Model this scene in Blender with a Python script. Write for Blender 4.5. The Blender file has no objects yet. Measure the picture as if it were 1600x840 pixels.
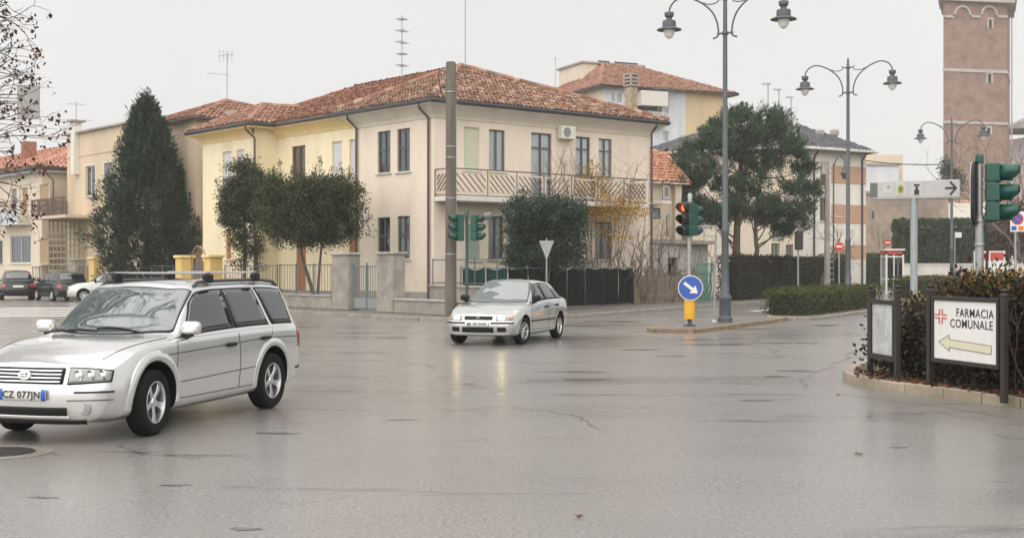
import bpy, math, random
import numpy as np
from mathutils import Vector, Matrix
SC = bpy.context.scene
COL = SC.collection
rnd = random.Random(7)
rng = np.random.default_rng(11)
R = math.radians
# ------------------------------------------------------------------ camera, sky, sun, exposure
FOC, EYE, HOR = 2000.0, 1.7, 417.0          # focal length in photo pixels, eye height, horizon row
cam = bpy.data.cameras.new('camera')
cam.sensor_width = 36; cam.lens = 45; cam.shift_y = -0.0019; cam.clip_end = 5000; cam.clip_start = .1
cam_o = bpy.data.objects.new('camera', cam); COL.objects.link(cam_o)
cam_o.location = (0, 0, EYE); cam_o.rotation_euler = (R(90), 0, 0)
SC.camera = cam_o
SUN_EL, SUN_AZ = 55, 205                    # degrees; azimuth clockwise from +Y
w = bpy.data.worlds.new('World'); SC.world = w; w.use_nodes = True
nt = w.node_tree; bg = nt.nodes['Background']
sky = nt.nodes.new('ShaderNodeTexSky'); sky.sky_type = 'NISHITA'; sky.sun_disc = False
sky.sun_elevation = R(SUN_EL); sky.sun_rotation = R(SUN_AZ); sky.dust_density = 4
mx = nt.nodes.new('ShaderNodeMix'); mx.data_type = 'RGBA'; mx.inputs[0].default_value = .93   # cloud deck over the blue
nt.links.new(sky.outputs[0], mx.inputs[6]); mx.inputs[7].default_value = (3.04, 2.97, 2.89, 1)
tc = nt.nodes.new('ShaderNodeTexCoord'); cn = nt.nodes.new('ShaderNodeTexNoise'); cn.inputs['Scale'].default_value = 2.2; cn.inputs['Detail'].default_value = 4
nt.links.new(tc.outputs['Generated'], cn.inputs['Vector']); cm_ = nt.nodes.new('ShaderNodeMapRange'); cm_.inputs['From Min'].default_value = .3; cm_.inputs['From Max'].default_value = .7; cm_.inputs['To Min'].default_value = .95; cm_.inputs['To Max'].default_value = 1.04
nt.links.new(cn.outputs[0], cm_.inputs['Value']); cv = nt.nodes.new('ShaderNodeVectorMath'); cv.operation = 'SCALE'; nt.links.new(mx.outputs[2], cv.inputs[0]); nt.links.new(cm_.outputs[0], cv.inputs['Scale'])   # soft cloud tone
nt.links.new(cv.outputs[0], bg.inputs[0]); bg.inputs[1].default_value = .1
sl = bpy.data.lights.new('sun', 'SUN'); sl.energy = 1.5; sl.angle = R(130); sl.color = (1, .955, .90)
so = bpy.data.objects.new('sun', sl); COL.objects.link(so)
a, e = R(SUN_AZ), R(SUN_EL)
so.rotation_euler = Vector((-math.sin(a)*math.cos(e), -math.cos(a)*math.cos(e), -math.sin(e))).to_track_quat('-Z', 'Y').to_euler()
so.location = (-20, -30, 60)
vs = SC.view_settings; vs.view_transform = 'Standard'; vs.look = 'None'; vs.exposure = 1.5; vs.gamma = 1; vs.use_curve_mapping = False
cy = SC.cycles; cy.max_bounces = 8; cy.diffuse_bounces = 3; cy.glossy_bounces = 3; cy.transparent_max_bounces = 24
cy.transmission_bounces = 4; cy.volume_bounces = 1; cy.use_denoising = True; cy.caustics_reflective = False; cy.caustics_refractive = False

# ------------------------------------------------------------------ places
def P(px, py, Y): return ((px-800)/FOC*Y, Y, EYE-(py-HOR)/FOC*Y)
def G(px, py, z=0):
    Y = (EYE-z)*FOC/(py-HOR); return ((px-800)/FOC*Y, Y, z)
def XY(px, Y): return ((px-800)/FOC*Y, Y)
def ZZ(py, Y): return EYE-(py-HOR)/FOC*Y

# ------------------------------------------------------------------ materials
MATS = {}
def N(nt, t, **k):
    n = nt.nodes.new(t)
    for a_, b_ in k.items(): setattr(n, a_, b_)
    return n
def mat(name, col, rough=.6, metal=0, var=.0, vs=3., dirt=0, bump=0, bs=40., coat=0, spec=.5, ramp=None, emit=0, alpha=1, cr=.05, world=True, stretch=None):
    """procedural surface: colour blotches, wear, grain"""
    if name in MATS: return MATS[name]
    m = bpy.data.materials.new(name); m.use_nodes = True; MATS[name] = m
    t = m.node_tree; b = t.nodes['Principled BSDF']; L = t.links.new
    c = (*col, 1)
    b.inputs['Base Color'].default_value = c; b.inputs['Roughness'].default_value = rough; b.inputs['Metallic'].default_value = metal
    b.inputs['Coat Weight'].default_value = coat; b.inputs['Coat Roughness'].default_value = cr
    b.inputs['Specular IOR Level'].default_value = spec
    if emit: b.inputs['Emission Color'].default_value = c; b.inputs['Emission Strength'].default_value = emit
    m.diffuse_color = c
    if var or bump or dirt or ramp:
        if world: src = N(t, 'ShaderNodeNewGeometry').outputs['Position']
        else: src = N(t, 'ShaderNodeTexCoord').outputs['Object']
        if stretch:
            mp = N(t, 'ShaderNodeMapping'); L(src, mp.inputs[0]); mp.inputs['Scale'].default_value = stretch; src = mp.outputs[0]
        if var or dirt:
            n1 = N(t, 'ShaderNodeTexNoise'); n1.inputs['Scale'].default_value = vs; n1.inputs['Detail'].default_value = 7; n1.inputs['Roughness'].default_value = .62
            L(src, n1.inputs['Vector'])
            r = N(t, 'ShaderNodeValToRGB'); L(n1.outputs[0], r.inputs[0])
            k0, k1 = 1-var, 1+var*.7
            r.color_ramp.elements[0].position = .3; r.color_ramp.elements[1].position = .72
            r.color_ramp.elements[0].color = (col[0]*k0, col[1]*k0, col[2]*k0*.97, 1)
            r.color_ramp.elements[1].color = (min(1, col[0]*k1), min(1, col[1]*k1), min(1, col[2]*k1), 1)
            out = r.outputs[0]
            if dirt:
                n2 = N(t, 'ShaderNodeTexNoise'); n2.inputs['Scale'].default_value = vs*.37; n2.inputs['Detail'].default_value = 9; n2.inputs['Roughness'].default_value = .7
                L(src, n2.inputs['Vector'])
                r2 = N(t, 'ShaderNodeValToRGB'); L(n2.outputs[0], r2.inputs[0])
                r2.color_ramp.elements[0].position = .48; r2.color_ramp.elements[1].position = .7
                r2.color_ramp.elements[0].color = (0, 0, 0, 1); r2.color_ramp.elements[1].color = (dirt, dirt, dirt, 1)
                x = N(t, 'ShaderNodeMix', data_type='RGBA'); L(r2.outputs[0], x.inputs[0]); L(out, x.inputs[6])
                x.inputs[7].default_value = (col[0]*.38+.02, col[1]*.38+.018, col[2]*.38+.014, 1); out = x.outputs[2]
            L(out, b.inputs['Base Color'])
        if bump:
            n3 = N(t, 'ShaderNodeTexNoise'); n3.inputs['Scale'].default_value = bs; n3.inputs['Detail'].default_value = 4
            L(src, n3.inputs['Vector'])
            bp = N(t, 'ShaderNodeBump'); bp.inputs['Strength'].default_value = bump; bp.inputs['Distance'].default_value = .02
            L(n3.outputs[0], bp.inputs['Height']); L(bp.outputs[0], b.inputs['Normal'])
    return m
def leafmat(name, cols, rough=.5, trans=.25):
    """leaf colours differ from leaf to leaf"""
    if name in MATS: return MATS[name]
    m = bpy.data.materials.new(name); m.use_nodes = True; MATS[name] = m
    t = m.node_tree; b = t.nodes['Principled BSDF']; L = t.links.new
    g = N(t, 'ShaderNodeNewGeometry'); r = N(t, 'ShaderNodeValToRGB'); L(g.outputs['Random Per Island'], r.inputs[0])
    n = len(cols); el = r.color_ramp.elements
    while len(el) < n: el.new(.5)
    for i, c in enumerate(cols): el[i].position = i/(n-1); el[i].color = (*c, 1)
    L(r.outputs[0], b.inputs['Base Color']); b.inputs['Roughness'].default_value = rough; b.inputs['Specular IOR Level'].default_value = .2
    tr = N(t, 'ShaderNodeBsdfTranslucent'); L(r.outputs[0], tr.inputs[0])
    ms = N(t, 'ShaderNodeMixShader'); ms.inputs[0].default_value = trans
    L(b.outputs[0], ms.inputs[1]); L(tr.outputs[0], ms.inputs[2]); L(ms.outputs[0], t.nodes['Material Output'].inputs[0])
    m.diffuse_color = (*cols[0], 1)
    return m
def glassmat(name, tint=(.93, .95, .95), f=.03):
    if name in MATS: return MATS[name]
    m = bpy.data.materials.new(name); m.use_nodes = True; MATS[name] = m
    t = m.node_tree; t.nodes.remove(t.nodes['Principled BSDF']); L = t.links.new
    tr = N(t, 'ShaderNodeBsdfTransparent'); tr.inputs[0].default_value = (*tint, 1)
    gl = N(t, 'ShaderNodeBsdfGlossy'); gl.inputs['Roughness'].default_value = .03; gl.inputs[0].default_value = (.95, .97, 1, 1)
    lw = N(t, 'ShaderNodeLayerWeight'); lw.inputs[0].default_value = .3
    ad = N(t, 'ShaderNodeMath', operation='MULTIPLY_ADD'); L(lw.outputs['Fresnel'], ad.inputs[0]); ad.inputs[1].default_value = .9; ad.inputs[2].default_value = f
    ms = N(t, 'ShaderNodeMixShader'); L(ad.outputs[0], ms.inputs[0]); L(tr.outputs[0], ms.inputs[1]); L(gl.outputs[0], ms.inputs[2])
    L(ms.outputs[0], t.nodes['Material Output'].inputs[0]); return m

# ------------------------------------------------------------------ objects
def link(name, data, parent=None):
    o = bpy.data.objects.new(name, data); COL.objects.link(o)
    if parent is not None: o.parent = parent
    return o
def tag(o, label=None, cat=None, group=None, kind=None):
    if label: o['label'] = label
    if cat: o['category'] = cat
    if group: o['group'] = group
    if kind: o['kind'] = kind
    return o
def thing(name, label, cat, loc=(0, 0, 0), rz=0, group=None):
    o = link(name, None); o.empty_display_size = .3
    o.location = loc; o.rotation_euler = (0, 0, rz)
    return tag(o, label, cat, group)
def rootM(p):
    while p.parent is not None: p = p.parent
    return Matrix.Translation(p.location) @ Matrix.Rotation(p.rotation_euler[2], 4, 'Z')
def copytree(o, parent=None):
    c = o.copy(); COL.objects.link(c); c.parent = parent
    for ch in list(o.children): copytree(ch, c)
    return c
def nrm(v):
    v = Vector(v); return v.normalized() if v.length > 1e-9 else Vector((0, 0, 1))
class MB:
    def __init__(s): s.v = []; s.f = []
    def add(s, vs, fs):
        o = len(s.v); s.v += [tuple(x) for x in vs]; s.f += [[i+o for i in f] for f in fs]; return s
    def box(s, c, d, rz=0, M=None):
        hx, hy, hz = d[0]/2, d[1]/2, d[2]/2
        cs, sn = math.cos(rz), math.sin(rz); vs = []
        for z in (-hz, hz):
            for x, y in ((-hx, -hy), (hx, -hy), (hx, hy), (-hx, hy)):
                p = Vector((x, y, z))
                p = (M @ p) if M else Vector((x*cs-y*sn, x*sn+y*cs, z))
                vs.append((c[0]+p.x, c[1]+p.y, c[2]+p.z))
        return s.add(vs, [(3, 2, 1, 0), (4, 5, 6, 7), (0, 1, 5, 4), (1, 2, 6, 5), (2, 3, 7, 6), (3, 0, 4, 7)])
    def pp(s, o, u, v, w_):
        o, u, v, w_ = map(Vector, (o, u, v, w_))
        if u.cross(v).dot(w_) < 0: u, v = v, u
        q = [o, o+u, o+u+v, o+v]
        return s.add(q+[x+w_ for x in q], [(3, 2, 1, 0), (4, 5, 6, 7), (0, 1, 5, 4), (1, 2, 6, 5), (2, 3, 7, 6), (3, 0, 4, 7)])
    def bar(s, a, b, r, up=(0, 0, 1), h=None):
        """square bar"""
        a, b = Vector(a), Vector(b); d = (b-a); n = nrm(d.cross(Vector(up)) if abs(nrm(d).dot(Vector(up))) < .98 else d.cross(Vector((1, 0, 0))))
        k = nrm(n.cross(d)); h = h or r
        return s.pp(a-n*r-k*h, n*2*r, k*2*h, d)
    def poly(s, pts): return s.add(pts, [list(range(len(pts)))])
    def prism(s, pts, vec):
        n = len(pts); vec = Vector(vec); q = [Vector(p) for p in pts]
        ar = Vector((0, 0, 0))
        for i in range(n): ar += q[i].cross(q[(i+1) % n])
        if ar.dot(vec) < 0: q.reverse()
        return s.add(q+[p+vec for p in q], [list(range(n))[::-1], list(range(n, 2*n))]+[(i, (i+1) % n, n+(i+1) % n, n+i) for i in range(n)])
    def tube(s, pts, r, n=8, cap=True):
        pts = [Vector(p) for p in pts]; k = len(pts); rs = r if hasattr(r, '__len__') else [r]*k
        vs = []; ref = None
        for i, p in enumerate(pts):
            d = nrm(pts[min(i+1, k-1)]-pts[max(i-1, 0)])
            if ref is None:
                ref = nrm(d.cross(Vector((0, 0, 1)) if abs(d.z) < .9 else Vector((1, 0, 0))))
            u = nrm(ref-d*ref.dot(d)); ref = u; w_ = d.cross(u)
            for j in range(n):
                a_ = 2*math.pi*j/n; vs.append(p+(u*math.cos(a_)+w_*math.sin(a_))*rs[i])
        fs = [(i*n+j, i*n+(j+1) % n, (i+1)*n+(j+1) % n, (i+1)*n+j) for i in range(k-1) for j in range(n)]
        if cap: fs += [list(range(n))[::-1], list(range((k-1)*n, k*n))]
        return s.add(vs, fs)
    def lathe(s, prof, c=(0, 0, 0), n=20, M=None, cap=True):
        """profile of (radius, height) turned round z"""
        vs = []
        for r_, h_ in prof:
            for j in range(n):
                a_ = 2*math.pi*j/n; p = Vector((r_*math.cos(a_), r_*math.sin(a_), h_))
                if M: p = M @ p
                vs.append((c[0]+p.x, c[1]+p.y, c[2]+p.z))
        k = len(prof)
        fs = [(i*n+j, i*n+(j+1) % n, (i+1)*n+(j+1) % n, (i+1)*n+j) for i in range(k-1) for j in range(n)]
        if cap and prof[0][0] > 1e-4: fs.append(list(range(n))[::-1])
        if cap and prof[-1][0] > 1e-4: fs.append(list(range((k-1)*n, k*n)))
        return s.add(vs, fs)
    def grid(s, pts, flip=False):
        nu, nv = len(pts), len(pts[0])
        fs = [(i*nv+j, (i+1)*nv+j, (i+1)*nv+j+1, i*nv+j+1) for i in range(nu-1) for j in range(nv-1)]
        if flip: fs = [f[::-1] for f in fs]
        return s.add([p for r_ in pts for p in r_], fs)
    def build(s, name, m, parent=None, world=True, smooth=False, bevel=0, kind=None, segs=1, sharp=35):
        me = bpy.data.meshes.new(name)
        vs = s.v
        if parent is not None and world:
            Mi = rootM(parent).inverted(); vs = [Mi @ Vector(p) for p in vs]
        me.from_pydata([tuple(p) for p in vs], [], s.f); me.validate()
        me.materials.append(m)
        if smooth:
            me.polygons.foreach_set('use_smooth', [True]*len(me.polygons))
            if sharp: me.set_sharp_from_angle(angle=R(sharp))
        o = link(name, me, parent)
        if bevel:
            b = o.modifiers.new('bevel', 'BEVEL'); b.width = bevel; b.segments = segs; b.limit_method = 'ANGLE'; b.angle_limit = R(40); b.harden_normals = False
        if kind: o['kind'] = kind
        return o
def npmesh(name, V, F, m, parent=None, smooth=False, kind=None):
    """big quad mesh from arrays; V world positions, F quads"""
    if parent is not None:
        Mi = np.array(rootM(parent).inverted()); V = V @ Mi[:3, :3].T + Mi[:3, 3]
    me = bpy.data.meshes.new(name); k = F.shape[1]
    me.vertices.add(len(V)); me.vertices.foreach_set('co', np.ascontiguousarray(V, dtype=np.float32).ravel())
    me.loops.add(F.size); me.loops.foreach_set('vertex_index', np.ascontiguousarray(F, dtype=np.int32).ravel())
    me.polygons.add(len(F)); me.polygons.foreach_set('loop_start', np.arange(0, F.size, k, dtype=np.int32))
    me.update(calc_edges=True); me.materials.append(m)
    if smooth: me.polygons.foreach_set('use_smooth', [True]*len(F))
    o = link(name, me, parent)
    if kind: o['kind'] = kind
    return o
def textmesh(s_, size, name, m, parent, origin, right, up, align='CENTER', bold=0, sx=1):
    """flat lettering laid at origin in the plane (right, up)"""
    c = bpy.data.curves.new('t', 'FONT'); c.body = s_; c.size = size; c.align_x = align; c.align_y = 'CENTER'; c.offset = bold; c.space_character = 1.08; c.resolution_u = 3
    o = bpy.data.objects.new('t', c); COL.objects.link(o)
    dg = bpy.context.evaluated_depsgraph_get(); me = bpy.data.meshes.new_from_object(o.evaluated_get(dg))
    bpy.data.objects.remove(o); bpy.data.curves.remove(c)
    rt, u_, og = nrm(right), nrm(up), Vector(origin)
    Mi = rootM(parent).inverted() if parent is not None else Matrix()
    for v in me.vertices: v.co = Mi @ (og + rt*v.co.x*sx + u_*v.co.y)
    me.materials.clear(); me.materials.append(m); me.name = name
    return link(name, me, parent)
def smoothstep(x): x = min(1, max(0, x)); return x*x*(3-2*x)
# ------------------------------------------------------------------ ground, road, pavements
def asphalt():
    m = bpy.data.materials.new('wet_asphalt'); m.use_nodes = True; t = m.node_tree; b = t.nodes['Principled BSDF']; L = t.links.new
    pos = N(t, 'ShaderNodeNewGeometry').outputs['Position']
    def noise(sc, det=4, ro=.55, st=None, dist=0):
        v = pos
        if st:
            mp = N(t, 'ShaderNodeMapping'); mp.inputs['Scale'].default_value = st; mp.inputs['Rotation'].default_value = (0, 0, R(12)); L(pos, mp.inputs[0]); v = mp.outputs[0]
        n = N(t, 'ShaderNodeTexNoise'); n.inputs['Scale'].default_value = sc; n.inputs['Detail'].default_value = det; n.inputs['Roughness'].default_value = ro; n.inputs['Distortion'].default_value = dist
        L(v, n.inputs['Vector']); return n.outputs[0]
    def ramp(x, p0, c0, p1, c1):
        r = N(t, 'ShaderNodeValToRGB'); L(x, r.inputs[0]); e_ = r.color_ramp.elements
        e_[0].position, e_[1].position = p0, p1
        e_[0].color = (*c0, 1) if hasattr(c0, '__len__') else (c0, c0, c0, 1); e_[1].color = (*c1, 1) if hasattr(c1, '__len__') else (c1, c1, c1, 1)
        return r.outputs[0]
    def mixc(f, a_, b_, bt='MIX'):
        x = N(t, 'ShaderNodeMix', data_type='RGBA', blend_type=bt)
        for i, q in ((0, f), (6, a_), (7, b_)):
            if hasattr(q, 'links') or hasattr(q, 'is_linked'): L(q, x.inputs[i])
            elif hasattr(q, '__len__'): x.inputs[i].default_value = (*q, 1)
            else: x.inputs[i].default_value = q
        return x.outputs[2]
    fine = noise(30, 4, .85); mid = noise(.55, 6, .6, (1, 1, 1)); big = noise(.16, 5, .6, (.6, 1.5, 1), .4); grit = noise(38, 2, .6)
    col = mixc(ramp(fine, .38, 0, .66, 1), (.078, .075, .069), (.36, .342, .313))
    col = mixc(ramp(mid, .35, 0, .7, .45), col, (.195, .185, .171))
    col = mixc(ramp(noise(.11, 6, .65, (1, .7, 1), .5), .40, .0, .66, .55), col, (.13, .125, .117))
    stain = ramp(noise(.8, 5, .6, (.28, 1.5, 1), .7), .62, 0, .70, .75)
    col = mixc(stain, col, (.055, .052, .048))
    # cracks and sealed joints
    nz = N(t, 'ShaderNodeTexNoise'); nz.inputs['Scale'].default_value = .8; nz.inputs['Detail'].default_value = 5; L(pos, nz.inputs['Vector'])
    ad = N(t, 'ShaderNodeMix', data_type='RGBA', blend_type='LINEAR_LIGHT'); ad.inputs[0].default_value = .5; L(pos, ad.inputs[6]); L(nz.outputs['Color'], ad.inputs[7])
    vo = N(t, 'ShaderNodeTexVoronoi', feature='DISTANCE_TO_EDGE'); vo.inputs['Scale'].default_value = .17; L(ad.outputs[2], vo.inputs['Vector'])
    cr = ramp(vo.outputs['Distance'], .002, 1, .005, 0)
    gate = ramp(noise(.21, 3), .5, 0, .58, 1)
    crk = N(t, 'ShaderNodeMath', operation='MULTIPLY'); L(cr, crk.inputs[0]); L(gate, crk.inputs[1])
    col = mixc(crk.outputs[0], col, (.02, .018, .016))
    L(col, b.inputs['Base Color'])
    wet = ramp(big, .38, .19, .62, .45)
    film = ramp(noise(.42, 4, .55, (.35, 1.6, 1), .6), .63, 0, .70, 1)      # standing water in shallow dips
    film = mixc(1.0, film, stain, 'LIGHTEN'); ro = mixc(film, wet, (.07, .07, .07)); L(ro, b.inputs['Roughness'])
    b.inputs['IOR'].default_value = 1.45; b.inputs['Coat Weight'].default_value = .4; b.inputs['Coat Roughness'].default_value = .21; b.inputs['Coat IOR'].default_value = 1.45; b.inputs['Specular IOR Level'].default_value = .5
    hs = mixc(.5, fine, grit)
    inv = N(t, 'ShaderNodeMath', operation='MULTIPLY_ADD'); L(film, inv.inputs[0]); inv.inputs[1].default_value = -.36; inv.inputs[2].default_value = .4
    bp = N(t, 'ShaderNodeBump'); bp.inputs['Distance'].default_value = .012; L(inv.outputs[0], bp.inputs['Strength']); L(hs, bp.inputs['Height'])
    bp2 = N(t, 'ShaderNodeBump'); bp2.inputs['Distance'].default_value = .05; bp2.inputs['Strength'].default_value = .06; L(mid, bp2.inputs['Height']); L(bp.outputs[0], bp2.inputs['Normal'])
    L(bp2.outputs[0], b.inputs['Normal'])
    return m
ASPH = asphalt()
SOIL = mat('soil', (.075, .06, .045), .9, var=.4, vs=4, bump=.6, bs=25)
PAVE = mat('pavement', (.17, .155, .14), .38, var=.3, vs=1.2, dirt=.5, bump=.25, bs=60)
KERB = mat('kerb_stone', (.27, .25, .22), .55, var=.3, vs=2.5, dirt=.6, bump=.35, bs=40)
KERBT = mat('kerb_stone_tan', (.33, .28, .21), .6, var=.3, vs=2.5, dirt=.55, bump=.35, bs=40)
g = MB(); g.poly([(-1500, -600, -.012), (1500, -600, -.012), (1500, 3000, -.012), (-1500, 3000, -.012)])
tag(g.build('ground', SOIL), kind='structure')
g = MB(); g.poly([(-130, -40, 0), (150, -40, 0), (150, 260, 0), (-130, 260, 0)])
tag(g.build('road', ASPH), kind='structure')

def kerbed(name, outline, closed, mk, mt, h=.12, wd=.14, inner=None, zt=None, stone=1.0):
    """a raised pavement: slab plus its row of kerb stones"""
    slab = MB(); zt = h-.006 if zt is None else zt
    pts = [Vector((p[0], p[1], 0)) for p in outline]; poly = pts+([Vector((p[0], p[1], 0)) for p in inner] if inner else [])
    slab.prism([(p.x, p.y, .002) for p in poly], (0, 0, zt-.002))
    so_ = slab.build(name, mt); tag(so_, kind='structure')
    # kerb stones along the outline
    seq = pts+[pts[0]] if closed else pts
    ar = sum(poly[i].x*poly[(i+1) % len(poly)].y-poly[(i+1) % len(poly)].x*poly[i].y for i in range(len(poly)))
    sg = 1 if ar > 0 else -1
    for i in range(len(seq)-1):
        a_, b_ = seq[i], seq[i+1]; d = b_-a_; Ln = d.length
        if Ln < .05: continue
        d.normalize(); n_ = Vector((d.y, -d.x, 0))*sg
        k = max(1, round(Ln/stone))
        for j in range(k):
            s0 = a_+d*(Ln*j/k+.006); s1 = a_+d*(Ln*(j+1)/k-.006)
            if s0.y > 95: continue
            dz = rnd.uniform(-.006, .008)
            kb = MB(); kb.pp(s0-n_*wd*.6+Vector((0, 0, -.02)), s1-s0, n_*(wd*1.15), (0, 0, h+.02+dz))
            kb.build('kerb_stone', mk, so_, bevel=.012)
    return so_
# corner block on the far side
uFL = Vector((-.595, .804)); uKR = Vector((.478, .878))
corner = [(-3.35+uFL.x*s, 40.6+uFL.y*s) for s in (62, 45, 30, 20, 12, 6, 2.5, .8)] + [(-2.9, 40.25), (-1.9, 39.95), (-.7, 40.05), (.4, 40.55), (1.35, 41.35), (2.1, 42.4)] + [(2.5+uKR.x*s, 43.2+uKR.y*s) for s in (0, 4, 8, 14, 22, 34, 50, 75)]
kerbed('pavement', corner, False, KERB, PAVE, inner=[(50, 130), (-75, 130)])
# median strip: near island and its continuation behind the crossing
def strip(name, line, wdt, z_in, mt, tip=True, h=.12):
    L_ = [(p[0]-wdt*.5*.88, p[1]+wdt*.5*.47) for p in line]; R_ = [(p[0]+wdt*.5*.88, p[1]-wdt*.5*.47) for p in line]
    return kerbed(name, R_+L_[::-1], True, KERB, mt, h=h)
isl = [(3.75, 33.15), (4.7, 33.0), (5.4, 34.2), (6.75, 36.8), (8.3, 39.7), (8.62, 40.5), (7.2, 41.2), (6.2, 39.7), (4.8, 37.0), (3.9, 34.9), (3.62, 33.7)]
kerbed('median_island', isl, True, mat('kerb_worn', (.24, .17, .11), .6, var=.4, vs=3, dirt=.6, bump=.3), PAVE)
med = [(9.0, 40.4), (9.75, 40.9), (15.7, 52.0), (15.5, 53.2), (14.4, 53.4), (8.5, 42.2), (8.3, 41.2)]
MEDS = mat('leaf_litter_soil', (.12, .10, .06), .9, var=.5, vs=6, bump=.7, bs=20)
kerbed('median_strip', med, True, KERB, MEDS)
med2 = [(19.4, 62.5), (20.3, 62.6), (27.5, 76.5), (27, 77.6), (25.6, 77.4), (19.0, 64)]
kerbed('median_strip', med2, True, KERB, MEDS)
# planted island in the right foreground
pl = [G(1600+170, 655)[:2], G(1690, 646)[:2], G(1600, 636)[:2], G(1540, 629)[:2], G(1480, 621)[:2], G(1420, 613)[:2], G(1372, 606)[:2], G(1340, 600)[:2], G(1325, 593)[:2], G(1330, 585)[:2], G(1350, 576)[:2], (6.9, 23.5), (8.3, 26.3), (9.2, 27.2), (10.4, 27), (13, 26)]
PLI = kerbed('planter_bed', pl, True, KERBT, MEDS, h=.13, stone=.8)

# zebra crossing and lane paint, worn
PAINT = mat('road_paint', (.72, .71, .68), .4, var=.2, vs=3, dirt=.6, bump=.2)
for i in range(5):
    px = 6-36*i; py = 489+ (i % 2)*.0
    a_ = Vector(G(70-50*i*.0, 480+5.6*i)); d = Vector((1, .12, 0)).normalized(); n_ = Vector((-.12, 1, 0)).normalized()
    q = MB(); o_ = Vector((-14.2-.25*i, 53.5-2.3*i, .005)); ln = 7
    q.poly([o_-d*ln, o_, o_+n_*.9, o_-d*ln+n_*.9]); q.build('crossing_stripe', PAINT, bpy.data.objects['road'])
for (x0, y0, x1, y1, wd) in ((1180, 486, 1245, 481, .3),):
    a_, b_ = Vector(G(x0, y0, .005)), Vector(G(x1, y1, .005)); d = (b_-a_).normalized(); n_ = Vector((-d.y, d.x, 0))*wd
    q = MB(); q.poly([a_, b_, b_+n_, a_+n_]); q.build('lane_line', PAINT, bpy.data.objects['road'])
# manhole in the near left corner
IRON = mat('cast_iron', (.07, .066, .062), .45, metal=.6, var=.3, vs=20, bump=.2)
mh = thing('manhole_cover', 'round cast iron manhole cover in a pale concrete collar near the left edge', 'manhole cover', G(0, 707))
c0 = Vector(G(0, 707))
q = MB(); q.lathe([(.47, .004), (.455, .009), (.32, .009), (.31, .004)], c0, 40); q.build('collar', mat('concrete', (.2, .19, .165), .5, var=.3, vs=4, dirt=.4, bump=.3), mh)
q = MB(); q.lathe([(.30, .003), (.30, .012), (.0, .012)], c0, 36)
for i in range(-5, 6):
    ln = math.sqrt(max(0, .27**2-(i*.05)**2)); q.box((c0.x, c0.y+i*.05, .016), (2*ln, .022, .008))
q.build('lid', IRON, mh)

# cracks and worn dark patches in the carriageway
M_CRK = mat('tar_seam', (.10, .094, .087), .4); M_PATCH = mat('asphalt_patch', (.115, .108, .1), .13, var=.4, vs=3, bump=.15, bs=60)
ROAD = bpy.data.objects['road']
def jit(pts, amp, n=6):
    out = []
    for (a_, b_) in zip(pts[:-1], pts[1:]):
        for k in range(n): t_ = k/n; out.append((a_[0]+(b_[0]-a_[0])*t_+rnd.gauss(0, amp), a_[1]+(b_[1]-a_[1])*t_+rnd.gauss(0, amp*.12)))
    return out+[pts[-1]]
def crack(pts, wd=.010, amp=5):
    pp_ = [Vector(G(px, py, .004)) for px, py in jit(pts, amp)]; q = MB(); L_, R_ = [], []
    for i, p in enumerate(pp_):
        d = nrm(pp_[min(i+1, len(pp_)-1)]-pp_[max(i-1, 0)]); n_ = Vector((-d.y, d.x, 0)); w_ = wd*rnd.uniform(.3, 1.2)*(1 if 0 < i < len(pp_)-1 else .1); L_.append(p+n_*w_); R_.append(p-n_*w_)
    q.grid([L_, R_]); q.build('crack', M_CRK, ROAD)
for c in ([(1352, 538), (1318, 562), (1275, 585), (1248, 596), (1262, 606)], [(795, 636), (850, 641), (905, 650), (922, 664), (955, 672)], [(1100, 629), (1180, 625), (1255, 622)], [(960, 637), (1030, 635)], [(880, 590), (960, 596), (1030, 594)], [(1060, 566), (1100, 572)], [(700, 640), (820, 632)], [(1300, 615), (1420, 628), (1600, 655)], [(490, 523), (600, 528)], [(560, 545), (640, 560)], [(40, 690), (95, 712)]): crack(c)
def dpatch(cx, cy, rx, ry, seed):
    rs = random.Random(seed); q = MB(); n = 22; ph = [rs.uniform(0, 6) for _ in range(3)]
    q.poly([G(cx+rx*math.cos(t_)*(1+.3*math.sin(2*t_+ph[0])+.2*math.sin(5*t_+ph[1])), cy+ry*math.sin(t_)*(1+.3*math.sin(3*t_+ph[2])), .003) for t_ in np.linspace(0, 2*math.pi, n+1)[:-1]]); q.build('worn_patch', M_PATCH, ROAD)
for k, c in enumerate(((385, 825, 34, 3.2), (1245, 579, 26, 2.2), (1212, 588, 22, 1.6), (1118, 538, 48, 2.2), (1090, 531, 26, 1.4), (915, 593, 40, 2.2), (1180, 625, 36, 1.3), (612, 527, 24, 1.3), (1405, 698, 12, 1.6), (630, 655, 26, 1.4), (272, 757, 28, 1.8), (1000, 546, 30, 1.3), (1160, 514, 40, 1.4), (960, 502, 40, 1.4), (1250, 493, 30, 1.2), (430, 676, 40, 2.0), (560, 520, 40, 1.2), (1050, 556, 24, 1.1), (70, 776, 22, 2), (1290, 508, 26, 1.5))): dpatch(c[0], c[1], c[2]*.9, c[3]*.62, k)
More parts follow.
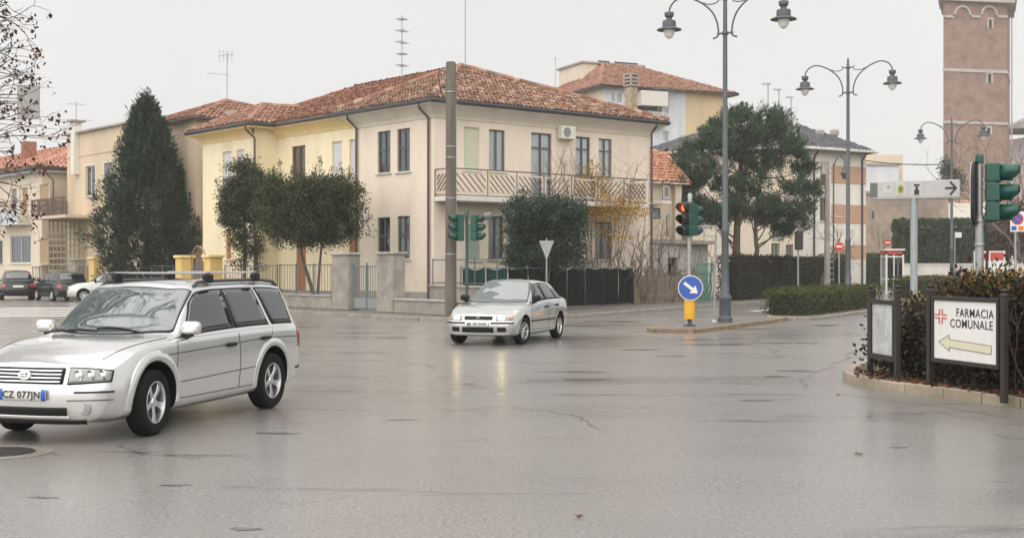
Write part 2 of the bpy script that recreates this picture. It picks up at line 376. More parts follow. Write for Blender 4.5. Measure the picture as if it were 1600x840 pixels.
# ------------------------------------------------------------------ building kit
PL = dict(var=.08, vs=1.3, dirt=.3, bump=.12, bs=60, stretch=(1, 1, .3))
M_PINK = mat('plaster_pink', (.72, .625, .525), .85, **PL)
M_YEL = mat('plaster_yellow', (.78, .685, .485), .85, **PL)
M_TAN = mat('plaster_tan', (.62, .50, .37), .85, **PL)
M_CRE = mat('plaster_cream', (.66, .58, .475), .85, **PL)
M_BEI = mat('plaster_beige', (.60, .505, .40), .85, **PL)
M_GREYW = mat('plaster_bluegrey', (.60, .62, .66), .85, **PL)
M_WHITE = mat('plaster_white', (.72, .69, .63), .85, **PL)
M_DGREY = mat('plinth_grey', (.36, .33, .31), .85, var=.25, vs=1.5, dirt=.5, bump=.2)
M_CONC = mat('concrete_old', (.30, .275, .24), .8, var=.3, vs=2.2, dirt=.75, bump=.35, bs=30)
M_FRAME = mat('window_frame_dark', (.085, .09, .095), .45)
M_FRAMEW = mat('window_frame_white', (.6, .6, .58), .45)
M_FRAMEB = mat('window_frame_brown', (.13, .075, .045), .5)
M_CURT = mat('curtain', (.84, .85, .84), .9, var=.12, vs=4, stretch=(6, 6, .3))
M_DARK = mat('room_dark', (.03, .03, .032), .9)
M_SILL = mat('sill_stone', (.62, .60, .56), .7, var=.15, vs=4)
M_GUT = mat('gutter_dark', (.06, .062, .068), .4, metal=.3)
M_PIPE = mat('downpipe_brown', (.085, .06, .055), .45, metal=.2)
M_GLASS = glassmat('window_glass')
M_SHW = mat('shutter_pale', (.58, .59, .60), .6)
M_SHG = mat('shutter_green', (.55, .58, .44), .6)
M_SHT = mat('shutter_tan', (.42, .28, .16), .6)
M_SOFF = mat('soffit', (.66, .60, .52), .9, var=.1, vs=2)
M_SOFFY = mat('soffit_yellow', (.72, .56, .28), .9, var=.1, vs=2)
def tilemat(name, cols): return leafmat(name, cols, .85, 0)
T_OR = tilemat('tiles_orange', [(.23, .115, .075), (.33, .18, .12), (.18, .085, .06), (.43, .29, .215), (.27, .14, .095), (.11, .07, .055), (.37, .225, .155), (.15, .115, .095), (.47, .34, .26)])
T_RED = tilemat('tiles_red', [(.22, .095, .065), (.30, .14, .095), (.17, .075, .055), (.38, .20, .14), (.12, .07, .055), (.26, .12, .085)])
T_BRN = tilemat('tiles_brown', [(.27, .14, .095), (.33, .18, .13), (.21, .105, .075), (.37, .22, .165)])
T_PNK = tilemat('tiles_pink', [(.46, .22, .16), (.52, .27, .20), (.40, .18, .13), (.56, .33, .26)])
T_TER = tilemat('tiles_terracotta', [(.40, .19, .115), (.47, .235, .15), (.34, .155, .095), (.52, .29, .20)])
T_GRY = tilemat('tiles_grey', [(.12, .12, .13), (.15, .15, .16), (.10, .10, .11), (.17, .17, .17)])

class Wall:
    def __init__(s, p0, p1, z0, z1, away=None):
        s.p0 = Vector(p0[:2]); d = Vector(p1[:2])-s.p0; s.L = d.length; s.u = d/s.L; s.z0, s.z1 = z0, z1
        n = Vector((s.u.y, -s.u.x))
        mid = s.p0+d*.5
        if away is not None:
            if n.dot(mid-Vector(away[:2])) < 0: n = -n
        elif n.dot(-mid) < 0: n = -n
        s.n = n; s.op = []
    def pt(s, a, z, d=0): return Vector((s.p0.x+s.u.x*a+s.n.x*d, s.p0.y+s.u.y*a+s.n.y*d, z))
    def sx(s, px, d=0):
        k = (px-800)/FOC; o = s.p0+s.n*d
        return (k*o.y-o.x)/(s.u.x-k*s.u.y)
    def zx(s, px, py, d=0):
        a_ = s.sx(px, d); return ZZ(py, (s.p0+s.u*a_+s.n*d).y)
    def rect(s, x0, y0, x1, y1):
        a_, b_ = sorted((s.sx(x0), s.sx(x1))); xm = (x0+x1)/2
        return (a_, b_, s.zx(xm, y1), s.zx(xm, y0))
    def build(s, house, m, name='wall', depth=.16):
        q = MB(); op = s.op
        A = sorted({0., s.L, *[min(max(v, 0), s.L) for o in op for v in o[:2]]}); Z = sorted({s.z0, s.z1, *[min(max(v, s.z0), s.z1) for o in op for v in o[2:4]]})
        pts = {}
        def V(a_, z): return s.pt(a_, z)
        flip = Vector((s.u.x, s.u.y, 0)).cross(Vector((0, 0, 1))).dot(Vector((s.n.x, s.n.y, 0))) < 0
        def face(l): q.add(l[::-1] if flip else l, [(0, 1, 2, 3)])
        for i in range(len(A)-1):
            for j in range(len(Z)-1):
                am, zm = (A[i]+A[i+1])/2, (Z[j]+Z[j+1])/2
                if any(o[0] < am < o[1] and o[2] < zm < o[3] for o in op): continue
                face([V(A[i], Z[j]), V(A[i+1], Z[j]), V(A[i+1], Z[j+1]), V(A[i], Z[j+1])])
        for a0, a1, z0, z1 in op:
            for (p, r_) in (((a0, z0), (a0, z1)), ((a0, z1), (a1, z1)), ((a1, z1), (a1, z0)), ((a1, z0), (a0, z0))):
                q.add([s.pt(*p), s.pt(*r_), s.pt(*r_, d=-depth), s.pt(*p, d=-depth)], [(0, 1, 2, 3)])
        return q.build(name, m, house)
def window(house, wl, rc, style='case', fm=None, sill=True, depth=.12, transom=.0, curtain=True, sm=None, name='window', cut=None, cm=None):
    """rc = (s0, s1, z0, z1) on the wall; opening is cut there, the frame sits in the reveal"""
    a0, a1, z0, z1 = rc; wl.op.append(rc); fm = fm or M_FRAME
    t = .055; q = MB(); U = Vector((wl.u.x, wl.u.y, 0)); NN = Vector((wl.n.x, wl.n.y, 0)); ZV = Vector((0, 0, 1))
    o = lambda a_, z, d: wl.pt(a_, z, d)
    D = -depth
    def bar(s0, s1, y0, y1, d0=D, th=.05): q.pp(o(s0, y0, d0), U*(s1-s0), ZV*(y1-y0), NN*th)
    if style == 'shutter':
        n = max(6, int((z1-z0)/.085)); hh = (z1-z0)/n
        for i in range(n): q.pp(o(a0, z0+i*hh+.004, D+.02*(i % 2)*.4), U*(a1-a0), ZV*(hh-.008), NN*.035)
        q.pp(o(a0, z0, D-.03), U*(a1-a0), ZV*(z1-z0), NN*.02)
        w_ = q.build(name if name != 'window' else 'roller_shutter', sm or M_SHW, house)
    else:
        bar(a0, a0+t, z0, z1); bar(a1-t, a1, z0, z1); bar(a0+t, a1-t, z0, z0+t); bar(a0+t, a1-t, z1-t, z1)
        am = (a0+a1)/2
        if style == 'case': bar(am-.035, am+.035, z0+t, z1-t, D+.004)
        if transom: bar(a0+t, a1-t, z0+(z1-z0)*transom-.03, z0+(z1-z0)*transom+.03, D+.008)
        w_ = q.build(name, fm, house)
        cuts = [a0+t, am-.035, am+.035, a1-t] if style == 'case' else [a0+t, a1-t]
        for i in range(0, len(cuts), 2):
            g_ = MB(); g_.pp(o(cuts[i], z0+t, D+.015), U*(cuts[i+1]-cuts[i]), ZV*(z1-z0-2*t), NN*.01); g_.build('pane', M_GLASS, w_)
        # room behind
        b_ = MB(); b_.pp(o(a0, z0, D-.32), U*(a1-a0), ZV*(z1-z0), NN*.02); b_.build('backing', M_DARK, w_)
        if curtain:
            c_ = MB(); k = max(8, int((a1-a0)/.05)); rows = []
            for i in range(k+1):
                a_ = a0+.02+(a1-a0-.04)*i/k; dd = D-.07+.018*math.sin(i*2.1+a0*7)+.01*math.sin(i*.9)
                zb = z0+.02 if curtain is True else z0+(z1-z0)*curtain
                rows.append([o(a_, zb, dd), o(a_, z1-.02, dd)])
            c_.grid(rows); c_.build('curtain', cm or M_CURT, w_)
    if sill:
        q = MB(); q.pp(o(a0-.1, z0-.07, -depth+.02), U*(a1-a0+.2), ZV*.065, NN*(depth+.06)); q.build('sill', M_SILL, w_, bevel=.01)
    return w_
def surround(house, wl, rc, m, wd=.1, th=.025, name='surround'):
    a0, a1, z0, z1 = rc; q = MB(); U = Vector((wl.u.x, wl.u.y, 0)); NN = Vector((wl.n.x, wl.n.y, 0)); ZV = Vector((0, 0, 1))
    for s0, s1, y0, y1 in ((a0-wd, a0, z0, z1+wd), (a1, a1+wd, z0, z1+wd), (a0, a1, z1, z1+wd)): q.pp(wl.pt(s0, y0, .002), U*(s1-s0), ZV*(y1-y0), NN*th)
    return q.build(name, m, house)

def tiles(parent, corners, m, pitch=.23, row=.34, rad=.105, jit=.02, lift=.03, name='roof_tiles', seed=0):
    """barrel tiles over a planar roof face; corners: eave start, eave end, then the rest of the outline"""
    C = [np.array(c, float) for c in corners]; rg = np.random.default_rng(seed+5)
    u = C[1]-C[0]; Lu = np.linalg.norm(u); u /= Lu
    n = np.cross(u, C[2]-C[0]); n /= np.linalg.norm(n)
    if n[2] < 0: n = -n
    v = np.cross(n, u); v *= np.sign(v[2])
    poly = [((c-C[0])@u, (c-C[0])@v) for c in C]
    us = [p[0] for p in poly]; vv = [p[1] for p in poly]
    a_ = np.arange(min(us), max(us), pitch); b_ = np.arange(min(vv)-.02, max(vv), row)
    A_, B_ = np.meshgrid(a_, b_); A_ = A_.ravel()+pitch/2; B_ = B_.ravel()
    ins = np.zeros(len(A_), bool); yt = B_+row*.5
    for i in range(len(poly)):
        (x0, y0), (x1, y1) = poly[i], poly[(i+1) % len(poly)]
        c_ = ((y0 > yt) != (y1 > yt)); xx = (x1-x0)*(yt-y0)/((y1-y0) if abs(y1-y0) > 1e-9 else 1e-9)+x0
        ins ^= c_ & (A_ < xx)
    A_, B_ = A_[ins], B_[ins]; k = len(A_)
    A_ = A_+rg.normal(0, jit*.5, k); B_ = B_+rg.normal(0, jit, k); hz = rg.normal(0, jit*.35, k); tw = rg.normal(0, .04, k)
    ang = np.linspace(0, math.pi, 6); vs = []
    for e_ in (0, 1):
        rr = rad*(1.0-.18*e_); ln = row*1.22*e_
        for t_ in ang:
            du = -rr*math.cos(t_)+tw*ln; dh = rr*math.sin(t_)*.8+lift*(1-e_)+hz
            vs.append(C[0]+np.outer(A_+du, u)+np.outer(B_+ln, v)+np.outer(dh, n))
    V = np.stack(vs, 1).reshape(-1, 3); base = (np.arange(k)*12)[:, None]
    qd = np.array([[i, i+1, i+7, i+6] for i in range(5)]+[[0, 1, 2, 3], [0, 3, 4, 5]])
    F = (base[:, :, None]+qd[None]).reshape(-1, 4)
    o = npmesh(name, V, F, m, parent, kind='stuff')
    return o
def roofplane(house, faces, m_under, tm=None, pitch=.23, row=.34, th=.08, name='roof', seed=0, rad=None):
    q = MB()
    for f in faces: q.prism([Vector(p)-Vector((0, 0, th)) for p in f], (0, 0, th-.01))
    r_ = q.build(name, m_under, house)
    if tm:
        for i, f in enumerate(faces): tiles(r_, f, tm, pitch, row, rad or pitch*.46, seed=seed+i)
    return r_
def ridge_caps(roof, a_, b_, tm, ln=.4, r=.13, name='ridge_tile'):
    a_, b_ = Vector(a_), Vector(b_); d = b_-a_; k = max(1, int(d.length/ln)); q = MB()
    for i in range(k):
        s0, s1 = a_+d*(i/k), a_+d*((i+1.12)/k); jj = Vector((rnd.uniform(-.015, .015), rnd.uniform(-.015, .015), rnd.uniform(-.01, .015)))
        q.tube([s0+jj, s1+jj+Vector((0, 0, .02))], [r, r*.88], 8)
    o = q.build(name, tm, roof); o['kind'] = 'stuff'; return o
def gutter(house, pts, r=.08, m=None):
    q = MB(); q.tube(pts, r, 8); return q.build('gutter', m or M_GUT, house, smooth=True)
def downpipe(house, wl, a_, z1, z0=.0, m=None, d=.09, r=.05, off=.55, name='downpipe'):
    q = MB(); q.tube([wl.pt(a_, z1+.18, off), wl.pt(a_, z1-.05, off), wl.pt(a_, z1-.42, d), wl.pt(a_, z0+.1, d)], r, 8)
    return q.build(name, m or M_PIPE, house, smooth=True)
def chimney(parent, c, wd, h, m, cap=True, rz=.66, name='chimney'):
    q = MB(); q.box((c[0], c[1], c[2]+h/2), (wd, wd, h), rz)
    o = q.build(name, m, parent, bevel=.015)
    if cap:
        q = MB()
        for i in range(4): q.box((c[0], c[1], c[2]+h+.06+i*.17), (wd*1.25, wd*1.25, .07), rz)
        for sx in (-1, 1):
            for sy in (-1, 1):
                p = Matrix.Rotation(rz, 3, 'Z') @ Vector((sx*wd*.5, sy*wd*.5, 0)); q.box((c[0]+p.x, c[1]+p.y, c[2]+h+.3), (.09, .09, .56), rz)
        q.build('chimney_cap', M_DGREY, o)
    return o
M_ANT = mat('antenna_metal', (.28, .28, .29), .45, metal=.7)
def antenna(label, base, h, kind=0, rz=0, r=.022):
    t = thing('antenna', label, 'antenna', base, rz, 'television antennas on the roofs')
    q = MB(); q.tube([(0, 0, -.25), (0, 0, h)], r, 6); q.build('mast', M_ANT, t, world=False)
    def yagi(z, ln, n, w0, tilt=0):
        q = MB(); q.bar((-ln/2, 0, z), (ln/2, 0, z+tilt), .012)
        for i in range(n):
            x = -ln/2+ln*i/(n-1); q.bar((x, -w0/2, z+tilt*i/(n-1)), (x, w0/2, z+tilt*i/(n-1)), .008)
        q.build('aerial', M_ANT, t, world=False)
    if kind == 0: yagi(h-.15, 1.0, 9, .45); yagi(h-1.1, 1.7, 5, 1.2)
    elif kind == 1:
        q = MB(); q.bar((-.45, 0, h-.2), (.35, 0, h-.05), .014)
        for i in range(4):
            x = -.4+.22*i; q.bar((x, 0, h-.5), (x, 0, h+.15), .01)
        q.build('aerial', M_ANT, t, world=False)
        q = MB(); q.bar((-1.1, 0, h-1.15), (.1, 0, h-1.2), .012); q.build('crossbar', M_ANT, t, world=False)
    elif kind == 2:
        for i in range(5): yagi(h-.2-.55*i, .5+.14*(i % 3), 6, .5)
    elif kind == 3: yagi(h-.3, .9, 4, .6)
    return t
# ------------------------------------------------------------------ the pink corner house and the yellow house joined to it
C0 = Vector((-3.05, 50.0)); uR = Vector((math.cos(R(39)), math.sin(R(39)))); uL = Vector((math.cos(R(131)), math.sin(R(131))))
def HP(r, l, z): p = C0+uR*r+uL*l; return Vector((p.x, p.y, z))
ZG = .12; ZE = 8.2; ZR = 10.75; CEN = HP(6, 8, 0)
A = thing('corner_house', 'pale pink two storey house with orange tiled hip roof and long balcony on the corner', 'house', HP(0, 0, 0))
WR = Wall(HP(0, 0, 0), HP(11.87, 0, 0), ZG, ZE-.02, CEN); WL = Wall(HP(0, 0, 0), HP(0, 5.45, 0), ZG, ZE-.02, CEN)
for (x0, y0, x1, y1) in ((590, 205, 610, 270), (620.5, 201, 640.5, 268), (589.5, 339.5, 609.5, 404), (620.5, 337.5, 640.5, 404)):
    window(A, WL, WL.rect(x0, y0, x1, y1), 'case', transom=.55)
window(A, WR, WR.rect(725, 199, 749, 266), 'shutter', sm=M_SHG)
for rc in ((764, 203, 789, 268), (899.5, 214, 922, 274), (935.5, 217, 956, 277)): window(A, WR, WR.rect(*rc), 'case', transom=.68 if rc[0] > 800 else 0)
rd = WR.rect(830, 208, 862, 308); dr = window(A, WR, (rd[0], rd[1], 4.47, rd[3]), 'case', sill=False, transom=.78, name='balcony_door')
window(A, WR, WR.rect(728, 350, 751, 406), 'shutter', sm=mat('shutter_teal', (.30, .38, .33), .6))
for rc in ((763, 338, 787, 405), (930, 346, 956, 405)): window(A, WR, WR.rect(*rc), 'case')
WR.build(A, M_PINK); WL.build(A, M_PINK)
q = MB(); q.add([HP(11.87, 0, ZG), HP(11.87, 5.45, ZG), HP(11.87, 5.45, ZE), HP(11.87, 0, ZE)], [(0, 1, 2, 3)]); q.build('end_wall', M_PINK, A)
q = MB()
q.pp(WR.pt(-.0, ZG, .0), WR.pt(11.87, ZG, 0)-WR.pt(0, ZG, 0), (0, 0, .55), WR.pt(0, 0, .03)-WR.pt(0, 0, 0)); q.pp(WL.pt(-.03, ZG, 0), WL.pt(5.45, ZG, 0)-WL.pt(-.03, ZG, 0), (0, 0, .6), WL.pt(0, 0, .03)-WL.pt(0, 0, 0))
q.build('plinth', M_DGREY, A)
ap, ap2 = HP(5.93, 5.95, ZR), HP(5.93, 14.2, ZR)
E0, E1, E2, LM = HP(-.6, -.6, ZE), HP(12.47, -.6, ZE), HP(12.47, 6.8, ZE), HP(-.6, 6.6, ZE)
ra = roofplane(A, [[E0, E1, ap], [LM, E0, ap], [E1, E2, ap]], M_SOFF, T_OR, .21, .34, seed=1)
for p in (E0, E1, LM): ridge_caps(ra, p+Vector((0, 0, .06)), ap+Vector((0, 0, .1)), T_OR)
up = lambda p, dz=-.06: Vector(p)+Vector((0, 0, dz))
gutter(A, [up(LM), up(E0), up(E1), up(E2)], .095)
q = MB(); q.prism([HP(-.55, -.55, ZE-.2), HP(12.42, -.55, ZE-.2), HP(12.42, 6.5, ZE-.2), HP(-.55, 6.5, ZE-.2)], (0, 0, .08)); q.build('soffit', M_SOFF, A)
downpipe(A, WL, WL.sx(672), ZE-.25, ZG); downpipe(A, WL, WL.sx(559.5), ZE-.25, ZG)
q = MB(); q.tube([WR.pt(11.8, ZE-.1, .55), WR.pt(11.8, ZE-.25, .5), WR.pt(11.9, ZE-.5, .1), WR.pt(11.9, .3, .1)], .05, 8); q.build('downpipe', M_PIPE, A, smooth=True)
ch = Vector(P(986, 172, 58.5)); chimney(ra, (ch.x, ch.y, 8.75), .42, 1.15, mat('chimney_stone', (.36, .31, .22), .9, var=.35, vs=5, bump=.4), rz=R(39))
def cove(house, path, cen, zt, zb, out, m):
    """sloping plaster cornice under the eaves along a wall path"""
    q = MB()
    for a_, b_ in zip(path[:-1], path[1:]):
        a_, b_ = Vector(a_[:2]), Vector(b_[:2]); d = (b_-a_).normalized(); n_ = Vector((d.y, -d.x)); n_ = -n_ if n_.dot((a_+b_)/2-Vector(cen[:2])) < 0 else n_
        rows = []
        for (e_, z) in ((.0, zb), (.045, zb), (.05, zb+.05), (.12, zb+.16), (.28, zb+.30), (out, zt)):
            rows.append([Vector((*(a_-d*e_+n_*e_), z)), Vector((*(b_+d*e_+n_*e_), z))])
        q.grid(rows)
    return q.build('cornice', m, house, smooth=True)
cove(A, [HP(0, 5.45, 0), HP(0, 0, 0), HP(11.87, 0, 0)], CEN, ZE-.14, ZE-.66, .56, M_SOFF)
# balcony
M_RAIL = mat('railing_brown', (.17, .13, .11), .5, metal=.2); M_RAILP = mat('railing_cream', (.60, .53, .43), .6)
bd = 1.1; s_end = WR.sx(1013.5, bd); zs, zt = 4.45, 5.5
U3 = Vector((uR.x, uR.y, 0)); NR = Vector((WR.n.x, WR.n.y, 0))
q = MB(); q.pp(WR.pt(.02, zs-.2, .002), U3*(s_end-.02), NR*bd, (0, 0, .2)); bal = q.build('balcony', M_SILL, A, bevel=.02)
posts = [0.05]+[WR.sx(p, bd) for p in (763, 808.6, 851, 894, 935, 976)]+[s_end-.05]
def rail_panel(par, o, U, ln, z0, z1, sgn, brown, cream, n=7):
    """framed panel of slanting slats between two posts"""
    o = Vector(o); Z = Vector((0, 0, 1)); d = U.normalized()
    q = MB(); q.bar(o+Z*(z1-o.z), o+d*ln+Z*(z1-o.z), .025); q.bar(o, o+d*ln, .02); q.bar(o-Z*.1, o-Z*.1+Z*(z1-o.z+.1), .022); q.build('rail', brown, par)
    zb, zt_ = z0+.12, z1-.16; i0, i1 = .08, ln-.08
    q = MB()
    for a_, b_ in (((i0, zb), (i1, zb)), ((i0, zt_), (i1, zt_)), ((i0, zb), (i0, zt_)), ((i1, zb), (i1, zt_))): q.bar(o+d*a_[0]+Z*(a_[1]-o.z), o+d*b_[0]+Z*(b_[1]-o.z), .028)
    q.build('panel_frame', cream, par)
    H = zt_-zb; W_ = i1-i0
    for k in range(n):
        c = (k+1)/(n+1)*(W_+H)-H; # line x - z = c (or mirrored)
        x0, zz0 = (c, 0) if c > 0 else (0, -c); x1, zz1 = (c+H, H) if c+H < W_ else (W_, W_-c)
        if x1-x0 < .05: continue
        if sgn < 0: x0, x1 = W_-x0, W_-x1
        q = MB(); q.bar(o+d*(i0+x0)+Z*(zb+zz0-o.z), o+d*(i0+x1)+Z*(zb+zz1-o.z), .017, up=(-d.y, d.x, 0)); q.build('slat', brown, par)
for i in range(len(posts)-1):
    rail_panel(bal, WR.pt(posts[i], zs+.03, bd-.04), U3, posts[i+1]-posts[i], zs+.03, zt, -1 if i % 2 == 0 else (-1 if i < 3 else 1), M_RAIL, M_RAILP)
rail_panel(bal, WR.pt(.05, zs+.03, .03), NR, bd-.07, zs+.03, zt, 1, M_RAIL, M_RAILP, 6)
rail_panel(bal, WR.pt(s_end-.05, zs+.03, .03), NR, bd-.07, zs+.03, zt, 1, M_RAIL, M_RAILP, 6)
# air conditioner on the wall
ac = thing('air_conditioner', 'white air conditioner unit hung on the pink wall beside the balcony door', 'air conditioner', WR.pt(WR.sx(880), WR.zx(880, 218), .2))
cA = WR.pt(WR.sx(880), WR.zx(880, 208), .22); ang = R(39)
q = MB(); q.box(cA, (.78, .3, .55), ang); q.build('case', mat('ac_white', (.66, .64, .58), .5, var=.1, vs=6), ac, bevel=.02)
Mf = Matrix.Rotation(ang, 3, 'Z') @ Matrix.Rotation(R(90), 3, 'X')
fc = cA+NR*.155+U3*(-.1)
q = MB(); q.lathe([(.2, 0), (.2, .012), (.17, .014), (.17, .004), (0, .004)], fc, 20, Mf); q.build('fan_grille', mat('ac_grille', (.22, .23, .22), .5), ac)
for sx in (-.25, .25):
    q = MB(); q.pp(cA+U3*sx-NR*.2+Vector((0, 0, -.32)), U3*.04, NR*.34, (0, 0, .04)); q.build('bracket', M_RAILP, ac)

# yellow house
B = thing('yellow_house', 'yellow two storey house with dark red tiled roof joined to the pink one', 'house', HP(0, 8, 0))
WM = Wall(HP(0, 5.45, 0), HP(0, 11.8, 0), ZG, ZE-.02, CEN)
window(B, WM, WM.rect(456, 228, 477, 280), 'case', fm=M_FRAMEB, sill=False, curtain=.35)
for rc in ((519, 221, 534, 276), (546, 218, 556, 274)): window(B, WM, WM.rect(*rc), 'shutter', sm=M_SHW)
M_DOOR = mat('door_orange_wood', (.36, .15, .055), .5, var=.2, vs=6)
for (x0, x1) in ((463, 478), (545, 555)): window(B, WM, (min(WM.sx(x0), WM.sx(x1)), max(WM.sx(x0), WM.sx(x1)), ZG+.05, 3.0), 'shutter', sm=M_DOOR, sill=False, name='door')
WM.build(B, M_YEL)
pj = 1.2
WF = Wall(HP(-pj, 11.8, 0), HP(-pj, 16.7, 0), ZG, ZE-.02, CEN); WS = Wall(HP(-pj, 11.8, 0), HP(0, 11.8, 0), ZG, ZE-.02, HP(-.5, 14, 0)); WE = Wall(HP(-pj, 16.7, 0), HP(11, 16.7, 0), ZG, ZE-.02, CEN)
for rc in ((348, 237, 361, 300), (370, 234, 382, 290)): window(B, WF, WF.rect(*rc), 'shutter', sm=M_SHW)
window(B, WF, WF.rect(353, 358, 361, 405), 'shutter', sm=M_DOOR)
window(B, WF, WF.rect(379, 356, 391, 405), 'shutter', sm=M_SHW)
for w_ in (WF, WS, WE): w_.build(B, M_YEL)
q = MB(); q.add([HP(11.87, 5.45, ZG), HP(11.87, 16.7, ZG), HP(11.87, 16.7, ZE), HP(11.87, 5.45, ZE)], [(0, 1, 2, 3)]); q.build('end_wall', M_YEL, B)
q = MB(); q.pp(WM.pt(0, ZG, 0), WM.pt(6.35, ZG, 0)-WM.pt(0, ZG, 0), (0, 0, .55), WM.pt(0, 0, .03)-WM.pt(0, 0, 0)); q.pp(WF.pt(0, ZG, 0), WF.pt(4.9, ZG, 0)-WF.pt(0, ZG, 0), (0, 0, .55), WF.pt(0, 0, .03)-WF.pt(0, 0, 0)); q.build('plinth', M_DGREY, B)
LB0, LB1, BB = HP(-.5, 6.6, ZE+.04), HP(-.5, 17.3, ZE+.04), HP(12.47, 17.3, ZE)
rb = roofplane(B, [[LB1, LB0, ap, ap2], [BB, LB1, ap2], [HP(12.47, 6.8, ZE), BB, ap2, ap]], M_SOFFY, T_RED, .21, .34, seed=11)
wa = HP(.62, 14.25, 9.42); wb = HP(2.9, 14.25, 9.46)
wf0, wf1 = HP(-pj-.6, 11.2, ZE), HP(-pj-.6, 17.3, ZE)
rw = roofplane(B, [[wf1, wf0, wa], [wf0, HP(-.2, 11.2, ZE), wb, wa], [HP(-.2, 17.3, ZE), wf1, wa, wb]], M_SOFFY, T_BRN, .25, .36, seed=21, name='wing_roof')
for r_, p in ((rb, ap2), ): ridge_caps(r_, ap, p, T_RED); ridge_caps(r_, p, LB1, T_RED)
ridge_caps(rw, wf0, wa, T_BRN); ridge_caps(rw, wf1, wa, T_BRN); ridge_caps(rw, wa, wb, T_BRN)
gutter(B, [up(LB0, -.1), up(HP(-.5, 11.3, ZE), -.06)], .09); gutter(B, [up(HP(-.5, 11.2, ZE)), up(wf0), up(wf1), up(HP(-.6, 17.3, ZE))], .09)
q = MB(); q.prism([HP(-.48, 6.6, ZE-.2), HP(-.48, 11.2, ZE-.2), HP(3, 11.2, ZE-.2), HP(3, 6.6, ZE-.2)], (0, 0, .08)); q.prism([HP(-pj-.55, 11.25, ZE-.21), HP(-pj-.55, 17.25, ZE-.21), HP(1, 17.25, ZE-.21), HP(1, 11.25, ZE-.21)], (0, 0, .08)); q.build('soffit', M_SOFFY, B)
cove(B, [HP(0, 11.8, 0), HP(0, 5.45, 0)], CEN, ZE-.14, ZE-.6, .46, M_SOFFY); cove(B, [HP(-pj, 16.7, 0), HP(-pj, 11.8, 0)], CEN, ZE-.14, ZE-.6, .56, M_SOFFY)
downpipe(B, WF, WF.sx(400.5), ZE-.25, ZG, off=.55)
# little balcony of the yellow house
zb = WM.zx(500, 291); q = MB(); q.pp(WM.pt(0.1, zb-1.0, .002), WM.pt(6.2, 0, 0)-WM.pt(.1, 0, 0), WM.pt(0, 0, 1.0)-WM.pt(0, 0, 0), (0, 0, .15)); yb = q.build('balcony', M_YEL, B)
q = MB(); q.bar(WM.pt(.1, zb, 1.0), WM.pt(6.2, zb, 1.0), .03)
for i in range(24): q.bar(WM.pt(.15+i*.26, zb-.86, 1.0), WM.pt(.15+i*.26, zb, 1.0), .012)
q.build('railing', mat('rail_rust', (.34, .17, .08), .6), yb)
cb = P(369, 183, 66); chimney(rb, (cb[0], cb[1], 8.6), .5, .75, M_CONC, cap=False, rz=R(39))
q = MB(); q.box((cb[0], cb[1], 9.55), (.85, .85, .3), R(39)); q.build('chimney_cap', M_DGREY, rb)

# ------------------------------------------------------------------ houses further up the left street
nL = Vector((uL.y, -uL.x)); nL = -nL if nL.dot(Vector((-.7, -.6))) < 0 else nL     # towards the street
def SP(l, d, z): p = C0+uL*l+nL*d; return Vector((p.x, p.y, z))
D_ = thing('tan_house', 'tall tan house with small hip roof behind the dark conifer', 'house', SP(21, 0, 0))
wl = Wall(SP(19.4, .2, 0), SP(26.5, .2, 0), 0, 9.25, SP(22, -8, 0)); we = Wall(SP(19.4, .2, 0), SP(19.4, -9, 0), 0, 9.25, SP(22, -5, 0))
wl.build(D_, M_TAN); we.build(D_, M_TAN)
q = MB(); q.add([SP(26.5, .2, 0), SP(26.5, -9, 0), SP(26.5, -9, 9.25), SP(26.5, .2, 9.25)], [(0, 1, 2, 3)]); q.build('end_wall', M_TAN, D_)
pk = SP(23.2, -3.6, 10.75)
f0, f1, f2, f3 = SP(18.9, .6, 9.2), SP(27, .6, 9.2), SP(27, -9, 9.2), SP(18.9, -9, 9.2)
rd_ = roofplane(D_, [[f1, f0, pk], [f0, f3, pk], [f2, f1, pk]], M_SOFF, T_BRN, .25, .36, seed=31)
for p in (f0, f1, f3): ridge_caps(rd_, p, pk, T_BRN)
gutter(D_, [up(f3), up(f0), up(f1)], .08)

Cc = thing('beige_house', 'beige flat roofed house with wrought iron balcony over a garden lattice', 'house', SP(30, 0, 0))
wc = Wall(SP(26.6, .0, 0), SP(36.4, .0, 0), 0, 9.65, SP(30, -8, 0)); we = Wall(SP(36.4, 0, 0), SP(36.4, -9, 0), 0, 9.65, SP(30, -5, 0))
r1 = wc.rect(134, 259, 149, 306); window(Cc, wc, r1, 'case', fm=M_FRAMEW, curtain=True); surround(Cc, wc, r1, M_SILL)
r2 = wc.rect(163, 254, 176, 312); window(Cc, wc, r2, 'shutter', sm=mat('shutter_grey', (.22, .23, .24), .6), sill=False); surround(Cc, wc, r2, M_SILL)
wc.build(Cc, M_TAN); we.build(Cc, M_TAN)
q = MB(); q.prism([SP(26.4, .25, 9.62), SP(36.7, .25, 9.62), SP(36.7, -9, 9.62), SP(26.4, -9, 9.62)], (0, 0, .1)); q.build('roof', M_DGREY, Cc)
q = MB(); q.pp(wc.pt(0, 8.25, .0), wc.pt(9.8, 8.25, 0)-wc.pt(0, 8.25, 0), (0, 0, .06), wc.pt(0, 0, .04)-wc.pt(0, 0, 0)); q.build('cornice_line', M_BEI, Cc)
zb = wc.zx(120, 338, 2.2); q = MB(); q.pp(wc.pt(4.6, zb, .002), wc.pt(9.8, 0, 0)-wc.pt(4.6, 0, 0), wc.pt(0, 0, 2.2)-wc.pt(0, 0, 0), (0, 0, .16)); cb_ = q.build('balcony', M_BEI, Cc)
zr = zb+1.15
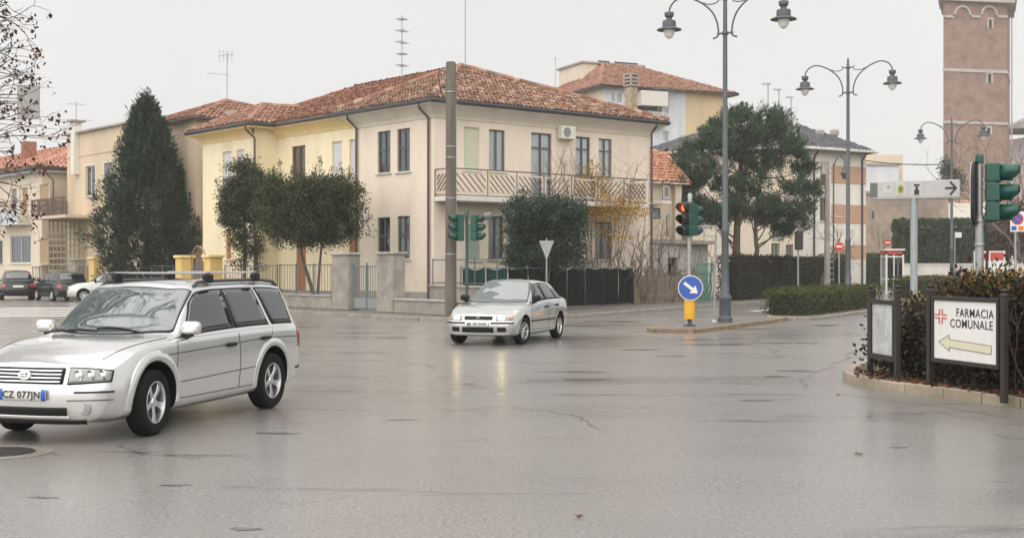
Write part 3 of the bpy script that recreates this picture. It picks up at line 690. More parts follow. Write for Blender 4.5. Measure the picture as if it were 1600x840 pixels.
for (p0, p1) in ((wc.pt(9.75, 0, 2.15), wc.pt(4.65, 0, 2.15)), (wc.pt(9.75, 0, .05), wc.pt(9.75, 0, 2.15))):
    q = MB(); d = p1-p0; Z = lambda z: Vector((0, 0, z))
    q.bar(p0+Z(zr), p1+Z(zr), .03); q.bar(p0+Z(zb+.26), p1+Z(zb+.26), .02)
    n_ = int(d.length/.16)
    for i in range(n_+1): q.bar(p0+d*(i/n_)+Z(zb+.16), p0+d*(i/n_)+Z(zr), .012 if i % 7 else .03)
    for i in range(0, n_-1, 2): q.bar(p0+d*(i/n_)+Z(zb+.4), p0+d*((i+2)/n_)+Z(zb+.95), .009); q.bar(p0+d*((i+2)/n_)+Z(zb+.4), p0+d*(i/n_)+Z(zb+.95), .009)
    q.build('railing', mat('wrought_iron', (.12, .085, .07), .55, metal=.3), cb_)
cc2 = P(119, 218, 76.2); chimney(Cc, (cc2[0], cc2[1], 7.2), .5, 3.1, M_WHITE, cap=False, name='flue'); q = MB(); q.box((cc2[0], cc2[1], 10.36), (.9, .9, .1), .66); q.build('flue_cap', M_DGREY, Cc)
# lattice under the balcony: screen of wooden battens
LT = thing('garden_lattice', 'square wooden lattice screen under the beige house balcony', 'lattice', wc.pt(9.6, ZG, 2.1))
MLT = mat('lattice_wood', (.30, .255, .17), .8, var=.2, vs=5)
l0, l1, ln, zl0, zl1 = wc.pt(9.7, 0, 2.1), wc.pt(9.7, 0, 2.1)+Vector((uR.x, uR.y, 0))*-.0, 0, .3, zb
la, lb = Vector((*XY(77, 75.4), 0)), Vector((*XY(123, 75.0), 0)); d = lb-la
for i in range(8): q = MB(); q.bar(la+d*(i/7)+Vector((0, 0, zl0)), la+d*(i/7)+Vector((0, 0, zl1)), .05, h=.025); q.build('upright', MLT, LT)
for i in range(12):
    z = zl0+.1+(zl1-zl0-.2)*i/11; q = MB(); q.bar(la+Vector((0, -.06, z)), lb+Vector((0, -.06, z)), .025, h=.05); q.build('batten', MLT, LT)

Eh = thing('cream_house', 'cream house with pink tiled roof at the far left edge', 'house', SP(45, 1, 0))
we1 = Wall(SP(37.8, 1.0, 0), SP(62, 1.0, 0), 0, 7.75, SP(45, -8, 0)); we2 = Wall(SP(37.8, 1.0, 0), SP(37.8, -8, 0), 0, 7.75, SP(45, -5, 0))
window(Eh, we1, we1.rect(62, 288, 76, 326), 'shutter', sm=M_SHT); window(Eh, we1, we1.rect(35, 293, 43, 330), 'shutter', sm=M_SHT, sill=False); window(Eh, we1, we1.rect(18, 295, 26, 330), 'shutter', sm=mat('shutter_grey', (.22, .23, .24), .6))
window(Eh, we1, we1.rect(62, 373, 75, 412), 'shutter', sm=M_SHT); window(Eh, we1, we1.rect(16, 368, 48, 411), 'case', fm=M_FRAMEW, curtain=True); window(Eh, we1, we1.rect(-6, 376, 4, 412), 'case')
we1.build(Eh, M_CRE); we2.build(Eh, mat('plaster_straw', (.68, .59, .45), .85, **PL))
e0, e1, e2, e3 = SP(37.2, 1.6, 7.75), SP(62.6, 1.6, 7.75), SP(62.6, -8.6, 7.75), SP(37.2, -8.6, 7.75); k0, k1 = SP(41.5, -3.5, 9.75), SP(58, -3.5, 9.75)
re_ = roofplane(Eh, [[e1, e0, k0, k1], [e0, e3, k0], [e2, e1, k1], [e3, e2, k1, k0]], mat('soffit_grey', (.45, .45, .44), .9), T_PNK, .3, .4, seed=41)
ridge_caps(re_, e0, k0, T_PNK); ridge_caps(re_, k0, k1, T_PNK); gutter(Eh, [up(e3), up(e0), up(e1)], .09)
q = MB(); q.prism([up(p, -.3) for p in (SP(37.3, 1.5, 7.75), SP(62.5, 1.5, 7.75), SP(62.5, -1, 7.75), SP(37.3, -1, 7.75))], (0, 0, .16)); q.build('soffit', MATS['soffit_grey'], Eh)
downpipe(Eh, we1, we1.sx(85.5), 7.3, .2, off=.5)
c_ = P(45, 252, 86); chimney(re_, (c_[0], c_[1], 8.6), .8, 1.5, mat('chimney_brick', (.30, .13, .09), .9, var=.3, vs=8, bump=.3), cap=False)
zb = we1.zx(30, 350, .8); q = MB(); q.pp(we1.pt(we1.sx(50), zb-.02, 0), we1.pt(we1.sx(8), 0, 0)-we1.pt(we1.sx(50), 0, 0), we1.pt(0, 0, .9)-we1.pt(0, 0, 0), (0, 0, .1)); b2 = q.build('balcony', M_SILL, Eh)
q = MB(); q.pp(we1.pt(we1.sx(50), zb+.08, .86), we1.pt(we1.sx(8), 0, 0)-we1.pt(we1.sx(50), 0, 0), we1.pt(0, 0, .03)-we1.pt(0, 0, 0), (0, 0, .85)); q.build('railing_panel', mat('panel_bluegrey', (.45, .48, .52), .4), b2)
# pale house behind it
Eb = thing('distant_house', 'pale house with brown tiles behind the pink roof at far left', 'house', XY(15, 115)+(0,))
q = MB(); p = Vector((*XY(10, 118), 0)); q.box((p.x-4, p.y, 4.6), (14, 9, 9.2), .3); q.build('wall', M_WHITE, Eb)
cs = [Vector((p.x-4, p.y, 9.2))+Matrix.Rotation(.3, 3, 'Z') @ Vector((sx*7.6, sy*5.1, 0)) for sx, sy in ((-1, -1), (1, -1), (1, 1), (-1, 1))]; k0 = Vector((p.x-7, p.y-.5, 10.6)); k1 = Vector((p.x-1, p.y+.5, 10.6))
roofplane(Eb, [[cs[0], cs[1], k1, k0], [cs[1], cs[2], k1], [cs[2], cs[3], k0, k1], [cs[3], cs[0], k0]], M_SOFF, T_BRN, .35, .45, seed=51)

# ------------------------------------------------------------------ blocks behind the corner house
Fb = thing('apartment_block', 'tall blue grey and tan apartment block with brown roof and penthouse behind', 'building', XY(1000, 118)+(0,))
yF = 112; q0 = Vector(XY(942, yF)); dF = Vector((math.cos(R(24)), math.sin(R(24)))); dG = Vector((-math.sin(R(24)), math.cos(R(24))))
zF = ZZ(135, yF); s_t = None
wf = Wall(q0, q0+dF*8.4, 0, zF, q0+dG*8); wt = Wall(q0+dF*8.4, q0+dF*12.9, 0, zF, q0+dG*8); wle = Wall(q0, q0+dG*14, 0, zF, q0+dF*6+dG*3); wre = Wall(q0+dF*12.9, q0+dF*12.9+dG*13, 0, zF, q0)
for rc in ((955, 146, 961, 160), (964, 146, 971, 161), (1036, 152, 1045, 178), (1036, 205, 1045, 221)): window(Fb, wf, wf.rect(*rc), 'single', fm=M_FRAMEW, curtain=True, sill=False)
rr = wf.rect(996, 142, 1034, 190); window(Fb, wf, rr, 'single', fm=M_DGREY, curtain=.3, sill=False, depth=.9, name='loggia')
wf.build(Fb, M_GREYW); wt.build(Fb, mat('plaster_ochre', (.58, .45, .28), .85, **PL)); wle.build(Fb, M_CRE); wre.build(Fb, M_CRE)
q = MB(); q.pp(wf.pt(rr[0]-.1, rr[2]+1.3, .02), wf.pt(rr[1]+.1, 0, 0)-wf.pt(rr[0]-.1, 0, 0), (0, 0, 1.3), (wf.pt(0, 0, .9)-wf.pt(0, 0, 0))); q.build('awning', mat('awning_canvas', (.62, .58, .53), .8), Fb)
q = MB(); q.pp(wf.pt(rr[0]-.1, rr[2]-.4, .02), wf.pt(rr[1]+.1, 0, 0)-wf.pt(rr[0]-.1, 0, 0), (0, 0, 1.2), (wf.pt(0, 0, .8)-wf.pt(0, 0, 0))); q.build('balcony', mat('balcony_panel', (.42, .39, .37), .8, var=.3, vs=2), Fb)
def FP3(a_, b_, z): p = q0+dF*a_+dG*b_; return Vector((p.x, p.y, z))
f0, f1, f2, f3 = FP3(-.7, -.7, zF), FP3(13.6, -.7, zF), FP3(13.6, 14.7, zF), FP3(-.7, 14.7, zF); k0, k1 = FP3(3.0, 5.5, zF+2.9), FP3(6.5, 5.5, zF+2.9)
rf = roofplane(Fb, [[f0, f1, k1, k0], [f1, f2, k1], [f3, f0, k0], [f2, f3, k0, k1]], M_SOFF, T_BRN, .32, .42, seed=61); gutter(Fb, [up(f3), up(f0), up(f1), up(f2)], .12)
q = MB(); q.pp(FP3(1.2, 6.2, zF+.5), (*(dF*6.3), 0), (*(dG*5), 0), (0, 0, ZZ(98, 118)-zF-.5)); ph = q.build('penthouse', M_CRE, Fb)
q = MB(); q.pp(FP3(1.0, 6.0, ZZ(98, 118)), (*(dF*6.7), 0), (*(dG*5.4), 0), (0, 0, .16)); q.build('penthouse_roof', M_DGREY, Fb)
for a0, a1 in ((2.8, 4.0), (4.5, 7.0)):
    q = MB(); q.pp(FP3(a0, 6.16, zF+2.5), (*(dF*(a1-a0)), 0), (*(dG*.05), 0), (0, 0, .85)); q.build('penthouse_window', M_DARK, ph)
cF = P(881, 112, 124); chimney(rf, (cF[0], cF[1], zF), .7, 2.6, M_DGREY, cap=False)
wfl = wle

# grey roofed house with banded end
Gb = thing('banded_house', 'cream three storey house with grey roof and tan bands on its right end', 'house', XY(1245, 80)+(0,))
g0 = Vector(XY(1243, 80)); g1 = Vector(XY(1353, 83.3)); gl = Vector(XY(1000, 85)); zG = 9.15; cg = (g1+gl)/2+Vector((2, 6))
w1 = Wall(g0, g1, 0, zG, cg); w2 = Wall(g0, gl, 0, zG, cg); wr = Wall(g1, g1+Vector((-3, 9)), 0, zG, cg); w4 = Wall(gl, gl+Vector((2.5, 8)), 0, zG, cg)
for rc in ((1282, 260, 1290, 290), (1281, 308, 1291, 345), (1306, 330, 1312, 338)): window(Gb, w1, w1.rect(*rc), 'case', fm=M_FRAMEB, curtain=True)
for rc in ((1085, 250, 1094, 275), (1205, 380, 1218, 405), (1228, 382, 1239, 405)): window(Gb, w2, w2.rect(*rc), 'case', fm=M_FRAME, curtain=True)
for w_ in (w1, w2, wr, w4): w_.build(Gb, M_WHITE if w_ is not w2 else M_CRE)
MBND = mat('tan_band', (.48, .30, .20), .85, var=.1, vs=3)
for (y0, y1) in ((260, 287), (320, 349), (383, 404)):
    a_, b_ = w1.sx(1299), w1.L; q = MB(); z0, z1 = w1.zx(1325, y1), w1.zx(1325, y0)
    q.pp(w1.pt(a_, z0, .002), w1.pt(b_, 0, 0)-w1.pt(a_, 0, 0), (0, 0, z1-z0), w1.pt(0, 0, .03)-w1.pt(0, 0, 0)); q.build('band', MBND, Gb)
def off(p, d): v = (p-cg).normalized(); return p+v*d
e = [off(x, .9) for x in (gl, g0, g1, g1+Vector((-3, 9)), gl+Vector((2.5, 8)))]; e3d = [Vector((x.x, x.y, zG)) for x in e]
k0 = Vector((*XY(1100, 88), ZZ(205, 88))); k1 = Vector((*XY(1240, 86), ZZ(203, 86)))
nn_ = (e3d[1]-e3d[0]).cross(k0-e3d[0]); k1.z = e3d[0].z-(nn_.x*(k1.x-e3d[0].x)+nn_.y*(k1.y-e3d[0].y))/nn_.z
rg_ = roofplane(Gb, [[e3d[0], e3d[1], k1, k0], [e3d[1], e3d[2], k1], [e3d[2], e3d[3], k1], [e3d[4], e3d[0], k0]], mat('roof_base_grey', (.12, .12, .125), .9), T_GRY, .33, .4, seed=71, rad=.06)
ridge_caps(rg_, e3d[1]+Vector((0, 0, .05)), k1, M_SILL, r=.1); ridge_caps(rg_, k0, k1, T_GRY)
gutter(Gb, [up(x, -.04) for x in (e3d[0], e3d[1], e3d[2], e3d[3])], .09, M_SILL)
for px in (1271, 1346): 
    q = MB(); q.tube([w1.pt(w1.sx(px), zG-.1, .5), w1.pt(w1.sx(px), zG-.5, .08), w1.pt(w1.sx(px), .2, .08)], .06, 8); q.build('downpipe', M_PIPE, Gb, smooth=True)
for px in (1281, 1304): 
    c_ = P(px, 222, 84.5); q = MB(); q.tube([(c_[0], c_[1], zG+.2), (c_[0], c_[1], c_[2]+.45)], .2, 8); q.lathe([(.3, 0), (.3, .3), (.1, .42), (0, .42)], (c_[0], c_[1], c_[2]+.45), 10); q.build('chimney', M_DGREY, rg_)

# small house with terracotta roof between the corner house and the pine
Hh = thing('terracotta_house', 'small cream house with terracotta roof between the pink corner house and the pine', 'house', XY(1035, 66)+(0,))
h0, h1 = Vector(XY(1008, 64.5)), Vector(XY(1062, 66)); dn = Vector((-.3, .95)); zH = ZZ(285, 65)
w1 = Wall(h0, h1, 0, zH, h0+dn*6); w2 = Wall(h1, h1+Vector((1.5, 6)), 0, zH, h0)
window(Hh, w1, w1.rect(1020, 325, 1032, 342), 'single', sill=False); window(Hh, w1, w1.rect(1041, 335, 1046, 372), 'single', fm=M_FRAMEW)
w1.build(Hh, M_BEI); w2.build(Hh, M_BEI)
q = MB(); q.box((*XY(1058, 65.6), zH/2), (.35, .35, zH), .3); q.build('corner_pier', M_CRE, Hh)
H3 = lambda px, py, Y: Vector(P(px, py, Y))
a_, b_, c_, d_ = Vector((h0.x-.5, h0.y-.6, zH)), Vector((h1.x+.4, h1.y-.6, zH)), Vector((h1.x+1.8, h1.y+6, zH)), Vector((h0.x-.5, h0.y+6, zH)); k0, k1 = H3(1006, 242, 68.5), H3(1040, 241, 68.5)
rh = roofplane(Hh, [[a_, b_, k1, k0], [b_, c_, k1], [c_, d_, k0, k1]], M_SOFF, T_TER, .28, .36, seed=81); ridge_caps(rh, b_, k1, T_TER); ridge_caps(rh, k0, k1, T_TER)
zb = w1.zx(1030, 318, 1.2); q = MB(); q.pp(w1.pt(0, zb, .002), w1.pt(w1.sx(1049, 1.2), 0, 0)-w1.pt(0, 0, 0), w1.pt(0, 0, 1.2)-w1.pt(0, 0, 0), (0, 0, .18)); hb = q.build('balcony', M_SILL, Hh)
rail_panel(hb, w1.pt(.1, zb+.2, 1.15), Vector((w1.u.x, w1.u.y, 0)), w1.sx(1048, 1.15)-.15, zb+.2, w1.zx(1030, 286, 1.15), 1, M_RAIL, mat('railing_silver', (.5, .5, .5), .5), 7)
# low grey garage in front
Gr = thing('garage', 'low grey plastered garage with flat roof behind the bare shrubs', 'garage', XY(1060, 60)+(0,))
r0, r1 = Vector(XY(1022, 59.5)), Vector(XY(1106, 63)); w1 = Wall(r0, r1, 0, ZZ(381, 61), r0+Vector((0, 8))); 
window(Gr, w1, (w1.sx(1044), w1.sx(1058), .15, w1.zx(1050, 402)), 'single', fm=M_FRAMEB, sill=False, curtain=False, name='door')
w1.build(Gr, mat('plaster_grey', (.40, .385, .36), .9, var=.2, vs=1.2, dirt=.5)); q = MB(); q.prism([(r0.x-.3, r0.y-.4, ZZ(381, 61)), (r1.x+.3, r1.y-.4, ZZ(381, 61)), (r1.x-1, r1.y+2.2, ZZ(381, 61)), (r0.x-.6, r0.y+2.2, ZZ(381, 61))], (0, 0, .18)); q.build('roof', M_CONC, Gr)

# ------------------------------------------------------------------ far end: brick tower, wall, brown house
TW = thing('brick_tower', 'tall square brick tower with pale string courses rising out of frame', 'tower', XY(1525, 190)+(0,))
def brick_mat():
    m = bpy.data.materials.new('tower_brick'); m.use_nodes = True; t = m.node_tree; b = t.nodes['Principled BSDF']; L = t.links.new
    g = N(t, 'ShaderNodeNewGeometry'); n = N(t, 'ShaderNodeTexNoise'); n.inputs['Scale'].default_value = .8; n.inputs['Detail'].default_value = 8; n.inputs['Roughness'].default_value = .65; L(g.outputs['Position'], n.inputs['Vector'])
    r = N(t, 'ShaderNodeValToRGB'); L(n.outputs[0], r.inputs[0]); el = r.color_ramp.elements; el[0].position = .32; el[0].color = (.15, .085, .066, 1); el[1].position = .68; el[1].color = (.33, .205, .155, 1)
    mp = N(t, 'ShaderNodeMapping'); mp.inputs['Rotation'].default_value = (R(90), 0, 0); L(g.outputs['Position'], mp.inputs[0])
    bt = N(t, 'ShaderNodeTexBrick'); bt.inputs['Scale'].default_value = 1; bt.inputs['Brick Width'].default_value = .55; bt.inputs['Row Height'].default_value = .16; bt.inputs['Mortar Size'].default_value = .02
    L(mp.outputs[0], bt.inputs['Vector']); L(r.outputs[0], bt.inputs['Color1']); L(r.outputs[0], bt.inputs['Color2']); bt.inputs['Mortar'].default_value = (.29, .215, .18, 1)
    L(bt.outputs[0], b.inputs['Base Color']); b.inputs['Roughness'].default_value = .9; return m
MBR = brick_mat(); M_TSTONE = mat('tower_stone', (.42, .395, .37), .9, var=.15, vs=.6)
t0, t1 = Vector(XY(1474, 186)), Vector(XY(1573, 188.4)); zt = ZZ(4, 187); tb = Vector((4.2, 9.6)); ct = (t0+t1)/2+Vector((2.1, 4.8))
w1 = Wall(t0, t1, 0, zt, ct); w2 = Wall(t1, t1+tb, 0, zt, ct); w3 = Wall(t0, t0+tb, 0, zt, ct); w4 = Wall(t0+tb, t1+tb, 0, zt, ct)
for rc in ((1545, 31, 1549.5, 44), (1543.5, 116, 1548.5, 130), (1542, 200, 1547, 211)):
    r_ = w1.rect(*rc); w1.op.append(r_); surround(TW, w1, r_, M_TSTONE, wd=.28, th=.08, name='window_surround')
    q = MB(); q.pp(w1.pt(r_[0], r_[2], -.5), w1.pt(r_[1], 0, 0)-w1.pt(r_[0], 0, 0), (0, 0, r_[3]-r_[2]), w1.pt(0, 0, .05)-w1.pt(0, 0, 0)); q.build('window', M_DARK, TW)
for w_ in (w1, w2, w3, w4): w_.build(TW, MBR, depth=.4)
def course(z, h, d, name='string_course'):
    q = MB(); o = [off_ for off_ in (t0, t1, t1+tb, t0+tb)]; oo = [p+(p-ct).normalized()*d for p in o]
    q.prism([(p.x, p.y, z) for p in oo], (0, 0, h)); return q.build(name, M_TSTONE, TW)
course(ZZ(113, 187), .45, .18); course(ZZ(194, 187), .4, .18); course(zt, 1.0, 1.3, 'cornice'); course(zt+1.0, .35, 1.7, 'cornice'); course(ZZ(282, 187), .4, .25)
q = MB(); oo = [p+(p-ct).normalized()*1.2 for p in (t0, t1, t1+tb, t0+tb)]; q.add([(p.x, p.y, zt+1.35) for p in oo]+[(ct.x, ct.y, zt+5)], [(0, 1, 4), (1, 2, 4), (2, 3, 4), (3, 0, 4), (3, 2, 1, 0)]); q.build('roof', T_BRN, TW)
for (cx, rx) in ((1503, 13.5), (1544.5, 13.5)):
    q = MB(); cxs = w1.sx(cx); zc = w1.zx(cx, 24); rr = rx/FOC*187
    pts = [w1.pt(cxs-rr*math.cos(a_), zc+rr*math.sin(a_), .1) for a_ in np.linspace(0, math.pi, 15)]
    for i in range(14): q.bar(pts[i], pts[i+1], .16, up=(w1.n.x, w1.n.y, 0), h=.16)
    q.build('blind_arch', M_TSTONE, TW)
for (x0, x1) in ((1476, 1489), (1517, 1531), (1558, 1573)):
    q = MB(); z = w1.zx(x0, 28); q.pp(w1.pt(w1.sx(x0), z, .0), w1.pt(w1.sx(x1), 0, 0)-w1.pt(w1.sx(x0), 0, 0), (0, 0, .35), w1.pt(0, 0, .2)-w1.pt(0, 0, 0)); q.build('arch_springer', M_TSTONE, TW)
q = MB(); q.tube([w1.pt(w1.sx(1579), 0, .3), w1.pt(w1.sx(1579), zt-2, .3)], .1, 6); q.build('downpipe', M_DGREY, TW)

BH = thing('brown_house', 'weathered brown house with blank wall at the end of the street', 'house', XY(1400, 112)+(0,))
b0, b1 = Vector(XY(1350, 122)), Vector(XY(1482, 128)); zB = ZZ(306, 125)
w1 = Wall(b0, b1, 0, zB, b0+Vector((0, 9))); w2 = Wall(b0, b0+Vector((-.8, 9)), 0, zB, b1)
window(BH, w1, w1.rect(1362, 330, 1366, 342), 'single', sill=False)
MWB = mat('plaster_stained', (.40, .315, .25), .9, var=.3, vs=.5, dirt=.7, bump=.2); w1.build(BH, MWB); w2.build(BH, MWB)
q = MB(); q.prism([(b0.x-.2, b0.y-.3, zB), (b1.x, b1.y-.3, zB), (b1.x, b1.y+8, zB), (b0.x-1, b0.y+8, zB)], (0, 0, .3)); q.build('roof', M_CONC, BH)
BL = thing('low_block', 'low pale block with stepped flat roof left of the brown house', 'building', XY(1362, 125)+(0,))
q = MB(); q.box((*XY(1362, 128), ZZ(262, 128)/2), (3.6, 6, ZZ(262, 128))); q.build('wall', M_GREYW, BL)
q = MB(); q.box((*XY(1356, 130), ZZ(276, 130)/2+1), (5.6, 5, ZZ(276, 130)+2)); q.build('annex', M_BEI, BL)
q = MB(); q.box((*XY(1362, 128), ZZ(262, 128)+.1), (4, 6.4, .2)); q.build('roof', M_DGREY, BL)
RT = thing('red_roof_house', 'low house with red tiled roof at the foot of the brick tower', 'house', XY(1510, 150)+(0,))
q = MB(); q.box((*XY(1512, 152), ZZ(318, 150)/2), (8.5, 6, ZZ(318, 150)), .1); q.build('wall', M_WHITE, RT)
rr = [Vector(P(1480, 350, 148)), Vector(P(1552, 356, 148)), Vector(P(1546, 318, 153)), Vector(P(1490, 318, 153))]; rq = roofplane(RT, [rr], M_SOFF, T_PNK, .4, .5, seed=91)
RB = thing('right_edge_house', 'grey house with sloping roof showing behind the tower at the right edge', 'house', XY(1610, 215)+(0,))
q = MB(); q.box((*XY(1640, 215), 11.5), (13.5, 10, 23), .2); q.build('wall', mat('plaster_mauve', (.42, .36, .35), .9, var=.15, vs=.6), RB)
q = MB(); q.prism([P(1568, 200, 209), P(1640, 168, 209), P(1712, 200, 209)], (1, 11, 0)); q.build('roof', M_DGREY, RB)

BW = thing('boundary_wall', 'long low white boundary wall at the far end of the street', 'wall', XY(1500, 108)+(0,))
a_, b_ = Vector(XY(1412, 108)), Vector(XY(1720, 108)); q = MB(); q.box(((a_.x+b_.x)/2, 108.2, .95), (b_.x-a_.x, .3, 1.9)); q.build('wall', mat('wall_whitewash', (.62, .58, .53), .9, var=.12, vs=.8, dirt=.3), BW)
q = MB(); q.box(((a_.x+b_.x)/2, 108.2, 1.95), (b_.x-a_.x+.2, .45, .1)); q.build('coping', M_SILL, BW)

# ------------------------------------------------------------------ antennas
antenna('thin mast antenna with forked head on the tan hip roof', pk, ZZ(83, pk.y)-pk.z, 1, R(20))
p = Vector(P(628, 122, 61)); antenna('antenna with several stacked grids on the pink house ridge', p, ZZ(24, 61)-p.z, 2, R(70))
p = Vector(P(727, 105, 58)); antenna('tallest plain antenna mast beside the wooden pole top', p, ZZ(-14, 58)-p.z, 3, R(10))
p = Vector(P(868, 130, 128)); antenna('small faint antenna left of the apartment block roof', (p.x, p.y, p.z-2), ZZ(88, 128)-p.z+2, 3, 0, .03)
p = Vector((cc2[0], cc2[1], 10.4)); antenna('antenna on the white flue of the beige house', p, ZZ(165, 78)-10.4, 0, R(15))
# ------------------------------------------------------------------ street furniture
M_LAMP = mat('lamp_paint', (.085, .095, .11), .5, metal=.2, var=.15, vs=6, world=False)
M_LGLASS = mat('lamp_glass', (.72, .70, .66), .25, spec=.6); M_STEEL = mat('galvanised', (.33, .34, .345), .42, metal=.55, var=.15, vs=5)
M_GREEN = mat('signal_green', (.007, .07, .052), .42, var=.2, vs=8); M_BLACK = mat('signal_black', (.012, .012, .013), .5)
M_WOODP = mat('pole_timber', (.135, .118, .098), .9, var=.35, vs=3, dirt=.4, bump=.4, stretch=(3, 3, .25))
M_WHITEP = mat('sign_white', (.70, .70, .68), .4, var=.08, vs=7); M_RED = mat('sign_red', (.52, .035, .03), .4); M_BLUE = mat('sign_blue', (.02, .085, .38), .35); M_YELP = mat('bollard_yellow', (.72, .38, .02), .4, var=.12, vs=6)
M_BRWN = mat('board_brown', (.022, .018, .016), .55, var=.3, vs=6, bump=.2)
def spline(pts, n=6):
    pts = [Vector(p) for p in pts]; out = []
    for i in range(len(pts)-1):
        p0, p1, p2, p3 = pts[max(i-1, 0)], pts[i], pts[i+1], pts[min(i+2, len(pts)-1)]
        for k in range(n):
            t = k/n; out.append(.5*((2*p1)+(p2-p0)*t+(2*p0-5*p1+4*p2-p3)*t*t+(3*p1-p0-3*p2+p3)*t**3))
    return out+[pts[-1]]
def street_lamp(x, y, z0, zc, label, rz=R(-28)):
    t = thing('street_lamp', label, 'street lamp', (x, y, z0), rz, 'double armed street lamps along the median')
    h = zc-z0
    q = MB(); q.lathe([(.21, 0), (.21, .12), (.17, .16), (.165, .62), (.19, .66), (.19, .72), (.12, .82), (.105, 1.5), (.10, 2.55), (.115, 2.6), (.115, 2.66), (.085, 2.72), (.06, h+.6), (.055, h+1.15), (.03, h+1.2), (.05, h+1.27), (.02, h+1.34), (0, h+1.42)], n=16); q.build('post', M_LAMP, t, world=False, smooth=True)
    q = MB(); q.bar((-.24, 0, h), (.24, 0, h), .025); q.bar((-.2, 0, h+.99), (.2, 0, h+.99), .022); q.lathe([(.085, -.05), (.1, 0), (.085, .05)], (0, 0, h), 12); q.lathe([(.075, -.04), (.09, 0), (.075, .04)], (0, 0, h+.99), 12); q.build('collar', M_LAMP, t, world=False)
    for s in (-1, 1):
        q = MB(); q.tube(spline([(s*.36, 0, h-.13), (s*.24, 0, h-.08), (s*.2, 0, h+.02), (s*.25, 0, h+.35), (s*.42, 0, h+.68), (s*.78, 0, h+.98), (s*1.2, 0, h+1.15), (s*1.5, 0, h+1.1), (s*1.68, 0, h+.92), (s*1.72, 0, h+.72)]), .027, 8); q.build('arm', M_LAMP, t, world=False, smooth=True)
        q = MB(); q.tube(spline([(s*.26, 0, h+1.06), (s*.2, 0, h+.98), (s*.28, 0, h+.9), (s*.5, 0, h+.88), (s*.75, 0, h+.97)]), .018, 6); q.build('brace', M_LAMP, t, world=False, smooth=True)
        L = Vector((s*1.72, 0, h+.02))
        q = MB(); q.lathe([(.03, .76), (.13, .74), (.145, .70), (.13, .62), (.085, .58), (.085, .52), (.19, .49), (.2, .44), (.2, .31), (.36, .24), (.37, .215), (.2, .225), (.0, .23)], L, 20); lt = q.build('lantern', M_LAMP, t, world=False, smooth=True)
        q = MB(); q.lathe([(.17, .222), (.165, .16), (.13, .05), (.07, -.02), (0, -.05)], L, 18); q.build('bulb_glass', M_LGLASS, lt, world=False, smooth=True)
    return t
lx, ly = XY(1133, 37.0); street_lamp(lx, ly, .12, 8.45, 'nearest double armed street lamp, its top cut by the frame')
lx, ly = XY(1325, 50.7); street_lamp(lx, ly, .12, 8.6, 'middle double armed street lamp on the hedged median')
lx, ly = XY(1487, 73); street_lamp(lx, ly, .12, 8.85, 'farthest double armed street lamp in front of the brick tower')

def signal_head(par, c, face, lit=None, s=1.0, plate=False):
    """three lamp signal head; face = direction the lenses look, in degrees"""
    M3 = Matrix.Rotation(R(face), 3, 'Z'); c = Vector(c)
    X = lambda x, y, z: c+M3 @ Vector((x*s, y*s, z*s))
    q = MB()
    for i in (-1, 0, 1): q.box(X(0, 0, i*.31), (.22*s, .32*s, .295*s), R(face))
    q.box(X(-.02, 0, 0), (.16*s, .3*s, .93*s), R(face))
    hd = q.build('signal_head', M_GREEN, par, bevel=.025*s, segs=2)
    Ml = M3 @ Matrix.Rotation(R(90), 3, 'Y')
    cols = [('lens_red', (.25, .015, .012)), ('lens_amber', (.30, .12, .01)), ('lens_green', (.01, .10, .07))]
    for k, i in enumerate((1, 0, -1)):
        p = X(.112, 0, i*.31)
        q = MB(); q.lathe([(.12*s, 0), (.11*s, .02*s), (.07*s, .04*s), (0, .048*s)], p, 18, Ml)
        on = lit == k
        q.build('lens', mat('lens_red_lit', (1, .10, .03), .3, emit=1.1) if on else mat(cols[k][0], cols[k][1], .2), hd, smooth=True)
        q = MB(); a_ = np.linspace(R(-62), R(242), 18); r_ = .135*s
        rows = []
        for an in a_:
            ln = .27*(.62+.38*smoothstep((math.sin(an)+.75)/1.0))*s
            rows.append([p+M3 @ Vector((0, r_*math.cos(an), r_*math.sin(an))), p+M3 @ Vector((ln, r_*math.cos(an)*.98, r_*math.sin(an)*.98-.01))])
        q.grid(rows); vz = q.build('visor', M_GREEN if lit is None else M_BLACK, hd, smooth=True)
        so_ = vz.modifiers.new('thick', 'SOLIDIFY'); so_.thickness = .012*s
    return hd
# far left signal, in front of the timber pole
x, y = XY(729.5, 40.6); S1 = thing('traffic_light', 'twin headed green traffic light beside the timber pole, lamps unlit', 'traffic light', (x, y, .12))
q = MB(); q.tube([(x, y, .12), (x, y, 3.45)], .05, 10); q.lathe([(.1, 0), (.1, .12), (.06, .2)], (x, y, .12), 12); q.lathe([(.07, 0), (.075, .25), (.04, .3)], (x, y, 3.25), 10); q.build('post', mat('post_green', (.03, .075, .065), .5, var=.2, vs=8), S1, smooth=True)
signal_head(S1, (x-.22, y-.05, 2.95), 200, s=.92); signal_head(S1, (x+.24, y+.05, 2.95), -12, s=.9)
q = MB(); q.tube([(x+.55, y-.1, 3.3), (x+.78, y-.12, 3.33)], .11, 12); q.build('visor_shield', mat('visor_grey', (.13, .15, .145), .6), S1, smooth=True)
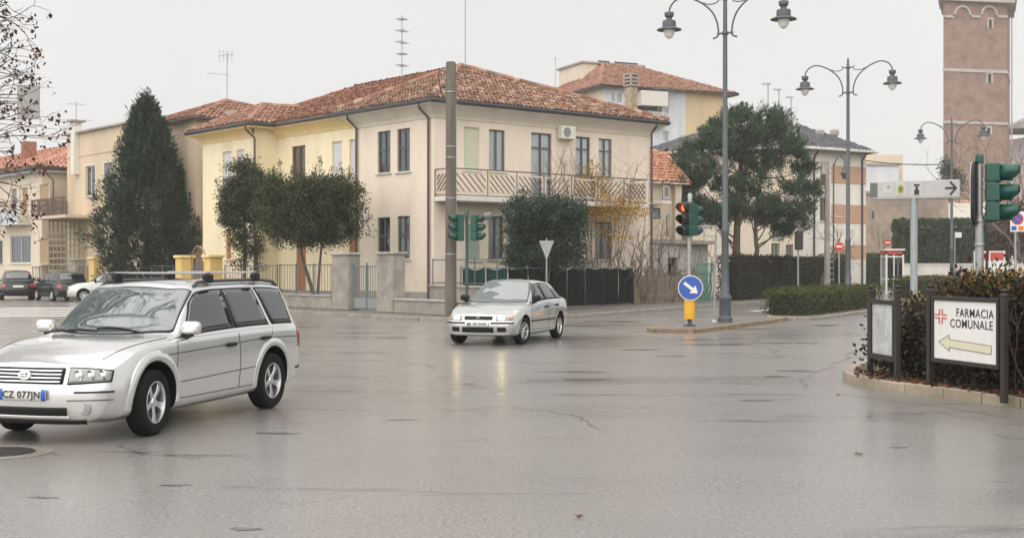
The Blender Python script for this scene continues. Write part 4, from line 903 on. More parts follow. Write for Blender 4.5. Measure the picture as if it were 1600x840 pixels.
# island signal with red lamp
x, y = XY(1077, 34.9); S2 = thing('traffic_light', 'traffic light on the island showing red above the blue arrow disc', 'traffic light', (x, y, .12))
q = MB(); q.tube([(x, y, .12), (x, y, 2.55)], .055, 12); q.lathe([(.12, 0), (.12, .05), (.07, .1)], (x, y, .12), 14)
for z in (1.75, 2.1): q.lathe([(.062, 0), (.066, .01), (.066, .04), (.062, .05)], (x, y, z), 12)
q.lathe([(.06, 0), (.07, .2), (.04, .26)], (x+.02, y, 3.45), 10); q.tube([(x+.02, y, 2.5), (x+.02, y, 3.5)], .04, 8); q.build('post', M_STEEL, S2, smooth=True)
signal_head(S2, (x-.06, y-.06, 3.0), 228, lit=0, s=1.0); signal_head(S2, (x+.1, y+.2, 2.98), 42, s=.92)
# right foreground signal
x, y = XY(1530.5, 18.8); S3 = thing('traffic_light', 'large green traffic light with deep visors turned right, in the right foreground', 'traffic light', (x, y, .13))
q = MB(); q.tube([(x, y, .13), (x, y, 2.45)], .06, 14); q.tube([(x, y, 2.4), (x, y, 3.25)], .045, 10)
for z in (1.35, 2.0, 2.35): q.lathe([(.064, 0), (.07, .01), (.07, .04), (.064, .05)], (x, y, z), 14)
q.build('post', M_STEEL, S3, smooth=True)
q = MB(); q.lathe([(.055, 0), (.06, .02), (.06, .1), (.05, .13), (0, .13)], (x+.0, y, 3.22), 12); q.build('post_cap', M_GREEN, S3)
signal_head(S3, (x+.2, y-.02, 2.79), -28, s=.93)
q = MB(); pl_ = []
for a_ in np.linspace(0, 2*math.pi, 25)[:-1]:
    ex = .3; c_, s_ = math.cos(a_), math.sin(a_); pl_.append((x-.045, y+ex*np.sign(c_)*abs(c_)**.7, 2.78+.47*np.sign(s_)*abs(s_)**.55))
Mr = Matrix.Rotation(R(-27), 3, 'Z'); pl_ = [Vector((x-.05, y, 0))+Mr @ Vector((0, p[1]-y, p[2])) for p in pl_]
q.prism(pl_, Mr @ Vector((-.04, 0, 0))); q.build('backing_plate', M_BLACK, S3, bevel=.008)
q = MB(); q.prism([p+Mr @ Vector((-.042, 0, 0)) for p in pl_], Mr @ Vector((-.006, 0, 0))); q.build('plate_face', M_WHITEP, S3)
q = MB(); q.tube(spline([(x+.06, y-.03, 2.3), (x+.1, y-.06, 2.1), (x+.08, y-.07, 1.7), (x+.1, y-.06, 1.45)]), .02, 6); q.build('cable', M_BLACK, S3)

def disc_mesh(q, c, r, n2, th=.01, k=32):
    """upright disc facing -n2"""
    M_ = Matrix.Rotation(math.atan2(n2[1], n2[0]), 3, 'Z') @ Matrix.Rotation(R(90), 3, 'Y')
    q.lathe([(r, 0), (r, th), (0, th)], c, k, M_); return q
# blue arrow disc with yellow bollard, on the island signal's kerb nose
fx, fy = -.12, -1.0
x, y = XY(1077.5, 34.45); KB = thing('keep_right_bollard', 'yellow bollard carrying a round blue sign with white diagonal arrow', 'road sign', (x, y, .12))
q = MB(); q.tube([(x, y, .12), (x, y, .4)], .06, 12); q.box((x, y, .135), (.3, .3, .03)); q.build('foot', mat('foot_dark', (.09, .07, .09), .6), KB)
q = MB(); q.lathe([(.0, .3), (.14, .3), (.145, .33), (.145, .82), (.14, .84), (0, .84)], (x, y, 0), 20); q.build('bollard_body', M_YELP, KB, smooth=True)
zc = ZZ(449.5, 34.3); r_ = .335
q = MB(); disc_mesh(q, (x, y-.17, zc), r_, (fx, fy), .012); sg = q.build('disc', M_WHITEP, KB)
q = MB(); disc_mesh(q, (x-.001, y-.184, zc), r_*.93, (fx, fy), .006); q.build('blue_face', M_BLUE, sg)
ar = [(-.22, .04), (.06, .04), (.06, .13), (.24, 0), (.06, -.13), (.06, -.04), (-.22, -.04)]; ca, sa = math.cos(R(-38)), math.sin(R(-38))
q = MB(); q.prism([(x+(a_*ca-b_*sa), y-.206-.12*(a_*ca-b_*sa), zc+(a_*sa+b_*ca)) for a_, b_ in ar], (0, .006, 0)); q.build('arrow', M_WHITEP, sg)
# bare steel frame post on the island
x, y = XY(1116, 36.7); FP_ = thing('sign_frame', 'thin steel post with small rectangular frame between island signal and near lamp', 'post', (x, y, .12))
q = MB(); q.tube([(x, y, .12), (x+.05, y, ZZ(352, 36.7))], .03, 8); q.lathe([(.1, 0), (.08, .05), (.04, .08)], (x, y, .12), 10)
q.build('post', M_STEEL, FP_)
q = MB()
for a_, b_ in (((1100, 352), (1121, 354)), ((1100, 368), (1121, 369)), ((1100, 352), (1100, 368))): q.bar(P(*a_, 36.68), P(*b_, 36.68), .02)
q.build('frame', M_STEEL, FP_)
# timber pole by the corner
x, y = XY(704.5, 41.2); TP = thing('utility_pole', 'thick grey timber utility pole in front of the pink corner house', 'utility pole', (x, y, .12))
q = MB(); q.lathe([(.19, 0), (.175, 3), (.16, ZZ(99, 41.2)-.12), (.14, ZZ(98, 41.2)-.1), (0, ZZ(98, 41.2)-.1)], (x, y, .12), 16); q.build('pole', M_WOODP, TP, smooth=True)
q = MB(); q.tube(spline([(x-.15, y-.05, 7.95), (x-.35, y-.05, 8.0), (x-.38, y-.05, 7.7), (x-.3, y-.1, 7.3), (x-.16, y-.1, 7.1)]), .018, 6); q.build('cable_loop', M_BLACK, TP)
q = MB()
for z in (3.9, 5.2, 5.55, 7.3, 2.1): q.lathe([(.185, 0), (.185, .035)], (x, y, z), 16)
q.build('band', M_STEEL, TP)
q = MB(); q.tube([(x+.17, y-.02, .2), (x+.165, y-.02, 7)], .02, 6); q.build('conduit', M_STEEL, TP)
# give way sign seen from behind
x, y = XY(854, 41.8); GW = thing('give_way_sign', 'grey back of a triangular give way sign over the silver saloon', 'road sign', (x, y, .12))
q = MB(); q.tube([(x, y, .12), (x, y, ZZ(372, 41.8))], .025, 8); q.build('post', M_STEEL, GW)
zt_, zb_ = ZZ(376, 41.8), ZZ(406, 41.8); q = MB(); q.prism([(x-.25, y-.03, zt_), (x+.25, y-.03, zt_), (x, y-.03, zb_)], (0, -.015, 0)); pl_ = q.build('plate', M_STEEL, GW, bevel=.004)
q = MB(); q.bar((x-.2, y-.05, zt_-.08), (x+.2, y-.05, zt_-.08), .012); q.box((x, y-.05, zt_-.3), (.09, .02, .22)); q.build('bracket', M_DGREY, GW)
def noentry(px, py, Y, rpx, label, zb=.12):
    x, y = XY(px, Y); t = thing('no_entry_sign', label, 'road sign', (x, y, zb)); zc = ZZ(py, Y); r_ = rpx/FOC*Y
    q = MB(); q.tube([(x, y, zb), (x, y, zc+r_)], .035, 8); q.build('post', M_STEEL, t)
    q = MB(); disc_mesh(q, (x, y-.05, zc), r_, (0, -1), .012, 24); d = q.build('disc', M_RED, t)
    q = MB(); q.box((x, y-.072, zc), (r_*1.45, .01, r_*.4)); q.build('white_bar', M_WHITEP, d); return t
noentry(1311, 385, 58, 6.8, 'round red no entry sign left of the middle street lamp'); noentry(1386.5, 379, 100, 5.4, 'small red no entry sign above the telephone box')
# pedestrian signal seen from behind
x, y = XY(1247, 60); PS = thing('pedestrian_signal', 'dark pedestrian signal on a slim post before the brown hedge', 'traffic light', (x, y, .12))
q = MB(); q.tube([(x, y, .12), (x, y, ZZ(360, 60))], .045, 8); q.build('post', M_STEEL, PS)
q = MB(); q.box((x+.02, y-.08, ZZ(376, 60)), (.36, .22, .86)); q.box((x, y, ZZ(361, 60)), (.16, .16, .1)); q.build('housing', M_BLACK, PS, bevel=.03)
# concrete pole with ladder rungs and a small hooked lamp
x, y = XY(1292.5, 66); CP = thing('concrete_pole', 'slim concrete pole with brackets beside the banded house', 'utility pole', (x, y, .12))
q = MB(); q.lathe([(.17, 0), (.12, ZZ(252, 66)-.12), (0, ZZ(252, 66)-.1)], (x, y, .12), 10); q.build('pole', M_CONC, CP, smooth=True)
q = MB(); q.box((x-.18, y, ZZ(262, 66)), (.25, .2, .7)); q.box((x-.1, y, ZZ(270, 66)), (.5, .08, .08)); q.build('bracket', M_DGREY, CP)
q = MB(); z1_ = ZZ(400, 66)
for k in range(5): q.box((x+.16, y, z1_-.3*k), (.3, .05, .04))
q.build('rung', M_STEEL, CP)
x, y = XY(1302.5, 72); HL = thing('hooked_lamp', 'small hooked lantern on thin post before the tan bands', 'street lamp', (x, y, .12)); zt_ = ZZ(243, 72)
q = MB(); q.tube(spline([(x, y, .12), (x, y, zt_-1.2), (x+.05, y, zt_-.5), (x+.3, y, zt_), (x+.6, y, zt_-.25), (x+.62, y, zt_-.6)]), .045, 8); q.build('post', M_LAMP, HL)
q = MB(); q.lathe([(.05, .5), (.12, .4), (.14, .2), (.26, .05), (.2, 0), (.15, -.2), (0, -.3)], (x+.62, y, zt_-1.05), 12); q.build('lantern', M_LAMP, HL, smooth=True)
# wires
def wire(label, a_, b_, sag, r=.012):
    a_, b_ = Vector(a_), Vector(b_); pts = [a_.lerp(b_, t_)-Vector((0, 0, sag*4*t_*(1-t_))) for t_ in np.linspace(0, 1, 13)]
    q = MB(); q.tube(pts, r, 5); o = q.build('overhead_wire', M_BLACK); tag(o, label, 'wire'); return o
wire('thin overhead wire from banded house to farthest lamp', P(1346, 250, 84), P(1487, 256, 73), .15, .03)
# far street lights on thin masts
for k, (px, py, Y) in enumerate(((1200, 131, 170), (1217, 140, 180), (1236, 152, 190))):
    x, y = XY(px, Y); t = thing('floodlight_mast', ('leftmost', 'middle', 'rightmost')[k]+' of three faint masts above the pine', 'lamp mast', (x, y, 0), group='masts behind the pine'); z = ZZ(py, Y)
    q = MB(); q.tube([(x, y, 0), (x, y, z)], .09, 6); q.build('mast', M_STEEL, t); q = MB(); q.box((x-.2, y, z), (1.1, .4, .18)); q.build('lamp_head', M_STEEL, t)

# direction sign with black arrow
x, y = XY(1428, 21.5); DS = thing('direction_sign', 'grey direction sign box with black right arrow and small pictograms on a steel post', 'road sign', (x, y, .13))
zt_, zb_ = ZZ(283, 21.5), ZZ(310, 21.5)
q = MB(); q.tube([(x, y, .13), (x, y, zb_+.02)], .06, 14); q.build('post', mat('post_bluegrey', (.33, .37, .39), .45, metal=.3, var=.12, vs=5), DS, smooth=True)
xl, xr = XY(1366, 21.5)[0], XY(1487.5, 21.5)[0]; a_ = Vector((xl, 21.75, 0)); b_ = Vector((xr, 21.15, 0)); d = (b_-a_); n_ = Vector((d.y, -d.x, 0)).normalized(); Z = Vector((0, 0, 1))
q = MB(); q.pp(a_+Z*(zb_+.005), d, n_*-.16, Z*(zt_-zb_)); bx = q.build('box', mat('sign_grey', (.42, .425, .43), .4, var=.1, vs=5), DS, bevel=.006)
q = MB(); q.pp(a_-d.normalized()*.01+Z*(zb_-.012)+n_*.01, d*1.01, n_*-.19, Z*.015); q.build('edge_trim', M_DGREY, bx)
fz = lambda t_, h_: a_+d*t_+n_*.004+Z*(zb_+.005+(zt_-zb_)*h_)
M_BLK = mat('print_black', (.02, .02, .022), .5); M_PW = mat('print_white', (.47, .47, .47), .5)
q = MB()
def strip2(q, p0, p1, wd):
    A2, B2 = fz(*p0), fz(*p1); dd = (B2-A2).normalized(); nn = dd.cross(n_).normalized()*wd; q.prism([A2-nn, B2-nn, B2+nn, A2+nn], n_*.003)
for p0, p1 in (((.845, .52), (.968, .52)), ((.9, .88), (.968, .5)), ((.9, .14), (.968, .54))): strip2(q, p0, p1, .016)
q.build('arrow', M_BLK, bx)
q = MB(); q.prism([fz(.0, .08), fz(.085, .08), fz(.085, .92), fz(0, .92)], n_*.002); q.build('end_patch', mat('box_end_darkgrey', (.12, .125, .12), .6), bx)  # dark strip on the front, drawn for the box's dark left side
for t0_, t1_ in ((.15, .27), (.29, .41), (.47, .59)):
    q = MB(); q.prism([fz(t0_, .15), fz(t1_, .15), fz(t1_, .9), fz(t0_, .9)], n_*.002); q.build('pictogram_plate', M_PW, bx)
textmesh('III', .07, 'pictogram', M_BLK, bx, fz(.21, .66)+n_*.004, d, Z); textmesh('- -', .09, 'pictogram', M_BLK, bx, fz(.21, .3)+n_*.004, d, Z)
q = MB(); c_ = fz(.35, .52)+n_*.003
q.prism([c_+d.normalized()*(.055*math.cos(t_))+Z*(.085*math.sin(t_)) for t_ in np.linspace(0, 2*math.pi, 15)[:-1]], n_*.002); q.build('pictogram', mat('print_yellow', (.38, .36, .10), .5), bx)
q = MB(); q.prism([c_+n_*.003+d.normalized()*(.03*math.cos(t_))+Z*(.05*math.sin(t_)) for t_ in np.linspace(0, 2*math.pi, 13)[:-1]], n_*.002); q.build('pictogram', mat('print_olive', (.12, .16, .04), .5), bx)
q = MB(); c_ = fz(.53, .5)+n_*.003; dh = d.normalized()
for (u0, u1, h0_, h1_) in ((-.04, .04, -.09, -.01), (-.02, .02, -.01, .05), (-.05, .05, .055, .085)): q.prism([c_+dh*u0+Z*h0_, c_+dh*u1+Z*h0_, c_+dh*u1+Z*h1_, c_+dh*u0+Z*h1_], n_*.002)
q.build('pictogram', M_BLK, bx)

# pharmacy board
FA = thing('pharmacy_sign', 'white pharmacy board with red cross and cream arrow in a dark timber frame', 'sign', G(1510, 612, .13))
pA, pB = Vector(G(1453, 601, .13)), Vector(G(1569, 619, .13))
d = pB-pA; d.z = 0; ln = d.length; dh = d.normalized(); n_ = Vector((dh.y, -dh.x, 0)); n_ = -n_ if n_.y > 0 else n_
for p, px, py in ((pA, 1453, 455), (pB, 1569, 463)):
    zt_ = ZZ(py, p.y); q = MB(); q.box((p.x, p.y, (zt_+.05)/2), (.075, .075, zt_-.05), math.atan2(dh.y, dh.x)); po = q.build('post', M_BRWN, FA, bevel=.006)
    q = MB(); q.lathe([(.055, 0), (.055, .02), (.03, .045), (.05, .075), (0, .1)], (p.x, p.y, zt_), 12); q.build('finial', M_BRWN, po)
k = lambda s_, z, e=0: Vector((pA.x+dh.x*s_+n_.x*e, pA.y+dh.y*s_+n_.y*e, z))
zt_, zb_ = .13+1.22, .13+.36
zt_ = ZZ(470, 16.5); zb_ = ZZ(562, 16.5)
s0, s1 = .085, ln-.065
q = MB()
for a0, a1, b0, b1 in ((s0, s1, zt_, zt_+.055), (s0, s1, zb_-.055, zb_), (s0, s0+.045, zb_, zt_), (s1-.045, s1, zb_, zt_)): q.pp(k(a0, b0, -.02), dh*(a1-a0), n_*.06, Z*(b1-b0))
fr = q.build('frame', M_BRWN, FA, bevel=.004)
q = MB(); q.pp(k(s0+.04, zb_-.01, -.015), dh*(s1-s0-.08), n_*.035, Z*(zt_-zb_+.02)); bo = q.build('board', mat('board_white', (.72, .72, .71), .4, var=.05, vs=4), FA)
W_ = s1-s0-.09; H_ = zt_-zb_; bp_ = lambda u, v, e=.024: k(s0+.045+u*W_, zb_+v*H_, e)
textmesh('FARMACIA', .158*H_/.78, 'lettering', M_BLK, bo, bp_(.66, .80), dh, Z, bold=.0015, sx=1.0); textmesh('COMUNALE', .158*H_/.78, 'lettering', M_BLK, bo, bp_(.605, .615), dh, Z, bold=.0015, sx=1.02)
M_PRED = mat('print_red', (.62, .12, .09), .5)
q = MB(); cc = (.115, .725); a_ = .012
for sx in (-1, 1):
    for sy in (-1, 1):
        for (u0, u1, v0, v1) in ((.014, .10, .018, .04), (.014, .034, .018, .13)):
            us = sorted((cc[0]+sx*u0, cc[0]+sx*u1)); vv = sorted((cc[1]+sy*v0, cc[1]+sy*v1)); q.prism([bp_(us[0], vv[0]), bp_(us[1], vv[0]), bp_(us[1], vv[1]), bp_(us[0], vv[1])], n_*.002)
q.build('red_cross', M_PRED, bo)
apt = [(.085, .29), (.26, .42), (.26, .34), (.92, .30), (.92, .16), (.26, .21), (.26, .14)]
q = MB(); q.prism([bp_(*p_) for p_ in apt], n_*.002); aw = q.build('arrow', mat('print_cream', (.64, .60, .46), .5), bo)
q = MB(); n_p = len(apt)
for i in range(n_p):
    A2, B2 = bp_(*apt[i], .027), bp_(*apt[(i+1) % n_p], .027); dd = (B2-A2).normalized(); nn = dd.cross(n_).normalized()*.0028; q.prism([A2-nn, B2-nn, B2+nn, A2+nn], n_*.0015)
q.build('arrow_outline', M_BLK, aw)
# weathered notice board
NB = thing('notice_board', 'weathered blank notice board in dark timber frame beside the pharmacy board', 'notice board', G(1385, 588, .13))
pA, pB = Vector(G(1357, 585, .13)), Vector(G(1402, 594, .13)); pA.x += .03
d = pB-pA; d.z = 0; ln = d.length; dh = d.normalized(); n_ = Vector((dh.y, -dh.x, 0)); n_ = -n_ if n_.y > 0 else n_
for p, px, py in ((pA, 1357, 456), (pB, 1402, 456)):
    zt_ = ZZ(py, p.y); q = MB(); q.box((p.x, p.y, (zt_+.05)/2), (.075, .075, zt_-.05), math.atan2(dh.y, dh.x)); po = q.build('post', M_BRWN, NB, bevel=.006)
    q = MB(); q.lathe([(.055, 0), (.055, .02), (.03, .045), (.05, .075), (0, .1)], (p.x, p.y, zt_), 12); q.build('finial', M_BRWN, po)
k = lambda s_, z, e=0: Vector((pA.x+dh.x*s_+n_.x*e, pA.y+dh.y*s_+n_.y*e, z))
zt_, zb_ = ZZ(467, pA.y), ZZ(552, pA.y); s0, s1 = .045, ln-.045
q = MB()
for a0, a1, b0, b1 in ((s0, s1, zt_-.06, zt_), (s0, s1, zb_-.06, zb_+.02), (s0, s0+.05, zb_, zt_-.06), (s1-.05, s1, zb_, zt_-.06)): q.pp(k(a0, b0, -.03), dh*(a1-a0), n_*.07, Z*(b1-b0))
q.build('frame', M_BRWN, NB, bevel=.004)
q = MB(); q.pp(k(s0+.03, zb_, -.02), dh*(s1-s0-.06), n_*.03, Z*(zt_-zb_-.03)); q.build('panel', mat('panel_zinc', (.52, .53, .54), .5, var=.3, vs=9, dirt=.5, bump=.2, bs=30), NB)
q = MB(); p = k(.14, 0, -.25); q.box((p.x, p.y, .42), (.05, .05, .8)); q.build('prop', M_BRWN, NB)

# telephone box
x, y = XY(1394, 80); TB = thing('telephone_box', 'white framed glass telephone box beyond the second hedge', 'telephone box', (x, y, .0))
w2, h2 = .52, ZZ(391, 80)
q = MB()
for sx in (-1, 1):
    for sy in (-1, 1): q.box((x+sx*w2, y+sy*w2, h2/2), (.1, .1, h2))
for sx, sy, dx, dy in ((0, -1, 1.1, .08), (0, 1, 1.1, .08), (-1, 0, .08, 1.1), (1, 0, .08, 1.1)):
    for z in (.15, .95, h2-.4): q.box((x+sx*w2, y+sy*w2, z), (dx*.92, dy, .08) if dx > .5 else (dx, dy*.92, .08))
q.box((x-.05, y-w2, h2/2), (.07, .07, h2-.3)); q.build('frame', M_WHITEP, TB)
q = MB(); q.box((x, y, h2+.04), (1.25, 1.25, .1)); q.build('roof', M_WHITEP, TB); q = MB(); q.box((x, y, h2-.15), (1.14, 1.14, .2)); q.build('fascia', M_RED, TB)
for sx, sy in ((0, -1), (-1, 0), (1, 0), (0, 1)):
    q = MB(); q.box((x+sx*w2, y+sy*w2, h2/2), (.92 if sy else .015, .92 if sx else .015, h2-.5)); q.build('pane', M_GLASS, TB)
q = MB(); q.box((x+.15, y+.25, 1.5), (.4, .25, .7)); q.build('telephone', M_BLACK, TB)
# red headed billboard, bus stop flag, parking sign, round mirror back
x, y = XY(1546, 92); BB_ = thing('billboard', 'white billboard with two red header panels before the boundary wall', 'billboard', (x, y, 0)); zt_, zb_ = ZZ(392, 92), ZZ(437, 92); wd = 48/FOC*92
q = MB()
for s in (-1, 1): q.box((x+s*wd/2, y+.04, (zt_+.05)/2), (.1, .1, zt_+.05))
q.build('post', M_STEEL, BB_)
q = MB(); q.box((x, y, (zt_+zb_)/2), (wd, .05, zt_-zb_)); bd_ = q.build('panel', M_WHITEP, BB_)
for s, lb in ((-1, ''), (1, '')): q = MB(); q.box((x+s*wd*.24, y-.04, zt_-.38), (wd*.43, .02, .55)); q.build('red_panel', mat('poster_red', (.55, .06, .05), .6, var=.5, vs=5, stretch=(3, 1, 6)), bd_)
x, y = XY(1492, 86); BS = thing('bus_stop_flag', 'slim post with small white flag sign behind the farthest lamp', 'road sign', (x, y, 0))
q = MB(); q.tube([(x, y, 0), (x, y, ZZ(362, 86))], .04, 8); q.build('post', M_STEEL, BS); q = MB(); q.box((x+.22, y-.06, ZZ(367, 86)), (.42, .03, .36)); q.build('flag', M_WHITEP, BS)
x, y = XY(1491, 84); RM = thing('round_sign', 'round dark grey sign back low beside the farthest lamp', 'road sign', (x+.1, y, 0))
q = MB(); disc_mesh(q, (x+.1, y-.1, ZZ(432, 84)), .36, (0, -1), .02, 24); q.build('disc', mat('sign_back', (.10, .115, .12), .5), RM); q = MB(); q.tube([(x+.1, y, 0), (x+.1, y, ZZ(425, 84))], .04, 8); q.build('post', M_STEEL, RM)
x, y = XY(1586.5, 33); PK = thing('parking_sign', 'white plate with round no parking symbol at the right edge', 'road sign', (x, y, 0)); zt_, zb_ = ZZ(330.5, 33), ZZ(362, 33)
q = MB(); q.tube([(x, y, 0), (x, y, zt_-.02)], .03, 8); q.build('post', M_STEEL, PK)
q = MB(); q.box((x+.03, y-.05, (zt_+zb_)/2), (.36, .015, zt_-zb_)); pk_ = q.build('plate', M_WHITEP, PK)
zc = zt_-.19; q = MB(); disc_mesh(q, (x+.03, y-.06, zc), .155, (0, -1), .004, 24); q.build('red_ring', M_RED, pk_); q = MB(); disc_mesh(q, (x+.03, y-.066, zc), .12, (0, -1), .004, 24); q.build('blue_face', M_BLUE, pk_)
q = MB(); q.prism([(x+.03-.09-.015, y-.074, zc+.08-.015), (x+.03-.09+.015, y-.074, zc+.08+.015), (x+.03+.09+.015, y-.074, zc-.08+.015), (x+.03+.09-.015, y-.074, zc-.08-.015)], (0, .003, 0)); q.build('red_bar', M_RED, pk_)
q = MB(); q.box((x-.06, y-.062, zb_+.09), (.13, .006, .11)); q.build('blue_square', M_BLUE, pk_); q = MB(); q.box((x+.12, y-.062, zb_+.09), (.13, .006, .11)); q.build('orange_square', mat('sign_orange', (.62, .18, .02), .4), pk_)
x, y = XY(46, 24); RP = thing('road_sign_back', 'square grey back of a road sign behind the leafy twigs', 'road sign', (XY(-40, 24)[0], 24, 0))
xs = XY(-40, 24)[0]; zc = ZZ(160, 24)
q = MB(); q.tube([(xs, 24, 0), (xs, 24, zc+.2)], .06, 10); q.bar((xs, 24, zc), (x, 24, zc), .03); q.build('post', M_STEEL, RP); q = MB(); q.box((x, 23.95, zc), (.42, .03, .64)); q.build('plate', mat('sign_back_pale', (.34, .35, .34), .5, var=.1, vs=5), RP, bevel=.006)

# ------------------------------------------------------------------ garden walls, fences, gate
fo = Vector((-2.09, 41.6)); fU = Vector((-.595, .804))
def FL(px):
    k_ = (px-800)/FOC; return (k_*fo.y-fo.x)/(fU.x-k_*fU.y)
def FPt(s, z, e=0): return Vector((fo.x+fU.x*s+.804*e, fo.y+fU.y*s+.595*e, z))     # e: into the garden
FU3 = Vector((fU.x, fU.y, 0)); FN3 = Vector((.804, .595, 0))
M_FEN = mat('fence_iron', (.10, .105, .11), .55, metal=.3); M_FENG = mat('fence_greenblue', (.10, .15, .155), .55)
def lowwall(name, label, sa, sb, h, th=.3, e=0, m=None):
    t = thing(name, label, 'wall', FPt(sa, ZG, e)); q = MB(); q.pp(FPt(sa, ZG, e), FU3*(sb-sa), FN3*th, Z*(h-ZG)); q.build('wall', m or M_CONC, t, bevel=.015)
    q = MB(); q.pp(FPt(sa-.02, h, e-.04), FU3*(sb-sa+.04), FN3*(th+.08), Z*.07); q.build('coping', M_DGREY, t, bevel=.01); return t
def railing(name, label, sa, sb, z0, z1, e=.15, gap=1.5, m=None, bars=0):
    t = thing(name, label, 'fence', FPt(sa, z0, e)); m = m or M_FEN
    n_ = max(1, round((sb-sa)/gap))
    for i in range(n_+1): q = MB(); q.bar(FPt(sa+(sb-sa)*i/n_, z0, e), FPt(sa+(sb-sa)*i/n_, z1+.05, e), .022); q.build('post', m, t)
    for z in (z0+.1, z1): q = MB(); q.bar(FPt(sa, z, e), FPt(sb, z, e), .018); q.build('rail', m, t)
    if bars:
        k_ = int((sb-sa)/bars)
        for i in range(k_): q = MB(); q.bar(FPt(sa+bars*(i+.5), z0+.1, e), FPt(sa+bars*(i+.5), z1, e), .008); q.build('bar', m, t)
    return t
s0, s1 = FL(545), FL(517.5); s2, s3 = FL(615), FL(587.5)
lowwall('garden_wall', 'mossy low concrete garden wall left of the gate', s1+.0, FL(430), .58); railing('iron_fence', 'iron rail fence on the wall left of the gate', s1+.2, FL(432), .65, 1.78, bars=.24)
lowwall('garden_wall', 'mossy low concrete garden wall between gate and timber pole', -.9, s2, .55); lowwall('garden_wall', 'taller grey wall set back behind the timber pole', -.6, s2-.1, 1.0, e=1.4); railing('iron_fence', 'wire fence on the set back wall below the pink house', -.6, s2-.1, 1.05, 1.95, e=1.55, gap=1.3)
for (sa, sb, nm) in ((s0, s1, 'left'), (s2, s3, 'right')):
    t = thing('gate_pillar', 'stained square concrete gate pillar on the '+nm+' of the iron gate', 'pillar', FPt((sa+sb)/2, ZG, .2)); sa, sb = min(sa, sb), max(sa, sb)
    q = MB(); q.pp(FPt(sa+.04, ZG, 0), FU3*(sb-sa-.08), FN3*.5, Z*2.02); q.build('shaft', M_CONC, t, bevel=.02); q = MB(); q.pp(FPt(sa-.02, ZG+2.02, -.06), FU3*(sb-sa+.04), FN3*.62, Z*.09); q.build('cap', M_DGREY, t, bevel=.015)
t = thing('garden_gate', 'double iron garden gate between the two concrete pillars', 'gate', FPt((s0+s3)/2, ZG, .2)); sa, sb = s3+.02, s0-.02
for (p, r_) in ((sa, (sa+sb)/2-.02), ((sa+sb)/2+.02, sb)):
    q = MB()
    for z in (.2, .62, 1.72): q.bar(FPt(p, z, .2), FPt(r_, z, .2), .022)
    for s in (p, r_): q.bar(FPt(s, .16, .2), FPt(s, 1.85, .2), .026)
    lf = q.build('leaf', M_FENG, t)
    q = MB(); q.pp(FPt(p, .22, .19), FU3*(r_-p), FN3*.015, Z*.4); q.build('kick_panel', mat('gate_panel', (.22, .24, .24), .5), lf)
    k_ = 6
    for i in range(k_): s = p+(r_-p)*(i+.5)/k_; q = MB(); q.bar(FPt(s, .62, .2), FPt(s, 1.72, .2), .01); q.build('bar', M_FENG, lf)
# walls and pillars further up the left street
M_PIL = mat('pillar_yellow', (.66, .47, .17), .8, var=.12, vs=2)
lowwall('garden_wall', 'plain garden wall along the yellow house frontage', FL(430), FL(345), .75); railing('iron_fence', 'iron fence along the yellow house frontage', FL(430)+.1, FL(345)-.1, .8, 1.75, bars=.3)
for k_, px in enumerate((278.5, 323)):
    s = FL(px); t = thing('gate_pillar', 'squat yellow gate pillar, '+('left' if k_ == 0 else 'right')+' of the arched gate', 'pillar', FPt(s, ZG, .2)); hw = .36
    q = MB(); q.pp(FPt(s-hw, ZG, 0), FU3*hw*2, FN3*.6, Z*2.0); q.build('shaft', M_PIL, t, bevel=.02); q = MB(); q.pp(FPt(s-hw-.08, ZG+2.0, -.08), FU3*(hw*2+.16), FN3*.76, Z*.13); q.build('cap', mat('cap_yellow', (.74, .56, .25), .8), t, bevel=.02)
sa, sb = FL(312), FL(289); t = thing('arched_gate', 'iron gate with arched hoop between the yellow pillars', 'gate', FPt((sa+sb)/2, ZG, .3)); sm = (sa+sb)/2; rr = abs(sb-sa)/2
q = MB(); q.tube([FPt(sm+rr*math.cos(a_), 1.9+.75*math.sin(a_), .3) for a_ in np.linspace(0, math.pi, 13)], .035, 6); q.build('hoop', mat('hoop_tan', (.30, .20, .10), .7), t)
for i in range(8): s = min(sa, sb)+.1+(abs(sb-sa)-.2)*i/7; q = MB(); q.bar(FPt(s, .2, .3), FPt(s, 1.75+.2*(i % 2), .3), .02); q.build('bar', M_FEN, t)
q = MB(); q.bar(FPt(sa, 1.0, .3), FPt(sb, 1.0, .3), .025); q.bar(FPt(sa, 1.6, .3), FPt(sb, 1.6, .3), .025); q.build('rail', M_FEN, t)
lowwall('garden_wall', 'low wall under the dark conifer', FL(268), FL(155), .7); railing('iron_fence', 'spiked iron fence under the dark conifer', FL(268)+.1, FL(155)-.1, .8, 1.75, bars=.35)
s = FL(142.5); t = thing('gate_pillar', 'orange yellow pillar beside the garden lattice', 'pillar', FPt(s, ZG, .2)); q = MB(); q.pp(FPt(s-.42, ZG, 0), FU3*.84, FN3*.6, Z*2.0); q.build('shaft', M_PIL, t, bevel=.02); q = MB(); q.pp(FPt(s-.5, ZG+2.0, -.08), FU3*1.0, FN3*.76, Z*.12); q.build('cap', MATS['cap_yellow'], t, bevel=.02)
lowwall('garden_wall', 'low rendered wall behind the parked dark cars', FL(135), FL(-40), .9); railing('iron_fence', 'iron fence behind the parked dark cars', FL(133), FL(-40), .95, 1.7, bars=.4)
